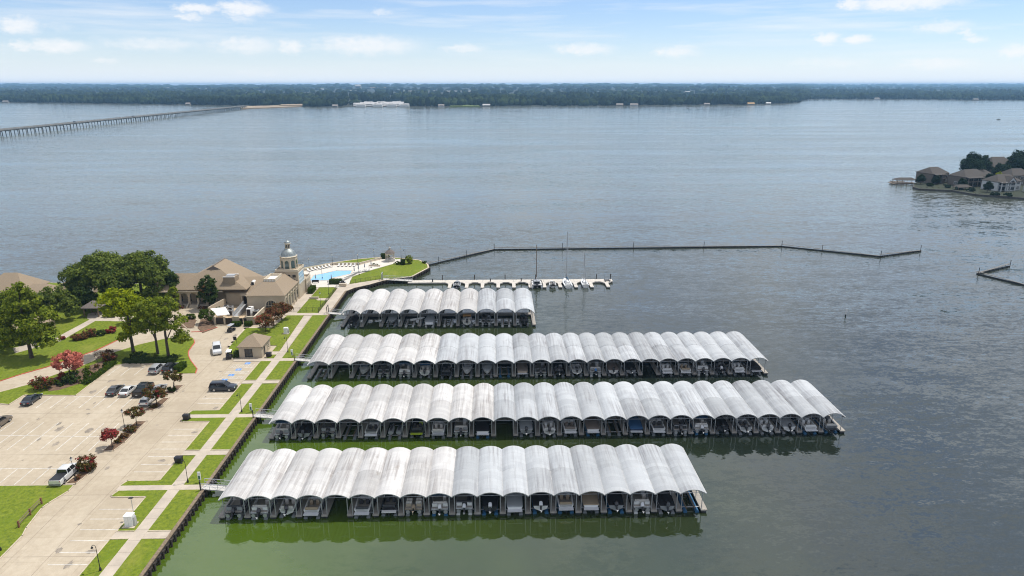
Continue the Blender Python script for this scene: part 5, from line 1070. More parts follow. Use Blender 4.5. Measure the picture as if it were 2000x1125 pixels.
# ================================================================ VEHICLES (front along +x)
CARP = mat('car paint', (.02, .02, .022), .28, metal=.2, coat=.6)
LAMPW = mat('headlamp glass', (.6, .62, .65), .1); LAMPR = mat('tail lamp', (.35, .02, .015), .25); RIM = mat('wheel rim', (.42, .43, .44), .35, metal=.7); CARG = mat('car glass', (.012, .015, .018), .05, spec=.8); CHASS = mat('car underside', (.012, .012, .013), .8)
def wheel_mesh(r, w):
    return MB().lathe([(r * .55, -w / 2), (r * .92, -w / 2), (r, -w / 4), (r, w / 4), (r * .92, w / 2), (r * .55, w / 2)], 16).mesh('tyre', 40), MB().lathe([(r * .62, -w / 2 - .012), (r * .6, w / 2 + .012)], 12).mesh('rim')
def car_proto(kind):
    if kind == 'sedan': L_, B, top = 4.75, 1.82, [(-2.37, .62), (-2.3, .92), (-1.75, 1.0), (-1.2, 1.02), (1.0, .98), (1.5, .93), (2.15, .76), (2.37, .55)]; cab = [(-1.75, .98), (-.95, 1.42), (.15, 1.44), (1.15, .97)]; wb, wr = 1.38, .33
    elif kind == 'hatch': L_, B, top = 4.3, 1.78, [(-2.15, .6), (-2.12, .98), (-1.6, 1.02), (-1, 1.03), (.9, 1.0), (1.4, .94), (1.95, .78), (2.15, .55)]; cab = [(-2.0, 1.0), (-1.55, 1.46), (.05, 1.5), (1.05, .99)]; wb, wr = 1.3, .32
    elif kind == 'suv': L_, B, top = 4.75, 1.9, [(-2.37, .68), (-2.34, 1.1), (-1.8, 1.12), (-1, 1.12), (.9, 1.1), (1.5, 1.06), (2.2, .92), (2.37, .62)]; cab = [(-2.28, 1.1), (-1.95, 1.68), (.2, 1.72), (1.0, 1.08)]; wb, wr = 1.4, .37
    elif kind == 'bigsuv': L_, B, top = 5.3, 2.02, [(-2.65, .75), (-2.62, 1.15), (-2, 1.18), (-1, 1.18), (1.1, 1.16), (1.8, 1.12), (2.55, 1.0), (2.65, .65)]; cab = [(-2.55, 1.15), (-2.3, 1.82), (.4, 1.86), (1.25, 1.15)]; wb, wr = 1.55, .40
    else: L_, B, top = 5.8, 2.0, [(-2.9, .78), (-2.88, 1.22), (-1.5, 1.24), (-1, 1.24), (1.2, 1.2), (1.9, 1.18), (2.75, 1.05), (2.9, .68)]; cab = [(-.78, 1.2), (-.62, 1.86), (.9, 1.88), (1.6, 1.18)]; wb, wr = 1.85, .41
    secs = []
    for i, (x, z) in enumerate(top):
        e = .90 if i in (0, len(top) - 1) else (.97 if i in (1, len(top) - 2) else 1); h = B / 2 * e; zb = .28 if 0 < i < len(top) - 1 else .36
        secs.append([(x, -h * .9, zb), (x, -h, zb + .15), (x, -h, z * .72), (x, -h * .93, z - .05), (x, -h * .84, z), (x, h * .84, z), (x, h * .93, z - .05), (x, h, z * .72), (x, h, zb + .15), (x, h * .9, zb)])
    body = MB().loft(secs).mesh('body', 32)
    (ra, za), (rb_, zb_), (rc_, zc_), (rd, zd) = cab; h0, h1 = B / 2 * .9, B / 2 * .74
    g = MB().add([(ra, -h0, za), (rd, -h0, zd), (rd, h0, zd), (ra, h0, za), (rb_, -h1, zb_), (rc_, -h1, zc_), (rc_, h1, zc_), (rb_, h1, zb_)], [(0, 1, 5, 4), (1, 2, 6, 5), (2, 3, 7, 6), (3, 0, 4, 7), (4, 5, 6, 7)])
    rf_ = MB().loft([[(x, -h1 * 1.03, z - .03), (x, -h1 * .9, z + .025), (x, h1 * .9, z + .025), (x, h1 * 1.03, z - .03)] for x, z in ((rb_ - .06, zb_), (rb_ + .3, zb_ + .03), (rc_ - .4, zc_ + .03), (rc_ + .06, zc_))]).mesh('roof', 40)
    pil = MB()
    for s in (-1, 1):
        for a, b_ in (((ra, s * h0 * 1.005, za), (rb_, s * h1 * 1.01, zb_)), ((rd, s * h0 * 1.005, zd), (rc_, s * h1 * 1.01, zc_)), (((ra + rd) / 2 - .1, s * h0 * 1.008, za), ((rb_ + rc_) / 2 - .1, s * h1 * 1.012, zb_))): pil.bar(a, b_, .08, .07)
    pr = [P('body', body, CARP), P('cabin_glass', g, CARG), P('roof', rf_, CARP), P('roof_pillar', pil, CARP), P('underbody', MB().box(-L_ / 2 + .3, L_ / 2 - .3, -B / 2 * .86, B / 2 * .86, .2, .36), CHASS)]
    ty, rm = wheel_mesh(wr, .24)
    for x in (-wb, wb):
        for s in (-1, 1):
            a = ty.copy(); b_ = rm.copy(); M_ = Matrix.Translation((x, s * (B / 2 - .11), wr)) @ Matrix.Rotation(math.pi / 2, 4, 'X'); a.transform(M_); b_.transform(M_); pr.append(('wheel', a, RUBBER, [('rim', b_, RIM, [])]))
    for s in (-1, 1):
        zz = top[-2][1] - .1; pr.append(P('headlight', MB().box(L_ / 2 - .25, L_ / 2 - .02, s * B * .34 - .2, s * B * .34 + .2, zz - .1, zz + .04), LAMPW))
        zz = top[1][1] - .12; pr.append(P('tail_light', MB().box(-L_ / 2 - .015, -L_ / 2 + .1, s * B * .38 - .13, s * B * .38 + .13, zz - .13, zz + .06), LAMPR)); pr.append(P('mirror', MB().box(rd - .42, rd - .28, s * (B / 2 + .02) - .1, s * (B / 2 + .02) + .1, zd + .02, zd + .16), CARP))
    pr.append(P('bumper', MB().box(-L_ / 2 - .03, -L_ / 2 + .15, -B / 2 * .88, B / 2 * .88, .4, .56), CHASS)); pr.append(P('licence_plate', MB().box(-L_ / 2 - .045, -L_ / 2 - .031, -.2, .2, .62, .74), WHITE))
    if kind == 'pickup':
        pr.append(P('bed_cover', MB().box(-2.82, -.85, -.86, .86, 1.235, 1.275), BLACK)); pr.append(P('tailgate', MB().box(-2.935, -2.89, -.8, .8, .7, 1.2), CARP))
    return pr
CARS = {k: car_proto(k) for k in ('sedan', 'hatch', 'suv', 'bigsuv', 'pickup')}
# an open-bed pickup for the black truck
CARS['openbed'] = [p for p in CARS['pickup'] if p[0] != 'bed_cover'] + [P('bed_floor', MB().box(-2.75, -.9, -.78, .78, 1.236, 1.25), CHASS), P('bed_rail', MB().box(-2.85, -.8, -.95, -.8, 1.2, 1.32).box(-2.85, -.8, .8, .95, 1.2, 1.32).box(-2.86, -2.7, -.79, .79, 1.2, 1.32), CARP)]
def paint(k, c): return mat(k, c, .28, metal=.25, coat=.6)
PB, PW, PS, PGR, PT, PNV = paint('black car paint', (.014, .014, .016)), paint('white car paint', (.70, .70, .68)), paint('silver car paint', (.42, .43, .44)), paint('dark grey car paint', (.06, .065, .07)), paint('bronze car paint', (.15, .125, .10)), paint('navy car paint', (.02, .03, .045))
def car(kind, label, pnt, x, y, heading, cat='car'):
    t = thing('pickup_truck' if kind in ('pickup', 'openbed') else 'parked_car', label, cat, (x, y, ZL + .006), R(heading), 'vehicles parked in the lot'); place(CARS[kind], t, {'car paint': pnt})
car('sedan', 'black sedan parked alone beside the long lawn kerb', PNV, -92.9, 126.6, 92)
car('suv', 'bronze grey SUV cut off by the left edge of the picture', PT, -92.5, 116.8, 90)
car('sedan', 'dark grey sedan, leftmost of the row of four parked cars', PGR, -78.5, 130.6, 91)
car('sedan', 'white coupe with black roof between dark sedan and pickup', PW, -75.7, 130.3, 90)
car('openbed', 'black pickup truck parked between white coupe and silver sedan', PB, -72.8, 130.6, 91, 'truck')
car('sedan', 'silver sedan half hidden behind the small island tree', PS, -69.8, 130.7, 90)
car('hatch', 'white hatchback nosed under the green crape myrtle', PW, -69.4, 125.6, 90)
car('suv', 'silver SUV parked against the hedge by the pines', PS, -75.0, 141.4, 90)
car('suv', 'black SUV parked beside silver SUV at the hedge', PB, -72.3, 141.8, 90)
car('bigsuv', 'large dark SUV parked sideways by the shore lawn', PNV, -56.7, 131.2, 0)
car('pickup', 'white pickup truck with black bed cover beside pink bush', PW, -69.6, 98.6, 90, 'truck')
car('bigsuv', 'white SUV driving past the harbour office', PW, -66.2, 152.5, -68)
def golf_cart(label, x, y, rz, m, top):
    t = thing('golf_cart', label, 'golf cart', (x, y, ZL + .006), R(rz)); ty, rm = wheel_mesh(.24, .2)
    part(t, 'body', MB().loft([[(a, -.58, z0), (a, -.58, z1), (a, .58, z1), (a, .58, z0)] for a, z0, z1 in ((-1.15, .3, .75), (-.5, .25, .72), (-.45, .25, .38), (.45, .25, .38), (.55, .25, .8), (1.1, .3, .55))]), m)
    part(t, 'seat', MB().box(-.6, -.1, -.52, .52, .73, .85).box(-.66, -.54, -.52, .52, .86, 1.25), SD); part(t, 'rear_seat', MB().box(-1.1, -.7, -.52, .52, .76, .88), SD)
    part(t, 'canopy', MB().loft([[(a, -.6, 1.82), (a, -.5, 1.9), (a, .5, 1.9), (a, .6, 1.82)] for a in (-1.1, .7)]), top)
    for a in (-1.0, .62):
        for s in (-1, 1): part(t, 'canopy_post', MB().tube((a + (.15 if a > 0 else 0), s * .52, .7), (a, s * .52, 1.83), .025, n=5), DARKM)
    part(t, 'windscreen', MB().add([(.76, -.5, .8), (.76, .5, .8), (.66, .5, 1.7), (.66, -.5, 1.7)], [(0, 1, 2, 3)]), SCREEN); part(t, 'steering_wheel', MB().lathe([(.14, 0), (.17, .02), (.14, .04)], 10), BLACK, (.35, .28, 1.0), (0, R(-40), 0))
    for a in (-.8, .8):
        for s in (-1, 1):
            w = part(t, 'wheel', ty, RUBBER, (a, s * .52, .24), (math.pi / 2, 0, 0)); part(w, 'rim', rm, RIM)
golf_cart('black golf cart with white roof by the harbour office', -61.9, 148.6, 100, BLACK, WHITE)
golf_cart('black golf cart with grey roof near the service yard gates', -68.0, 166.6, 80, BLACK, GALV)


# ================================================================ TREES AND SHRUBS
LOAK = leaf_mat('oak leaves', (.052, .085, .022), (.21, .255, .050))
LGRN = leaf_mat('fresh green leaves', (.12, .17, .008), (.36, .40, .018))
LPIN = leaf_mat('pine needles', (.085, .130, .016), (.27, .31, .036))
LDRK = leaf_mat('dark evergreen leaves', (.026, .050, .017), (.092, .128, .034))
LRED = leaf_mat('pink crape myrtle blossom', (.36, .09, .065), (.62, .22, .16), None, .2)
LBRN = leaf_mat('bronze crape myrtle leaves', (.080, .050, .020), (.20, .125, .050), (.34, .07, .06))
LBRG = leaf_mat('bronze green leaves', (.050, .050, .014), (.14, .115, .035), (.30, .07, .05))
LROS = leaf_mat('crimson blossom', (.16, .025, .025), (.36, .06, .055), (.10, .07, .02), .2)
LHED = leaf_mat('clipped hedge leaves', (.030, .058, .009), (.090, .135, .018))
LTW = leaf_mat('bare twigs', (.10, .08, .06), (.20, .16, .12))
BARK = mat('bark', (.085, .065, .05), .95, var=.4, vscale=4, bump=.4, bscale=10)
LISL = leaf_mat('dark island leaves', (.014, .030, .020), (.042, .068, .034))  # one dark leaf tone for the island trees and shrubs
def leaf_cards(pts, nrm, size, rng, sub=1.0):
    """one small four-sided leaf spray for each point, facing roughly along nrm"""
    n = len(pts); d = nrm + rng.normal(0, .55, (n, 3)); d /= np.linalg.norm(d, axis=1)[:, None] + 1e-9
    ref = rng.normal(0, 1, (n, 3)); a = np.cross(d, ref); a /= np.linalg.norm(a, axis=1)[:, None] + 1e-9; b = np.cross(d, a)
    s = size * rng.uniform(.6, 1.35, (n, 1)); a = a * s; b = b * s * rng.uniform(.5, .9, (n, 1))
    v = np.empty((n, 4, 3)); v[:, 0] = pts - a; v[:, 1] = pts - b * .9 + a * .1; v[:, 2] = pts + a; v[:, 3] = pts + b * .9 + a * .1
    return v.reshape(-1, 3)
def np_mesh(name, v, faces_per=4):
    n = len(v); me = bpy.data.meshes.new(name); me.vertices.add(n); me.vertices.foreach_set('co', np.ascontiguousarray(v, dtype=np.float32).ravel())
    m = n // faces_per; me.loops.add(n); me.loops.foreach_set('vertex_index', np.arange(n, dtype=np.int32)); me.polygons.add(m)
    me.polygons.foreach_set('loop_start', np.arange(0, n, faces_per, dtype=np.int32)); me.update(calc_edges=True); me.materials.append(None); return me
def lobes_points(lobes, per, clump, rng, shell=.55):
    """clumps of leaves through the outer part of each ellipsoid lobe (cx,cy,cz,rx,ry,rz,n clumps)"""
    P_, N_ = [], []
    for cx, cy_, cz, rx, ry, rz, nc in lobes:
        d = rng.normal(0, 1, (nc, 3)); d[:, 2] = d[:, 2] * .9 + .15; d /= np.linalg.norm(d, axis=1)[:, None]
        rr = rng.uniform(shell, 1.0, (nc, 1)) ** .6; c = d * rr * np.array([rx, ry, rz]) + np.array([cx, cy_, cz])
        k = per; q = rng.normal(0, 1, (nc, k, 3)); q /= np.linalg.norm(q, axis=2)[:, :, None] + 1e-9; q *= rng.uniform(.2, 1, (nc, k, 1)) ** .5
        cs = clump * rng.uniform(.7, 1.3, (nc, 1, 1)); pts = c[:, None, :] + q * cs * np.array([1, 1, .75])
        P_.append(pts.reshape(-1, 3)); N_.append((q * .9 + d[:, None, :] * .5 + np.array([0, 0, .35])).reshape(-1, 3))
    return np.concatenate(P_), np.concatenate(N_)
def trunk_mesh(h, r, lobes, rng, lean=0.0):
    b = MB(); p = [(0, 0, -.3), (lean * .3, 0, h * .45), (lean, .1, h)]
    b.tube(p[0], p[1], r * 1.15, r * .85, 8); b.tube(p[1], p[2], r * .85, r * .6, 8)
    for cx, cy_, cz, rx, ry, rz, nc in lobes:
        mid = ((p[2][0] + cx) / 2 + rng.uniform(-.4, .4), (p[2][1] + cy_) / 2, p[2][2] + (cz - p[2][2]) * .4)
        b.tube(p[2] if cz > h * .9 else p[1], mid, r * .5, r * .34, 6); b.tube(mid, (cx, cy_, cz), r * .34, r * .15, 5)
        for k in range(3):
            a = rng.uniform(0, 6.28); b.tube((cx * .7 + mid[0] * .3, cy_ * .7 + mid[1] * .3, cz * .7 + mid[2] * .3), (cx + rx * .6 * math.cos(a), cy_ + ry * .6 * math.sin(a), cz + rz * .35), r * .16, r * .05, 4)
    return b.mesh('trunk', 50)
SEED = [100]
def tree(label, x, y, h, r, lobes, leaf, size, per=46, clump=1.0, name='tree', cat='tree', lean=0.0, group=None, z=ZG, extra=None, scale=1.0):
    SEED[0] += 1; rng = np.random.default_rng(SEED[0]); t = thing(name, label, cat, (x, y, z), 0, group)
    part(t, 'trunk', trunk_mesh(h, r, lobes, rng, lean), BARK)
    pts, nr = lobes_points(lobes, per, clump, rng); part(t, 'crown', np_mesh('crown', leaf_cards(pts, nr, size, rng)), leaf)
    if extra:
        lb2, m2, per2 = extra; pts, nr = lobes_points(lb2, per2, clump * .7, rng, .8); part(t, 'blossom', np_mesh('blossom', leaf_cards(pts, nr, size * .9, rng)), m2)
    return t
def shrub(label, x, y, rx, ry, rz, leaf, size=.16, n=26, per=34, name='shrub', cat='shrub', z=ZG, bloom=None, group=None):
    SEED[0] += 1; rng = np.random.default_rng(SEED[0]); t = thing(name, label, cat, (x, y, z), 0, group)
    lob = [(0, 0, rz * .9, rx, ry, rz, n), (rx * .3, -ry * .2, rz * .7, rx * .7, ry * .7, rz * .6, n // 2)]
    pts, nr = lobes_points(lob, per, min(rx, rz) * .38, rng, .35); f = np_mesh('foliage', leaf_cards(pts, nr, size, rng)); part(t, 'foliage', f, leaf)
    st = MB()
    for k in range(5): a = k * 1.26; st.tube((.05 * math.cos(a), .05 * math.sin(a), -.1), (rx * .5 * math.cos(a), ry * .5 * math.sin(a), rz * 1.2), .05, .02, 5)
    part(t, 'stems', st, BARK)
    if bloom:
        pts, nr = lobes_points([(0, 0, rz, rx * 1.02, ry * 1.02, rz * 1.05, n // 3)], per // 2, min(rx, rz) * .25, rng, .85); part(t, 'blossom', np_mesh('blossom', leaf_cards(pts, nr, size, rng)), bloom)
    return t
def hedge(label, x0, x1, y0, y1, h, leaf=None, size=.13, dens=60, z=ZG, rz=0.0, ctr=None):
    SEED[0] += 1; rng = np.random.default_rng(SEED[0]); leaf = leaf or LHED
    cx, cy_ = ((x0 + x1) / 2, (y0 + y1) / 2) if ctr is None else ctr; w, d = (x1 - x0) / 2, (y1 - y0) / 2
    t = thing('hedge', label, 'hedge', (cx, cy_, z), rz); part(t, 'inner_branches', MB().box(-w + .12, w - .12, -d + .12, d - .12, 0, h - .12), leaf)
    P_, N_ = [], []
    for ax, sg, area in ((0, 1, 4 * d * h / 2), (0, -1, 4 * d * h / 2), (1, 1, 4 * w * h / 2), (1, -1, 4 * w * h / 2), (2, 1, 4 * w * d)):
        n = max(8, int(area * dens)); u = rng.uniform(-1, 1, (n, 3)) * np.array([w, d, h / 2]) + np.array([0, 0, h / 2])
        ex = (w, d, h)[ax]; u[:, ax] = (sg * ex if ax < 2 else h) + rng.normal(0, .06, n); nn = np.zeros((n, 3)); nn[:, ax] = sg; P_.append(u); N_.append(nn)
    part(t, 'foliage', np_mesh('foliage', leaf_cards(np.concatenate(P_), np.concatenate(N_), size, rng)), leaf); return t
def L7(*a): return [tuple(q) for q in a]
# big live oaks
tree('broad dark live oak, left of the two big oaks', -112.8, 190.5, 6.0, .55, L7((-3.5, 0, 8.6, 5.0, 5.6, 4.2, 70), (3.2, -1, 9.6, 5.4, 6, 4.6, 90), (0, 1.5, 11.6, 4.6, 5, 3.0, 55), (-6.5, -1, 8, 3.5, 3.6, 3.6, 32), (5, -4, 7.5, 4, 3.5, 3.4, 36)), LOAK, .34, 60, 1.35, 'oak_tree')
tree('broad dark live oak, right of the two big oaks', -102.6, 191.5, 6.0, .6, L7((-2, 0, 9.6, 5.4, 5.8, 4.5, 90), (3.6, 0, 9.4, 4.4, 5.6, 4.2, 70), (1, 1, 12.0, 4.6, 5, 2.8, 55), (-5, -3, 7, 4, 4, 3.4, 36), (6.5, -2, 7.0, 3.2, 3.2, 3.2, 30)), LOAK, .34, 60, 1.35, 'oak_tree')
tree('dark cedar between the right oak and the club house roof', -92.6, 189.6, 3.0, .3, L7((0, 0, 5.5, 2.2, 2.2, 3.4, 46), (.3, 0, 8.2, 1.4, 1.4, 1.8, 20)), LDRK, .26, 50, .8, 'cedar_tree')
tree('small light green tree in front of the cedar', -90.4, 184.6, 2.0, .2, L7((0, 0, 3.8, 1.5, 1.5, 2.2, 26), (.2, 0, 5.6, .9, .9, 1.1, 12)), LPIN, .22, 44, .6)
tree('dark understorey tree under the right oak by the pavilion', -105.6, 186.4, 1.6, .2, L7((0, 0, 3.6, 3.0, 2.4, 2.8, 44), (2.4, .5, 2.8, 2.2, 2, 2.0, 24)), LDRK, .28, 50, .8)
tree('dark understorey tree between right oak and club house', -97.0, 188.0, 1.8, .2, L7((0, 0, 3.4, 3.0, 2.2, 2.6, 44), (-2.2, .5, 3.0, 2.0, 2, 2.2, 24)), LOAK, .28, 50, .8)
tree('dark understorey tree low under the left oak', -118.6, 187.6, 1.6, .2, L7((0, 0, 3.4, 2.8, 2.2, 2.6, 40), (2.2, .5, 3.0, 2.0, 2, 2.0, 20)), LDRK, .28, 50, .8)
# left edge
tree('tall green pine at the left edge beside the entrance road', -107.6, 149.5, 7.0, .42, L7((-2.5, 0, 8.5, 4.4, 4, 3.6, 56), (3, 0, 9.0, 4.2, 4, 3.4, 54), (0, .5, 13.0, 3.4, 3.2, 3.4, 44), (-4.8, -1, 6.0, 3.2, 3, 2.6, 30), (4.2, -1, 5.4, 3.2, 3, 2.6, 32), (.3, 0, 16, 1.8, 1.8, 2.0, 18)), LPIN, .30, 56, 1.0, 'pine_tree')
tree('leafy tree cut by the left edge under the pine', -118.6, 154.5, 3.0, .3, L7((0, 0, 6, 4.2, 4, 3.8, 60), (3, -1, 3.4, 3, 3, 2.4, 30), (-3, 0, 4, 3, 3, 3, 28)), LPIN, .28, 54, 1.0)
tree('dark round tree between the pine and the left oak', -117.6, 176.0, 3.0, .3, L7((0, 0, 6.0, 3.6, 3.4, 3.6, 60), (3.0, 0, 4.2, 2.8, 2.6, 2.6, 32), (-2.6, 0, 4.5, 2.8, 2.8, 2.8, 30)), LOAK, .30, 54, .95)
tree('smaller dark tree under the left oak by the pavilion', -114.5, 183.5, 2.2, .22, L7((0, 0, 4.4, 2.6, 2.6, 2.8, 40), (1.8, .5, 3.2, 2, 2, 2, 20)), LDRK, .28, 50, .85)
tree('dark tree low behind the pine at the house wing', -124.5, 178.5, 2.8, .26, L7((0, 0, 4.6, 3.4, 3.0, 2.6, 44), (-2.6, 0, 3.6, 2.6, 2.6, 2.2, 26)), LOAK, .28, 50, .9)
tree('leafy tree hiding the foot of the large left-edge house', -131.5, 178.0, 2.6, .26, L7((0, 0, 4.8, 3.4, 3.0, 3.2, 50), (2.8, 0, 3.6, 2.6, 2.4, 2.2, 28), (-3.0, 0, 4.0, 2.8, 2.6, 2.4, 28)), LPIN, .28, 50, .9)
# middle
tree('bright yellow-green round-headed pine by the entrance road', -85.9, 152.6, 9.0, .36, L7((-1.6, 0, 12.2, 4.4, 4.2, 3.0, 76), (1.4, 0, 11.0, 3.4, 3.4, 2.6, 44), (.8, -.6, 6.6, 2.4, 2.2, 1.7, 22), (-.8, 0, 4.4, 1.8, 1.8, 1.0, 10)), LGRN, .27, 58, .95, 'pine_tree')
tree('left of the two dark-trunked pines on the lawn island', -79.6, 151.4, 8.0, .3, L7((-.6, 0, 10.8, 3.4, 3.2, 2.6, 50), (.8, 0, 7.6, 2.6, 2.4, 1.6, 20), (-2.2, 0, 6.8, 1.6, 1.6, 1.2, 10)), LPIN, .26, 54, .9, 'pine_tree')
tree('right of the two dark-trunked pines on the lawn island', -76.3, 149.6, 8.4, .34, L7((-.3, 0, 11.6, 4.0, 3.6, 3.0, 66), (2.4, 0, 8.8, 2.8, 2.6, 1.8, 26), (3.8, -.3, 5.0, 2.2, 1.8, 1.5, 16), (-2, 0, 8.0, 2.2, 2.0, 1.5, 16)), LPIN, .26, 54, .9, 'pine_tree')
tree('dark magnolia standing before the club house arcade', -80.9, 185.4, 2.4, .24, L7((0, 0, 4.2, 2.7, 2.3, 2.8, 56), (.3, 0, 7.2, 2.2, 2.0, 2.2, 36), (-1.6, 0, 5.8, 1.4, 1.2, 1.5, 12)), LDRK, .26, 54, .75, 'magnolia_tree', extra=([(-1.2, -1, 6.5, 1.8, 1.4, 2.2, 10)], LBRN, 26))
tree('bushy pink crape myrtle in full bloom beside the entrance road', -91.6, 137.4, 1.9, .12, L7((0, 0, 4.3, 2.8, 2.6, 1.9, 50), (-1.3, 0, 3.6, 1.9, 1.8, 1.4, 20), (1.4, 0, 3.8, 1.9, 1.8, 1.4, 22)), LRED, .20, 56, .62, 'crape_myrtle')
shrub('dark green shrub mass at the foot of the pink crape myrtle', -90.6, 135.6, 2.0, 1.5, 1.15, LDRK, .17, 34)
shrub('small pink flowering shrub left of the crape myrtle', -93.2, 137.2, 1.0, .9, .9, LROS, .14, 16)
shrub('rounded bronze crape myrtle shrub by the parking lawn', -94.6, 132.6, 2.1, 1.8, 1.35, LBRG, .17, 36, bloom=LROS)
shrub('bronze spreading shrub beside the entrance road', -88.9, 147.6, 1.9, 1.6, 1.35, LBRN, .17, 30)
tree('thin bare grey sapling in the planting bed', -88.6, 142.8, 1.8, .06, L7((0, 0, 2.9, .75, .7, 1.2, 10)), LTW, .13, 20, .35, 'sapling')
for k, (px_, py_) in enumerate(((-87.6, 139.0), (-88.9, 138.6), (-88.2, 137.2), (-86.9, 136.6), (-87.8, 135.2), (-86.6, 134.6), (-87.0, 140.6))):
    shrub('%s clipped ball shrub of the cluster beside the crape myrtle' % ORD[k], px_, py_, .62, .6, .5, LHED, .10, 12, 30, 'ball_shrub', group='clipped ball shrubs')
for k, (x_, y_, r_, lf) in enumerate(((-92.9, 134.6, .9, LHED), (-91.6, 134.0, .8, LDRK), (-89.2, 139.6, .9, LHED), (-90.2, 140.8, .8, LOAK), (-88.0, 144.6, .9, LHED), (-89.6, 143.6, .7, LBRG), (-92.2, 140.0, 1.0, LHED), (-93.8, 135.4, .7, LHED), (-91.0, 142.6, .8, LPIN))):
    shrub('%s low filler shrub in the bed round the pink crape myrtle' % ORD[k], x_, y_, r_, r_ * .9, r_ * .55, lf, .13, 14, 30)
# islands and lot trees
tree('small bronze crape myrtle on the island by the silver sedan', -66.9, 131.6, 1.5, .09, L7((0, 0, 3.0, 1.9, 1.6, 1.0, 30), (.7, 0, 2.6, 1.1, 1, .8, 10)), LBRG, .15, 44, .45, 'crape_myrtle')
tree('leafy green crape myrtle with pink tips over the white hatchback', -67.2, 124.4, 1.4, .1, L7((-.3, 0, 2.9, 2.1, 1.7, 1.15, 36), (1.0, 0, 2.5, 1.3, 1.2, .9, 14)), LBRG, .16, 46, .5, 'crape_myrtle', extra=([(1.2, -.4, 2.6, 1.1, .8, .9, 5)], LROS, 20))
tree('bronze crape myrtle with crimson tips at the long island', -66.9, 115.9, 1.4, .09, L7((-.1, 0, 2.7, 1.75, 1.4, .85, 28), (.8, 0, 2.5, .9, .8, .6, 8)), LBRG, .15, 42, .42, 'crape_myrtle', extra=([(0, 0, 2.8, 1.7, 1.3, .8, 8)], LROS, 20))
tree('crimson crape myrtle at the near end of the long island', -67.2, 108.0, 1.3, .09, L7((-.3, 0, 2.4, 1.5, 1.3, .85, 28), (.5, 0, 2.6, 1, .9, .6, 10)), LROS, .15, 44, .42, 'crape_myrtle')
shrub('bronze shrub under the long island crape myrtle', -66.9, 113.6, 1.2, 1.0, .6, LBRG, .13, 18); shrub('small bronze shrub in the middle of the long island', -66.9, 111.2, .7, .9, .5, LBRN, .13, 14); shrub('low bronze shrub near the crimson crape myrtle', -67.0, 109.6, .6, .6, .42, LBRG, .12, 12)
shrub('dark low shrub under the bronze crape myrtle island', -67.1, 130.6, .9, .8, .5, LDRK, .13, 14); shrub('low shrub at the foot of the green crape myrtle', -67.4, 123.4, .9, .7, .35, LBRG, .12, 12)
shrub('crimson flowering bush beside the white pickup truck', -67.4, 100.6, 1.6, 1.3, 1.35, LBRG, .16, 32, bloom=LROS); shrub('small dry shrub under the crimson flowering bush', -67.5, 98.1, .6, .5, .3, LBRN, .11, 10)
# hedges by the lot
hedge('long clipped hedge along the lot kerb by the ball shrubs', -.55, .55, -5.2, 5.2, .75, ctr=(-86.55, 140.4), rz=R(0)); hedge('long dark hedge in front of the parked cars by the pines', -84.8, -73.2, 145.6, 146.9, .95, LDRK); hedge('boxy light green hedge at the island corner by the black SUV', -70.9, -69.5, 140.4, 143.6, 1.25)
shrub('loose dark shrub on the pine island behind the hedge', -82.6, 148.4, 2.0, 1.4, .9, LDRK, .17, 26); shrub('second loose dark shrub on the pine island', -79.4, 148.2, 1.6, 1.2, .7, LOAK, .17, 20); shrub('low dark shrub under the right pine', -74.6, 147.9, 1.4, 1.1, .6, LDRK, .16, 18)
# garden shrubs north of the road
for k, (q, rx, lf, lb) in enumerate((((-103.98, 160.99), 1.3, LBRN, 'leftmost bronze shrub of the garden row'), ((-102.74, 161.67), 1.4, LBRN, 'second bronze shrub of the garden row'), ((-102.10, 163.45), 1.7, LBRN, 'largest bronze shrub of the garden row'), ((-99.80, 164.13), 1.4, LDRK, 'dark green shrub after the bronze garden row'), ((-98.34, 165.94), 1.4, LROS, 'crimson flowering shrub at the end of the garden row'), ((-107.74, 161.44), .8, LROS, 'small pink shrub by the garden path'), ((-116.08, 158.51), 1.9, LDRK, 'low dark shrub under the left pine'), ((-118.65, 157.21), 1.6, LROS, 'pink flowering shrub at the left picture edge'), ((-113.23, 159.82), 1.5, LOAK, 'green shrub beside the pine trunk'))):
    shrub(lb, q[0], q[1], rx, rx * .85, rx * .62, lf, .16, 22)
tree('small leafy tree beside the garden plaza', -97.6, 172.4, 1.0, .1, L7((0, 0, 2.4, 1.7, 1.6, 1.5, 24)), LPIN, .2, 40, .55); shrub('bright low shrub at the pavilion plaza', -105.2, 178.6, 2.2, 1.3, .8, LGRN, .17, 26)
shrub('long low dark shrub against the left oak trunks', -107.5, 186.5, 3.0, 1.6, 1.4, LDRK, .2, 34); shrub('dark shrub between pavilion and plaza', -103.0, 184.0, 2.4, 1.5, 1.3, LOAK, .2, 28)
# club house planting
tree('round-headed green shrub tree by the red kerb at the service yard', -76.6, 172.6, .8, .16, L7((0, 0, 2.2, 1.9, 1.8, 1.7, 44)), LHED, .17, 44, .55)
shrub('shrub in the curved bed by the club entrance drive', -82.5, 176.4, 1.4, 1.1, .8, LHED, .16, 20); shrub('dark bed planting left of the club steps', -90.2, 185.6, 2.2, .8, .6, LBRN, .14, 20); shrub('bronze bed planting right of the club steps', -82.4, 184.4, 1.5, .8, .55, LBRN, .14, 18); shrub('green bed shrub at the yard corner', -78.4, 182.4, 1.7, 1.2, .9, LHED, .16, 24)
hedge('clipped hedge block between the yard gates', -69.2, -67.0, 169.9, 171.1, 1.1); hedge('clipped hedge block right of the black yard gate', -65.9, -64.1, 169.9, 171.1, 1.1); hedge('clipped hedge block against the yard side wall', -63.4, -62.4, 171.6, 173.8, 1.2); hedge('far clipped hedge block against the yard side wall', -63.4, -62.3, 174.6, 176.8, 1.2)
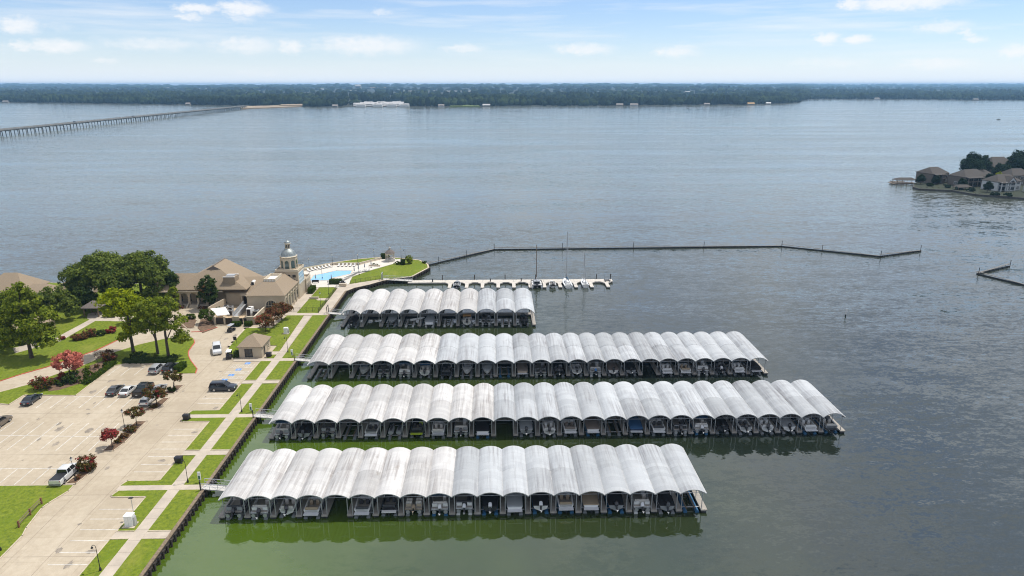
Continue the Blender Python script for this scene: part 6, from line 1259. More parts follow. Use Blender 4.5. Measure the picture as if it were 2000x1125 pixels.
tree('bronze crape myrtle tree nearest the club house arched door', -57.6, 174.8, 1.6, .14, L7((0, 0, 3.3, 2.4, 2.3, 1.6, 40), (1.4, 1, 3.0, 1.7, 1.6, 1.2, 18)), LBRN, .18, 48, .6, 'crape_myrtle'); tree('bronze crape myrtle tree in the middle of the club house group', -58.3, 170.3, 1.6, .14, L7((0, 0, 3.2, 2.5, 2.3, 1.6, 42), (-1.2, 0, 2.8, 1.6, 1.5, 1.2, 16)), LBRN, .18, 48, .6, 'crape_myrtle')
tree('pink-tipped bronze crape myrtle nearest the harbour office', -59.0, 165.9, 1.3, .14, L7((0, 0, 2.8, 2.4, 2.2, 1.5, 42)), LBRN, .18, 48, .6, 'crape_myrtle', extra=([(-1.2, 0, 3.2, 1.6, 1.6, 1.0, 14)], LRED, 24))
hedge('box hedge beside the harbour office wall', -60.9, -59.75, 148.5, 150.2, 1.3, LDRK); hedge('long shaded hedge along the harbour office side', -60.7, -59.75, 150.6, 155.0, .9, LDRK)
hedge('clipped hedge block by the club terrace corner', -56.9, -55.4, 198.6, 203.0, 1.5); hedge('round clipped hedge by the swimming pool', -52.7, -48.9, 208.4, 210.2, 1.5, LDRK); shrub('clipped round shrub at pool steps', -58.6, 206.8, .9, .8, .6, LHED, .14, 14, z=ZG + .05)
# the point
hedge('dark square clipped hedge left of the gazebo', -41.6, -39.9, 240.9, 242.2, 1.9, LDRK); shrub('dark shrub between hedge and gazebo', -39.4, 241.3, 1.2, .8, .75, LDRK, .15, 16); hedge('dark square clipped hedge right of the gazebo', -33.3, -31.9, 232.2, 233.5, 2.0, LDRK); shrub('loose green shrub right of the gazebo hedge', -30.6, 234.2, 1.3, 1.3, 1.6, LPIN, .17, 26); shrub('low green shrub beside the point hedge', -34.6, 233.2, 1.2, 1.0, .6, LHED, .14, 16); shrub('flower bed planting below the gazebo', -42.3, 231.8, 1.6, .9, .4, LHED, .13, 16, z=ZG + .06); shrub('small shrub at the tip of the point', -25.3, 234.6, .9, .9, .45, LHED, .13, 12)


# ================================================================ POOL, LAMPS, FURNITURE
POOLW = mat('pool water', (.22, .50, .78), .04, var=.12, vscale=.5, bump=.06, bscale=2.0, coord='World', spec=.6)
pool_poly = [(-60.1, 212.6), (-60.4, 219.0), (-54.1, 225.2), (-48.6, 225.1), (-48.4, 220.7), (-53.3, 216.1), (-53.6, 213.0)]
pl = thing('swimming_pool', 'angular light blue swimming pool on the white deck', 'pool')
part(pl, 'pool_water', MB().prism(pool_poly, ZG, ZG + .062, bottom=False), POOLW)
for p, q in zip(pool_poly, pool_poly[1:] + pool_poly[:1]): part(pl, 'coping', MB().bar((*p, ZG + .07), (*q, ZG + .07), .4, .08), TRIM)
t = thing('terrace_wall', 'low cream wall along the lake side of the pool deck', 'wall')
for p, q in (((-65.9, 224.3), (-56.4, 233.05)), ((-56.4, 233.05), (-47.8, 232.9)), ((-47.8, 232.9), (-41.4, 240.8))): part(t, 'wall_section', MB().bar((*p, ZG + .35), (*q, ZG + .35), .35, .75), TRIM); part(t, 'wall_cap', MB().bar((*p, ZG + .76), (*q, ZG + .76), .45, .07), WALK)
t = thing('terrace_wall', 'low stone retaining wall between the two small terrace lawns', 'wall'); part(t, 'wall_section', MB().box(-55.0, -52.4, 193.3, 193.7, ZG - .1, ZG + .5), TRIM); part(t, 'wall_cap', MB().box(-55.1, -52.3, 193.2, 193.8, ZG + .5, ZG + .58), WALK)
t = thing('planter_wall', 'low stone planter below the gazebo steps', 'wall'); part(t, 'wall_section', MB().bar((-44.2, 231.0, ZG + .2), (-40.2, 230.4, ZG + .2), .35, .5), TRIM); part(t, 'wall_cap', MB().bar((-44.2, 231.0, ZG + .48), (-40.2, 230.4, ZG + .48), .45, .06), WALK)
t = thing('planter_wall', 'stone plinth block at the promenade corner by the pool', 'wall'); part(t, 'wall_section', MB().box(-49.0, -46.9, 206.0, 206.8, ZG - .1, ZG + .8), TRIM); part(t, 'wall_cap', MB().box(-49.1, -46.8, 205.9, 206.9, ZG + .8, ZG + .9), WALK)
LNG = mat('lounger sling', (.62, .60, .56), .7); UMB = mat('closed umbrella', (.32, .34, .38), .85)
lp = [P('sling', MB().extr([(-.95, .34), (.35, .34), (.95, .85), (.95, .80), (.33, .29), (-.95, .29)], 'x', -.32, .32), LNG), P('leg_frame', MB().box(-.34, -.28, -.95, .9, .2, .29).box(.28, .34, -.95, .9, .2, .29).box(-.34, -.28, -.8, -.74, 0, .2).box(.28, .34, -.8, -.74, 0, .2).box(-.34, -.28, .6, .66, 0, .2).box(.28, .34, .6, .66, 0, .2), GALV)]
def lounger(label, x, y, rz): t = thing('sun_lounger', label, 'sun lounger', (x, y, ZG + .05), R(rz), 'sun loungers on the pool deck'); place(lp, t)
for i in range(7): lounger('%s white sun lounger along the slanting lake-side wall' % ORD[i], -63.2 + i * .98, 224.6 + i * .92, 45)
for i in range(5): lounger('%s white sun lounger at the far end of the pool' % ORD[i], -54.6 + i * 1.35, 231.0, 0)
for i in range(7): lounger('%s grey sun lounger on the marina side of the pool' % ORD[i], -49.4 + i * .42, 212.6 + i * 1.5, -105)
for i in range(4): lounger('%s sun lounger of the cluster at the pool corner' % ORD[i], -46.2 + i * .9, 222.2 + i * .6, -60)
def umbrella(label, x, y): t = thing('umbrella', label, 'umbrella', (x, y, ZG + .05)); part(t, 'pole', MB().tube((0, 0, .1), (0, 0, 2.6), .03, n=6), GALV); part(t, 'folded_canopy', MB().lathe([(.06, .95), (.2, 1.15), (.15, 1.9), (.04, 2.5)], 8), UMB); part(t, 'base', MB().lathe([(.3, 0), (.3, .08), (.06, .1)], 10), DARKM)
for (x, y), lb in zip(((-46.4, 223.8), (-44.6, 225.6), (-47.2, 220.9), (-57.8, 212.0), (-52.6, 211.4), (-43.0, 229.0)), ('nearest the lounger cluster', 'behind the lounger cluster', 'at the pool far corner', 'by the shallow pool steps', 'beside the clipped round hedge', 'on the walk towards the gazebo')): umbrella('closed grey umbrella ' + lb, x, y)
t = thing('pool_bench', 'dark bench at the club end of the pool', 'bench', (-57.5, 210.2, ZG + .05)); part(t, 'seat', MB().box(-1.1, 1.1, -.3, .3, .4, .5), DARKM); part(t, 'backrest', MB().box(-1.1, 1.1, .25, .32, .5, .95), DARKM); part(t, 'leg', MB().box(-1, -.9, -.25, .25, 0, .4), DARKM); part(t, 'leg', MB().box(.9, 1, -.25, .25, 0, .4), DARKM)
t = thing('grill_counter', 'dark grill counter at the marina corner of the pool deck', 'counter', (-48.3, 207.9, ZG + .05)); part(t, 'counter_base', MB().box(-.8, .8, -.35, .35, 0, .95), DARKM); part(t, 'counter_top', MB().box(-.9, .9, -.42, .42, .95, 1.02), GALV); part(t, 'grill_lid', MB().extr([(-.3, 1.02), (.3, 1.02), (.2, 1.35), (-.2, 1.35)], 'x', -.45, .45), BLACK)
# --- lamp posts
LGL = mat('lamp globe', (.75, .74, .70), .3)
def lamp(label, x, y, h=3.6, hook=False, z=ZG):
    t = thing('lamp_post', label, 'lamp post', (x, y, z), 0, 'lamp posts'); part(t, 'base', MB().lathe([(.16, 0), (.14, .35), (.08, .5)], 8), DARKM); part(t, 'pole', MB().tube((0, 0, .4), (0, 0, h), .055, .04, 7), DARKM)
    if hook:
        part(t, 'arm', MB().path([(0, 0, h - .05), (-.08, 0, h + .22), (-.28, 0, h + .32), (-.46, 0, h + .2), (-.5, 0, h + .02)], .035, 5), DARKM); part(t, 'lamp_head', MB().lathe([(.16, -.12), (.12, .06), (.04, .14)], 8), DARKM, (-.5, 0, h - .05))
    else: part(t, 'lamp_head', MB().lathe([(.09, h), (.17, h + .12), (.17, h + .42), (.08, h + .5)], 8), LGL); part(t, 'finial', MB().lathe([(.2, h + .5), (.06, h + .64), (.02, h + .75)], 8), DARKM)
for x, y, hk, lb in ((-68.0, 113.9, 0, 'in the long lot island'), (-67.4, 97.4, 0, 'behind the white pickup truck'), (-67.6, 132.8, 0, 'beside the silver sedan'), (-49.25, 96.5, 1, 'at the nearest gangway path'), (-49.3, 120.8, 1, 'at the second gangway path'), (-51.8, 76.0, 1, 'nearest the camera on the shore walk'), (-67.6, 80.4, 0, 'on the south-west lawn'), (-49.3, 151.6, 1, 'by the harbour office walk'), (-50.0, 186.4, 0, 'in the nearer terrace lawn'), (-50.4, 198.0, 0, 'in the farther terrace lawn'), (-63.6, 226.6, 0, 'at the club end of the lake-side wall'), (-57.0, 232.3, 0, 'at the bend of the lake-side wall'), (-48.2, 232.2, 0, 'at the far pool corner'), (-43.6, 238.8, 0, 'on the walk up to the gazebo'), (-56.6, 215.6, 0, 'on the club side of the pool'), (-45.4, 219.6, 0, 'on the marina side of the pool'), (-32.6, 239.6, 1, 'just right of the gazebo'), (-34.2, 240.6, 0, 'just behind the gazebo')):
    lamp('slim dark lamp post ' + lb, x, y, hook=bool(hk))
# --- utility boxes, bins, signs
def cabinet(label, x, y, w, d, h):
    t = thing('utility_cabinet', label, 'utility cabinet', (x, y, ZG)); part(t, 'pad', MB().box(-w / 2 - .35, w / 2 + .25, -d / 2 - .3, d / 2 + .3, -.05, .05), KERB); part(t, 'cabinet', MB().box(-w / 2, w / 2, -d / 2, d / 2, .05, h), WHITE); part(t, 'lid', MB().box(-w / 2 - .05, w / 2 + .05, -d / 2 - .05, d / 2 + .05, h, h + .07), WHITE); part(t, 'door_seam', MB().box(-.012, .012, -d / 2 - .006, -d / 2 - .001, .15, h - .1), GALV); part(t, 'side_box', MB().box(w / 2 + .001, w / 2 + .25, -d * .3, d * .3, .05, h * .85), GALV)
cabinet('white utility cabinet on a pad by the near cross path', -52.75, 85.6, 1.15, .9, 1.7); cabinet('white utility cabinet on the lawn beyond the harbour office', -53.4, 164.4, .95, .8, 1.5)
t = thing('pole_light', 'short pole with solar lamp behind the near utility cabinet', 'pole', (-53.0, 87.2, ZG)); part(t, 'pole', MB().tube((0, 0, 0), (0, 0, 3.4), .045, n=6), GALV); part(t, 'panel', MB().box(-.3, .3, -.2, .2, 3.4, 3.46), DARKM)
def bin_(label, x, y, rz=0): t = thing('trash_bin', label, 'trash bin', (x, y, ZG), R(rz)); part(t, 'body', MB().frustum(-.5, .5, -.38, .38, .08, -.58, .58, -.45, .45, .95), BLACK); part(t, 'lid', MB().extr([(-.48, .95), (.48, .95), (.46, 1.05), (-.35, 1.12)], 'x', -.6, .6), DARKM); [part(t, 'wheel', MB().tube((s * .5, .34, .12), (s * .6, .34, .12), .12, n=8), RUBBER) for s in (-1, 1)]
bin_('black wheeled bin on the lawn strip by the near stalls', -53.3, 102.6); bin_('black wheeled bin at the second gangway path corner', -58.6, 118.0); bin_('black wheeled bin beside the harbour office door path', -52.9, 148.9)
GRNS = mat('sign green', (.03, .12, .07), .6)
for i, (x, y) in enumerate(((-47.3, 96.4), (-47.4, 120.6), (-47.4, 148.5))):
    t = thing('dock_sign', 'narrow white and green dock sign at the %s gangway' % ('nearest', 'second', 'third')[i], 'sign', (x, y, ZG)); part(t, 'post', MB().box(-.05, .05, -.05, .05, 0, 1.0), DARKM); part(t, 'board', MB().box(-.22, .22, -.07, .07, .5, 1.9), WHITE); part(t, 'panel', MB().box(-.15, .15, -.085, -.071, .6, 1.25), GRNS)
    t = thing('gate_post', 'dark post at the head of the %s gangway' % ('nearest', 'second', 'third')[i], 'post', (-46.25, y - 2.3, ZG + .05)); part(t, 'post', MB().box(-.07, .07, -.07, .07, 0, 1.5), DARKM); part(t, 'cap', MB().box(-.1, .1, -.1, .1, 1.5, 1.56), DARKM)
t = thing('lot_sign', 'dark small notice sign on two legs near the golf cart', 'sign', (-63.6, 157.2, ZG)); part(t, 'leg', MB().tube((-.3, 0, 0), (-.3, 0, 1.5), .04, n=5), DARKM); part(t, 'leg', MB().tube((.3, 0, 0), (.3, 0, 1.5), .04, n=5), DARKM); part(t, 'board', MB().box(-.4, .4, -.04, .04, 1.0, 1.9), BLACK)
# --- fences
t = thing('lawn_fence', 'low timber fence of three posts on the south-west lawn', 'fence')
fp = [(-68.43, 85.47), (-68.71, 88.39), (-68.84, 91.20)]
for x, y in fp: part(t, 'post', MB().box(x - .1, x + .1, y - .1, y + .1, ZG - .05, ZG + 1.05), mat('reddish fence timber', (.20, .09, .05), .85, var=.3, vscale=3))
for p, q in zip(fp, fp[1:]):
    for zz in (.5, .92): part(t, 'rail', MB().bar((*p, ZG + zz), (*q, ZG + zz), .05, .14), TIMBER)
def iron_fence(label, pts, h=1.25, step=1.6):
    t = thing('iron_fence', label, 'fence')
    for p, q in zip(pts, pts[1:]):
        d = math.hypot(q[0] - p[0], q[1] - p[1]); n = max(1, int(d / step))
        for k in range(n + 1): part(t, 'post', MB().tube((p[0] + (q[0] - p[0]) * k / n, p[1] + (q[1] - p[1]) * k / n, ZG - .05), (p[0] + (q[0] - p[0]) * k / n, p[1] + (q[1] - p[1]) * k / n, ZG + h), .035, n=5), DARKM)
        for zz in (.18, h - .08): part(t, 'rail', MB().bar((*p, ZG + zz), (*q, ZG + zz), .03, .04), DARKM)
        pk = int(d / .24)
        for k in range(pk): part(t, 'picket', _pk, DARKM, (p[0] + (q[0] - p[0]) * (k + .5) / pk, p[1] + (q[1] - p[1]) * (k + .5) / pk, ZG))
_pk = MB().box(-.011, .011, -.011, .011, .1, 1.22).mesh('picket')
iron_fence('black iron picket fence between terrace lawns and promenade', [(-49.2, 180.4), (-49.2, 204.2)]); iron_fence('black iron picket fence across the nearer terrace lawn', [(-58.0, 181.6), (-49.4, 181.6)]); iron_fence('black iron fence at the lawn edge near the point gangway', [(-46.2, 209.4), (-37.6, 214.2)])
t = thing('dock_gate', 'grey gate frame at the head of the point gangway', 'gate', (-36.9, 214.1, ZG)); [part(t, 'post', MB().box(-.1, .1, s * 1.1 - .12, s * 1.1 + .12, -.05, 2.2), GALV) for s in (-1, 1)]; part(t, 'lintel', MB().box(-.1, .1, -.97, .97, 2.0, 2.2), GALV)
t = thing('dock_gate', 'dark gate frame at the head of the shortest dock gangway', 'gate', (-46.6, 180.3, ZG)); [part(t, 'post', MB().box(-.08, .08, s * .9 - .08, s * .9 + .08, -.05, 2.1), DARKM) for s in (-1, 1)]; part(t, 'lintel', MB().box(-.08, .08, -.81, .81, 1.95, 2.1), DARKM)


# ================================================================ ISLAND ON THE RIGHT
isl = [(257.38, 408.15), (273.65, 401.59), (276.93, 385.92), (287.91, 378.28), (297.07, 370.94), (330, 352), (470, 352), (470, 520), (372, 505), (318, 462), (283, 446), (268, 432), (258, 415)]
struct('island', MB().prism(isl, -1.5, 1.0, bottom=False), mat('island lawn', (.022, .030, .012), .95, var=.3, vscale=.2, coord='World'))
t = thing('island_seawall', 'grey stone seawall round the small island', 'retaining wall')
for p, q in zip(isl[-2:] + isl[:6], isl[-1:] + isl[:7]): part(t, 'wall_section', MB().bar((*p, .2), (*q, .2), .7, 1.9), mat('wet stone', (.07, .065, .06), .9, var=.4, vscale=1))
GSH = mat('brown shingle', (.070, .062, .055), .95, var=.25, vscale=2); TBR = mat('dull tan brick', (.17, .145, .125), .9, var=.15, vscale=2); WSID = mat('white siding', (.55, .56, .56), .8)
def villa(label, x, y, w, d, ze, zr, rz, wall, deck=True, gable=False, nw=4, ridge='x'):
    t = house(label, x, y, w, d, ze, zr, ridge, R(rz), wall, GSH, win=nw, z=1.0, name='villa', rl=.5)
    if deck:
        part(t, 'balcony', MB().box(-w / 2 + .5, w / 2 - w * .35, -d / 2 - 2.2, -d / 2 - .02, 3.1, 3.35), wall)
        for k in range(4): xx = -w / 2 + .7 + k * (w * .65 - 1.4) / 3; part(t, 'balcony_post', MB().box(xx - .18, xx + .18, -d / 2 - 2.15, -d / 2 - 1.8, -.2, ze - .1), wall)
        part(t, 'balcony_roof', MB().extr([(-d / 2 - 2.6, ze - .35), (-d / 2 + .5, ze + .3), (-d / 2 + .5, ze + .1), (-d / 2 - 2.6, ze - .55)], 'x', -w / 2, w / 2 - w * .33), GSH); part(t, 'porch_glass', MB().box(-w / 2 + .9, w / 2 - w * .37, -d / 2 - .14, -d / 2 - .105, .3, ze - .6), DWIN)
    if gable:
        part(t, 'gable_front', MB().extr([(-3.2, 0), (3.2, 0), (3.2, 5.0), (0, 8.2), (-3.2, 5.0)], 'y', -d / 2 - 1.6, -d / 2 - .02), wall); part(t, 'gable_roof', MB().extr([(-3.7, 4.75), (0, 8.5), (3.7, 4.75), (3.7, 4.5), (0, 8.22), (-3.7, 4.5)], 'y', -d / 2 - 1.9, 0), GSH)
        opening(t, 'arched_window', 'S', 0, -d / 2 - 1.6, 3.4, 4.2, 3.0, True, pane_m=DWIN, bars=(3, 1), frame_m=WHITE); opening(t, 'window', 'S', 0, -d / 2 - 1.6, .5, 4.2, 2.0, pane_m=DWIN, bars=(4, 0), frame_m=WHITE)
    return t
villa('brown roofed lakeside villa with balcony, leftmost on the island', 282.5, 437.0, 14, 12, 6.2, 9.8, 18, TBR, nw=3)
villa('tan two-storey villa with wide terrace, second on the island', 297.0, 423.0, 19, 12, 6.0, 10.0, 14, TBR, nw=5)
villa('white gabled villa with arched window on the island', 304.5, 404.5, 17, 11, 5.4, 9.2, 12, WSID, gable=True, nw=4)
villa('big brown roofed villa at the back of the island', 349, 472, 20, 16, 6.5, 12.5, 10, TBR, deck=False, nw=4)
villa('white porch house at the right picture edge on the island', 319.5, 392.0, 14, 10, 4.6, 8.0, 8, WSID, nw=3)
def dockroof(label, x, y, w, d, rz, h=3.0):
    t = thing('boat_house', label, 'boat house', (x, y, 0), R(rz)); part(t, 'deck', MB().box(-w / 2 - 2, w / 2 + 1, -d / 2 - 1, d / 2 + 1, .55, .8), TIMBER); part(t, 'roof', hip_roof(-w / 2, w / 2, -d / 2, d / 2, h, h + 1.4, 'x', -w * .3, w * .3, .3, .12), GSH)
    for a in (-1, 0, 1):
        for b_ in (-1, 1): part(t, 'post', MB().box(a * (w / 2 - .3) - .12, a * (w / 2 - .3) + .12, b_ * (d / 2 - .2) - .12, b_ * (d / 2 - .2) + .12, -1, h - .05), TIMBER)
villa('low brown roofed house between the island villas', 312, 438, 13, 11, 5.5, 9.0, 15, TBR, deck=False, nw=3)
villa('tan house behind the white gabled villa on the island', 330, 428, 14, 11, 6.0, 9.8, 8, TBR, deck=False, nw=3)
dockroof('timber boat house roof on posts off the left end of the island', 263.5, 434.5, 13, 6, -2); dockroof('low boat house in front of the second villa', 281.5, 405.0, 9, 5, 5, 2.6)
for lb, q, L_, rz in (('long timber jetty along the front of the island', (264.61, 412.37), 14, -14), ('pale timber jetty below the white gabled villa', (283.99, 387.60), 13, -10), ('outer timber jetty at the left tip of the island', (263.20, 442.16), 9, -3)):
    t = thing('jetty', lb, 'jetty', (*q, 0), R(rz)); part(t, 'deck', MB().box(-L_ / 2, L_ / 2, -1, 1, .6, .82), TIMBER); [part(t, 'pile', MB().tube((-L_ / 2 + .5 + k * (L_ - 1) / 4, s * .9, -1.2), (-L_ / 2 + .5 + k * (L_ - 1) / 4, s * .9, 1.3), .14, n=6), PILE) for k in range(5) for s in (-1, 1)]
for lb, x, y, s in (('tall dark tree between the island villas', 318, 452, 1.25), ('tree behind the second island villa', 312, 440, 1.0), ('dark tree at the right of the island', 352, 425, 1.35), ('dark tree at the right picture edge on the island', 366, 418, 1.5), ('small dark tree beside the white gabled villa', 289.5, 394.5, .45), ('low tree before the leftmost island villa', 279, 427, .4), ('dark tree in front of the back island villa', 333, 446, .8), ('low tree before the second island villa', 286, 412, .42), ('far dark tree at the back of the island', 395, 470, 1.4), ('round tree left of the back island villa', 331, 462, 1.1), ('tree between white gabled villa and tan villa', 306, 417, .6), ('dark tree over the right island houses', 340, 408, .9), ('tall tree right of the back villa', 372, 452, 1.3), ('small tree at the island left tip', 270, 428, .45), ('large dark tree behind the right island houses', 366, 474, 1.25), ('second large dark tree behind the right island houses', 356, 462, 1.1), ('dark tree between back villa and right houses', 330, 436, .8)):
    tree(lb, x, y, 4.5 * s, .35 * s, [(0, 0, 8 * s, 5 * s, 5 * s, 4 * s, 46), (3 * s, 0, 6.5 * s, 3.4 * s, 3.4 * s, 3 * s, 24), (-3 * s, 0, 6 * s, 3.2 * s, 3.2 * s, 3 * s, 22), (0, 0, 11 * s, 3 * s, 3 * s, 2.4 * s, 18)], LISL, .5 * max(s, .7), 40, 1.5 * s, 'tree', z=1.0)
shrub('bright green shrub behind the white gabled villa', 322, 430, 3.4, 2.5, 2.0, LGRN, .5, 22, z=4.5)
for k, q in enumerate(((276.56, 412.27), (278.57, 403.73), (281.55, 397.50), (284.89, 381.84), (289.82, 378.00), (270.21, 419.01))): shrub('%s low dark shrub along the island front' % ORD[k], q[0], q[1], 2.6, 1.6, 1.2, LISL, .4, 16, z=.9)

# ================================================================ ROAD BRIDGE
BRC = mat('bridge concrete', (.22, .215, .20), .85, var=.2, vscale=.1)
p0 = Vector((*(-616.14, 883.80), 0)); p1 = Vector((*(-652.76, 1873.64), 0)); dv = (p1 - p0).normalized(); p0 = p0 - dv * 760; Lb = (p1 - p0).length; nb = int(Lb / 17); sp_ = Lb / nb
br = thing('road_bridge', 'long low concrete road bridge crossing the lake at the left', 'bridge', tuple(p0), math.atan2(dv.y, dv.x))
spm = MB().box(0, sp_ - .1, -6, 6, 6.5, 7.4).mesh('deck_span'); pam = MB().box(0, sp_ - .12, -.2, .2, 7.4, 8.1).mesh('parapet')
pim = MB().box(-.7, .7, -5.6, 5.6, 5.0, 6.2); [pim.tube((0, c_, -1.5), (0, c_, 5.0), .5, n=7) for c_ in (-4.4, 0, 4.4)]; pim = pim.mesh('pier')
for k in range(nb):
    part(br, 'deck_span', spm, BRC, (k * sp_, 0, 0)); part(br, 'parapet', pam, BRC, (k * sp_, -5.8, 0)); part(br, 'parapet', pam, BRC, (k * sp_, 5.8, 0)); part(br, 'pier', pim, BRC, (k * sp_, 0, 0))
for k, (q, kind, pn, lb) in enumerate(((.53, 'bigsuv', PB, 'dark van crossing the bridge near the left edge'), (.61, 'suv', PW, 'white car crossing the middle of the bridge'), (.635, 'pickup', PB, 'dark truck in the middle of the bridge'), (.785, 'sedan', PS, 'silver car on the far half of the bridge'), (.953, 'bigsuv', PB, 'dark vehicle at the far end of the bridge'))):
    c_ = p0 + dv * Lb * q; t = thing('moving_car', lb, 'car', (c_.x + 2 * dv.y, c_.y - 2 * dv.x, 7.41), math.atan2(dv.y, dv.x)); place(CARS[kind], t, {'car paint': pn})

# ================================================================ FAR SHORE
shore = [(-4177.12, 2897.89), (-2717.51, 2776.94), (-2186.85, 2645.31), (-1712.57, 2490.68), (-1371.58, 2354.18), (-1003.96, 2202.56), (-738.09, 2069.82), (-584.11, 1997.05), (-458.92, 1950.48), (-239.09, 1988.61), (-94.29, 1963.08), (49.54, 2027.05), (270.08, 2021.66), (507.95, 2088.08), (754.03, 2133.13), (906.88, 2239.27), (1031.12, 2390.29), (1167.93, 2681.98), (1297.63, 2902.50), (1556.40, 2896.18), (1739.97, 2844.07), (1858.70, 2707.08), (2057.75, 2702.22), (2382.53, 2611.56), (2766.08, 2562.65), (4182.96, 2608.29)]
FR = [1.0, 1.015, 1.06, 1.15, 1.3, 1.5, 1.8, 2.2, 2.8, 3.6, 4.6, 5.4]
FZ = [-.5, 1.2, 2.0, 3.0, 4.5, 6.5, 9.0, 12.5, 18.0, 27.0, 39.0, 48.0]
def hill(x, y): return (5.5 * math.sin(x / 1700 + 1.1) + 3.5 * math.sin(x / 620 + y / 900) + 2.0 * math.sin(x / 260 + 2))
def dist_z(f, x=0, y=0): return float(np.interp(f, FR, FZ)) + hill(x, y) * min(1, max(0, (f - 1.3) / 1.2))
n_ = len(shore); vs = []; fs = []
for f, z in zip(FR, FZ):
    for x, y in shore: vs.append((x * f, y * f, dist_z(f, x * f, y * f)))
for r in range(len(FR) - 1):
    for i in range(n_ - 1): q = r * n_ + i; fs.append((q, q + 1, q + n_ + 1, q + n_))
struct('far_shore', MB().add(vs, fs), mat('far ground', (.014, .020, .010), .95, var=.4, vscale=.004, coord='World', col2=(.022, .024, .014)))
# clearings: no trees there (centre azimuth-ish x/y, half size)
CLEAR = [((-340.65, 2153.01), 88, 190), ((-598.16, 2071.77), 60, 70), ((-88.23, 1987.75), 55, 40), ((1393.73, 3300.07), 90, 120), ((-663.48, 1979.04), 60, 60)]
rng = np.random.default_rng(7); SH = np.array(shore)
cum = np.concatenate([[0], np.cumsum(np.linalg.norm(np.diff(SH, axis=0), axis=1))])
base = MB().ball((0, 0, 0), 1, 1, 1, 7, 4); bv = np.array(base.v); bf = base.f
# triangulate template
bt = []
for f in bf:
    if len(f) == 3: bt.append(f)
    elif len(f) == 4: bt += [(f[0], f[1], f[2]), (f[0], f[2], f[3])]
bt = np.array(bt, dtype=np.int32)
N = 24000; P_ = []
while len(P_) < N:
    u = rng.uniform(0, cum[-1]); k = min(np.searchsorted(cum, u) - 1, n_ - 2); k = max(k, 0); w = (u - cum[k]) / (cum[k + 1] - cum[k]); s = SH[k] * (1 - w) + SH[k + 1] * w
    q = rng.random(); f = 1.012 + (.10 * rng.random() if q < .36 else (.10 + .5 * rng.random() if q < .68 else .6 + 3.6 * rng.random() ** 1.2))
    x, y = s * f
    if any(abs(x - c[0][0]) < c[1] and abs(y - c[0][1]) < c[2] for c in CLEAR): continue
    h = (rng.uniform(.65, 1.3) * (17 if q < .36 else 18)) * (.75 + .5 * (.5 + .5 * math.sin(u / 190 + f * 9) * math.cos(u / 71 + 1.3))); rr = rng.uniform(4, 11) * (1 if f < 1.2 else (1.3 if f < 1.7 else 1.4 + 1.3 * (f - 1.5)))
    if k >= 16 and f < 1.3: h *= .9
    P_.append((x, y, dist_z(f, x, y), rr, h))
P_ = np.array(P_); jit = rng.uniform(.72, 1.25, (N, len(bv), 1)); co = bv[None] * jit * np.stack([P_[:, 3], P_[:, 3], P_[:, 4] * .52], 1)[:, None, :] + np.stack([P_[:, 0], P_[:, 1], P_[:, 2] + P_[:, 4] * .5], 1)[:, None, :]
fi = (bt[None] + (np.arange(N) * len(bv))[:, None, None]).reshape(-1)
me = bpy.data.meshes.new('far_woodland'); me.vertices.add(N * len(bv)); me.vertices.foreach_set('co', co.astype(np.float32).ravel()); me.loops.add(len(fi)); me.loops.foreach_set('vertex_index', fi.astype(np.int32)); me.polygons.add(len(fi) // 3); me.polygons.foreach_set('loop_start', np.arange(0, len(fi), 3, dtype=np.int32)); me.update(calc_edges=True); me.materials.append(None)
_fw = leaf_mat('far woodland leaves', (.006, .012, .006), (.034, .048, .018), None, .1); _nt = _fw.node_tree
_g = _nt.nodes.new('ShaderNodeNewGeometry'); _n = _nt.nodes.new('ShaderNodeTexNoise'); _n.inputs['Scale'].default_value = .0045; _n.inputs['Detail'].default_value = 4; _nt.links.new(_g.outputs['Position'], _n.inputs['Vector'])
_r = _nt.nodes.new('ShaderNodeMapRange'); _r.inputs[1].default_value = .36; _r.inputs[2].default_value = .68; _r.inputs[3].default_value = .45; _r.inputs[4].default_value = 2.0; _nt.links.new(_n.outputs['Fac'], _r.inputs[0])
_v = _nt.nodes.new('ShaderNodeVectorMath'); _v.operation = 'SCALE'; _c = [n for n in _nt.nodes if n.type == 'VALTORGB'][0]; _nt.links.new(_c.outputs[0], _v.inputs[0]); _nt.links.new(_r.outputs[0], _v.inputs['Scale'])
for n in _nt.nodes:
    if n.type in ('BSDF_DIFFUSE', 'BSDF_TRANSLUCENT'): _nt.links.new(_v.outputs[0], n.inputs[0])
wd = part(None, 'far_woodland', me, leaf_mat('far woodland leaves', (.006, .012, .006), (.034, .048, .018), None, .1)); tag(wd, 'dense dark green woodland covering the far shore to the horizon', 'woodland', kind='stuff')
# sand spit at the bridge end, clearings
SAND = mat('orange sand', (.34, .26, .17), .9, var=.3, vscale=.02, coord='World')
struct('causeway', MB().prism([(-648.68, 1816.69), (-532.52, 2018.27), (-564.19, 2139.51), (-713.50, 2000.21)], -1, 2.2, bottom=False), SAND)
struct('sand_bank', MB().prism([(-610.25, 2013.77), (-539.82, 2036.06), (-570.85, 2165.96), (-632.76, 2113.90)], 1, 4.2, bottom=False), SAND)
struct('storage_yard', MB().prism([(-397.65, 1995.31), (-243.66, 1991.55), (-294.33, 2410.19), (-450.51, 2348.58)], 0, 4.0, bottom=False), mat('pale gravel', (.50, .48, .46), .9, var=.3, vscale=.03, coord='World'))
struct('shore_lawn', MB().prism([(-126.31, 1976.00), (-40.49, 1973.90), (-55.65, 2118.21), (-126.21, 2119.94)], 0, 2.6, bottom=False), mat('bright shore lawn', (.13, .17, .03), .95))
FWALL = mat('far house wall', (.26, .235, .20), .9); FROOF = mat('far house roof', (.26, .23, .21), .9); FWHT = mat('far white roof', (.42, .41, .40), .6)
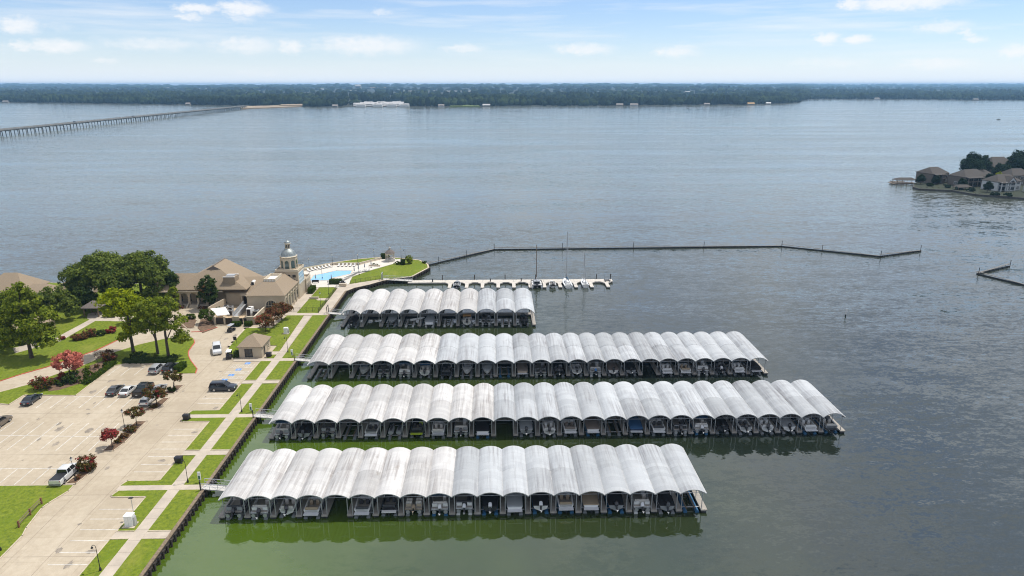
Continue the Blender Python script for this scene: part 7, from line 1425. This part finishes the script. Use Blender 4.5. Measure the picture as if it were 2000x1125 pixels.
def far_house(label, px_, z, w, d, h, wall=None, roof_m=None, name='far_house', cat='house', rise=.35):
    t = thing(name, label, cat, (px_[0], px_[1], z)); part(t, 'wall', MB().box(-w / 2, w / 2, -d / 2, d / 2, -3, h), wall or FWALL); part(t, 'roof', gable_roof(-w / 2, w / 2, -d / 2, d / 2, h + .02, h + d * rise, 'x', .6, .3), roof_m or FROOF)
    part(t, 'window_band', MB().box(-w * .35, w * .35, -d / 2 - .06, -d / 2 - .01, h * .4, h * .75), DWIN)
yards = [(-396.92, 2067.45), (-384.01, 2119.53), (-298.40, 2128.24), (-279.73, 2149.72), (-353.31, 2214.21), (-307.84, 2230.84), (-392.20, 2209.31), (-373.83, 1983.49), (-358.83, 2036.30), (-326.62, 1982.33), (-320.99, 2075.87), (-288.67, 1986.13), (-279.28, 2054.40), (-252.82, 1985.25), (-364.76, 2140.77), (-323.39, 2173.17)]
for i, q in enumerate(yards): far_house('%s long white roofed shed of the far storage yard' % ORD[i], q, 4.0, 26, 16, 3.2, WHITE, FWHT, 'storage_shed', 'shed', .15)
hs = [((-1664.02, 2450.00), 22), ((-1651.72, 2518.08), 16), ((-1510.32, 2479.96), 30), ((-1514.34, 2521.78), 24), ((-1332.93, 2315.80), 16), ((-1253.57, 2313.86), 18), ((-1154.47, 2247.51), 16), ((-1054.92, 2211.68), 18), ((-928.78, 2165.59), 16), ((-738.05, 2070.04), 22), ((-478.51, 1962.49), 16), ((-438.38, 1952.79), 18), ((-404.96, 1960.69), 16), ((-208.80, 1973.55), 16), ((-149.19, 1976.56), 20), ((-139.22, 2085.55), 18), ((-23.59, 1996.12), 26), ((20.04, 2018.20), 18), ((137.73, 2024.73), 16), ((210.26, 2013.55), 16), ((289.14, 2021.03), 16), ((362.41, 2043.15), 24), ((404.05, 2042.13), 28), ((490.56, 2079.45), 18), ((572.09, 2087.55), 16), ((629.95, 2086.13), 20), ((716.38, 2114.89), 16), ((779.56, 2134.43), 26), ((849.27, 2176.16), 18), ((1335.76, 2883.10), 26), ((1420.06, 2881.04), 20), ((1571.80, 2877.33), 24), ((1724.77, 2854.29), 22), ((1797.17, 2768.71), 26), ((1867.24, 2705.08), 24), ((1976.64, 2702.40), 28)]
WRM = mat('far warm roof', (.48, .30, .13), .9)
for i, (q, w) in enumerate([hs[k] for k in (0, 2, 3, 8, 11, 14, 15, 16, 21, 22, 25, 27, 28, 31, 34)]): far_house('%s small shoreline house from the left on the far shore' % (ORD[i] if i < 27 else ['twenty-eighth', 'twenty-ninth', 'thirtieth', 'thirty-first', 'thirty-second', 'thirty-third', 'thirty-fourth', 'thirty-fifth', 'thirty-sixth'][i - 27]), q, 1.2, w * .8, 9, 3.6, FWHT if i % 4 == 1 else FWALL, WRM if i in (11, 2) else (FWHT if i % 5 == 2 else FROOF))
far_house('long white warehouse beside the wooded point', (1356.64, 3270.25), 5, 150, 30, 8, WHITE, FWHT, 'warehouse', 'warehouse', .1); far_house('tall pale grain building on the far horizon', (-1110.48, 5825.44), 14, 45, 40, 34, FWALL, FWHT, 'mill', 'building', .2)
for lb, q, w in (('long pale factory roof in the far woods', (-264.59, 4269.60), 260), ('second long pale roof right of the far factory', (-64.87, 4264.72), 130), ('pale roofs left of the far factory', (-510.40, 4275.61), 70), ('pale hall in the far woods left of the mill', (-913.93, 4616.72), 80), ('long orange roof near the far horizon', (-984.52, 6506.52), 300), ('small white house on the far wooded rise', (-1355.73, 5554.75), 60), ('small pale house on the far left rise', (-2932.51, 6478.62), 90), ('low pale hall far above the bridge end', (-2341.71, 5855.53), 120), ('pale house in the far right woods', (1069.73, 3890.57), 40), ('pale roof in the woods above the right point', (695.89, 3209.22), 40)):
    far_house(lb, q, dist_z(math.hypot(*q) / 2100, *q), w, 30, 8 if w < 100 else 7, WHITE if 'white' in lb else FWALL, WRM if 'orange' in lb else FWHT, 'far_building', 'building', .1)
# ================================================================ AIR
hz = MB().box(-13500, 13500, -120, 14500, -3.2, 76).mesh('haze'); hz.materials.clear()
hm = bpy.data.materials.new('haze air'); hm.use_nodes = True; nt = hm.node_tree; nt.nodes.clear()
vo = nt.nodes.new('ShaderNodeVolumePrincipled'); vo.inputs['Color'].default_value = (.38, .68, 1.0, 1); vo.inputs['Density'].default_value = 9.5e-5; vo.inputs['Anisotropy'].default_value = 0.2
ou = nt.nodes.new('ShaderNodeOutputMaterial'); nt.links.new(vo.outputs[0], ou.inputs['Volume'])
ho = part(None, 'haze', hz, hm); tag(ho, 'pale blue summer haze over the lake and far shore', 'haze', kind='stuff')
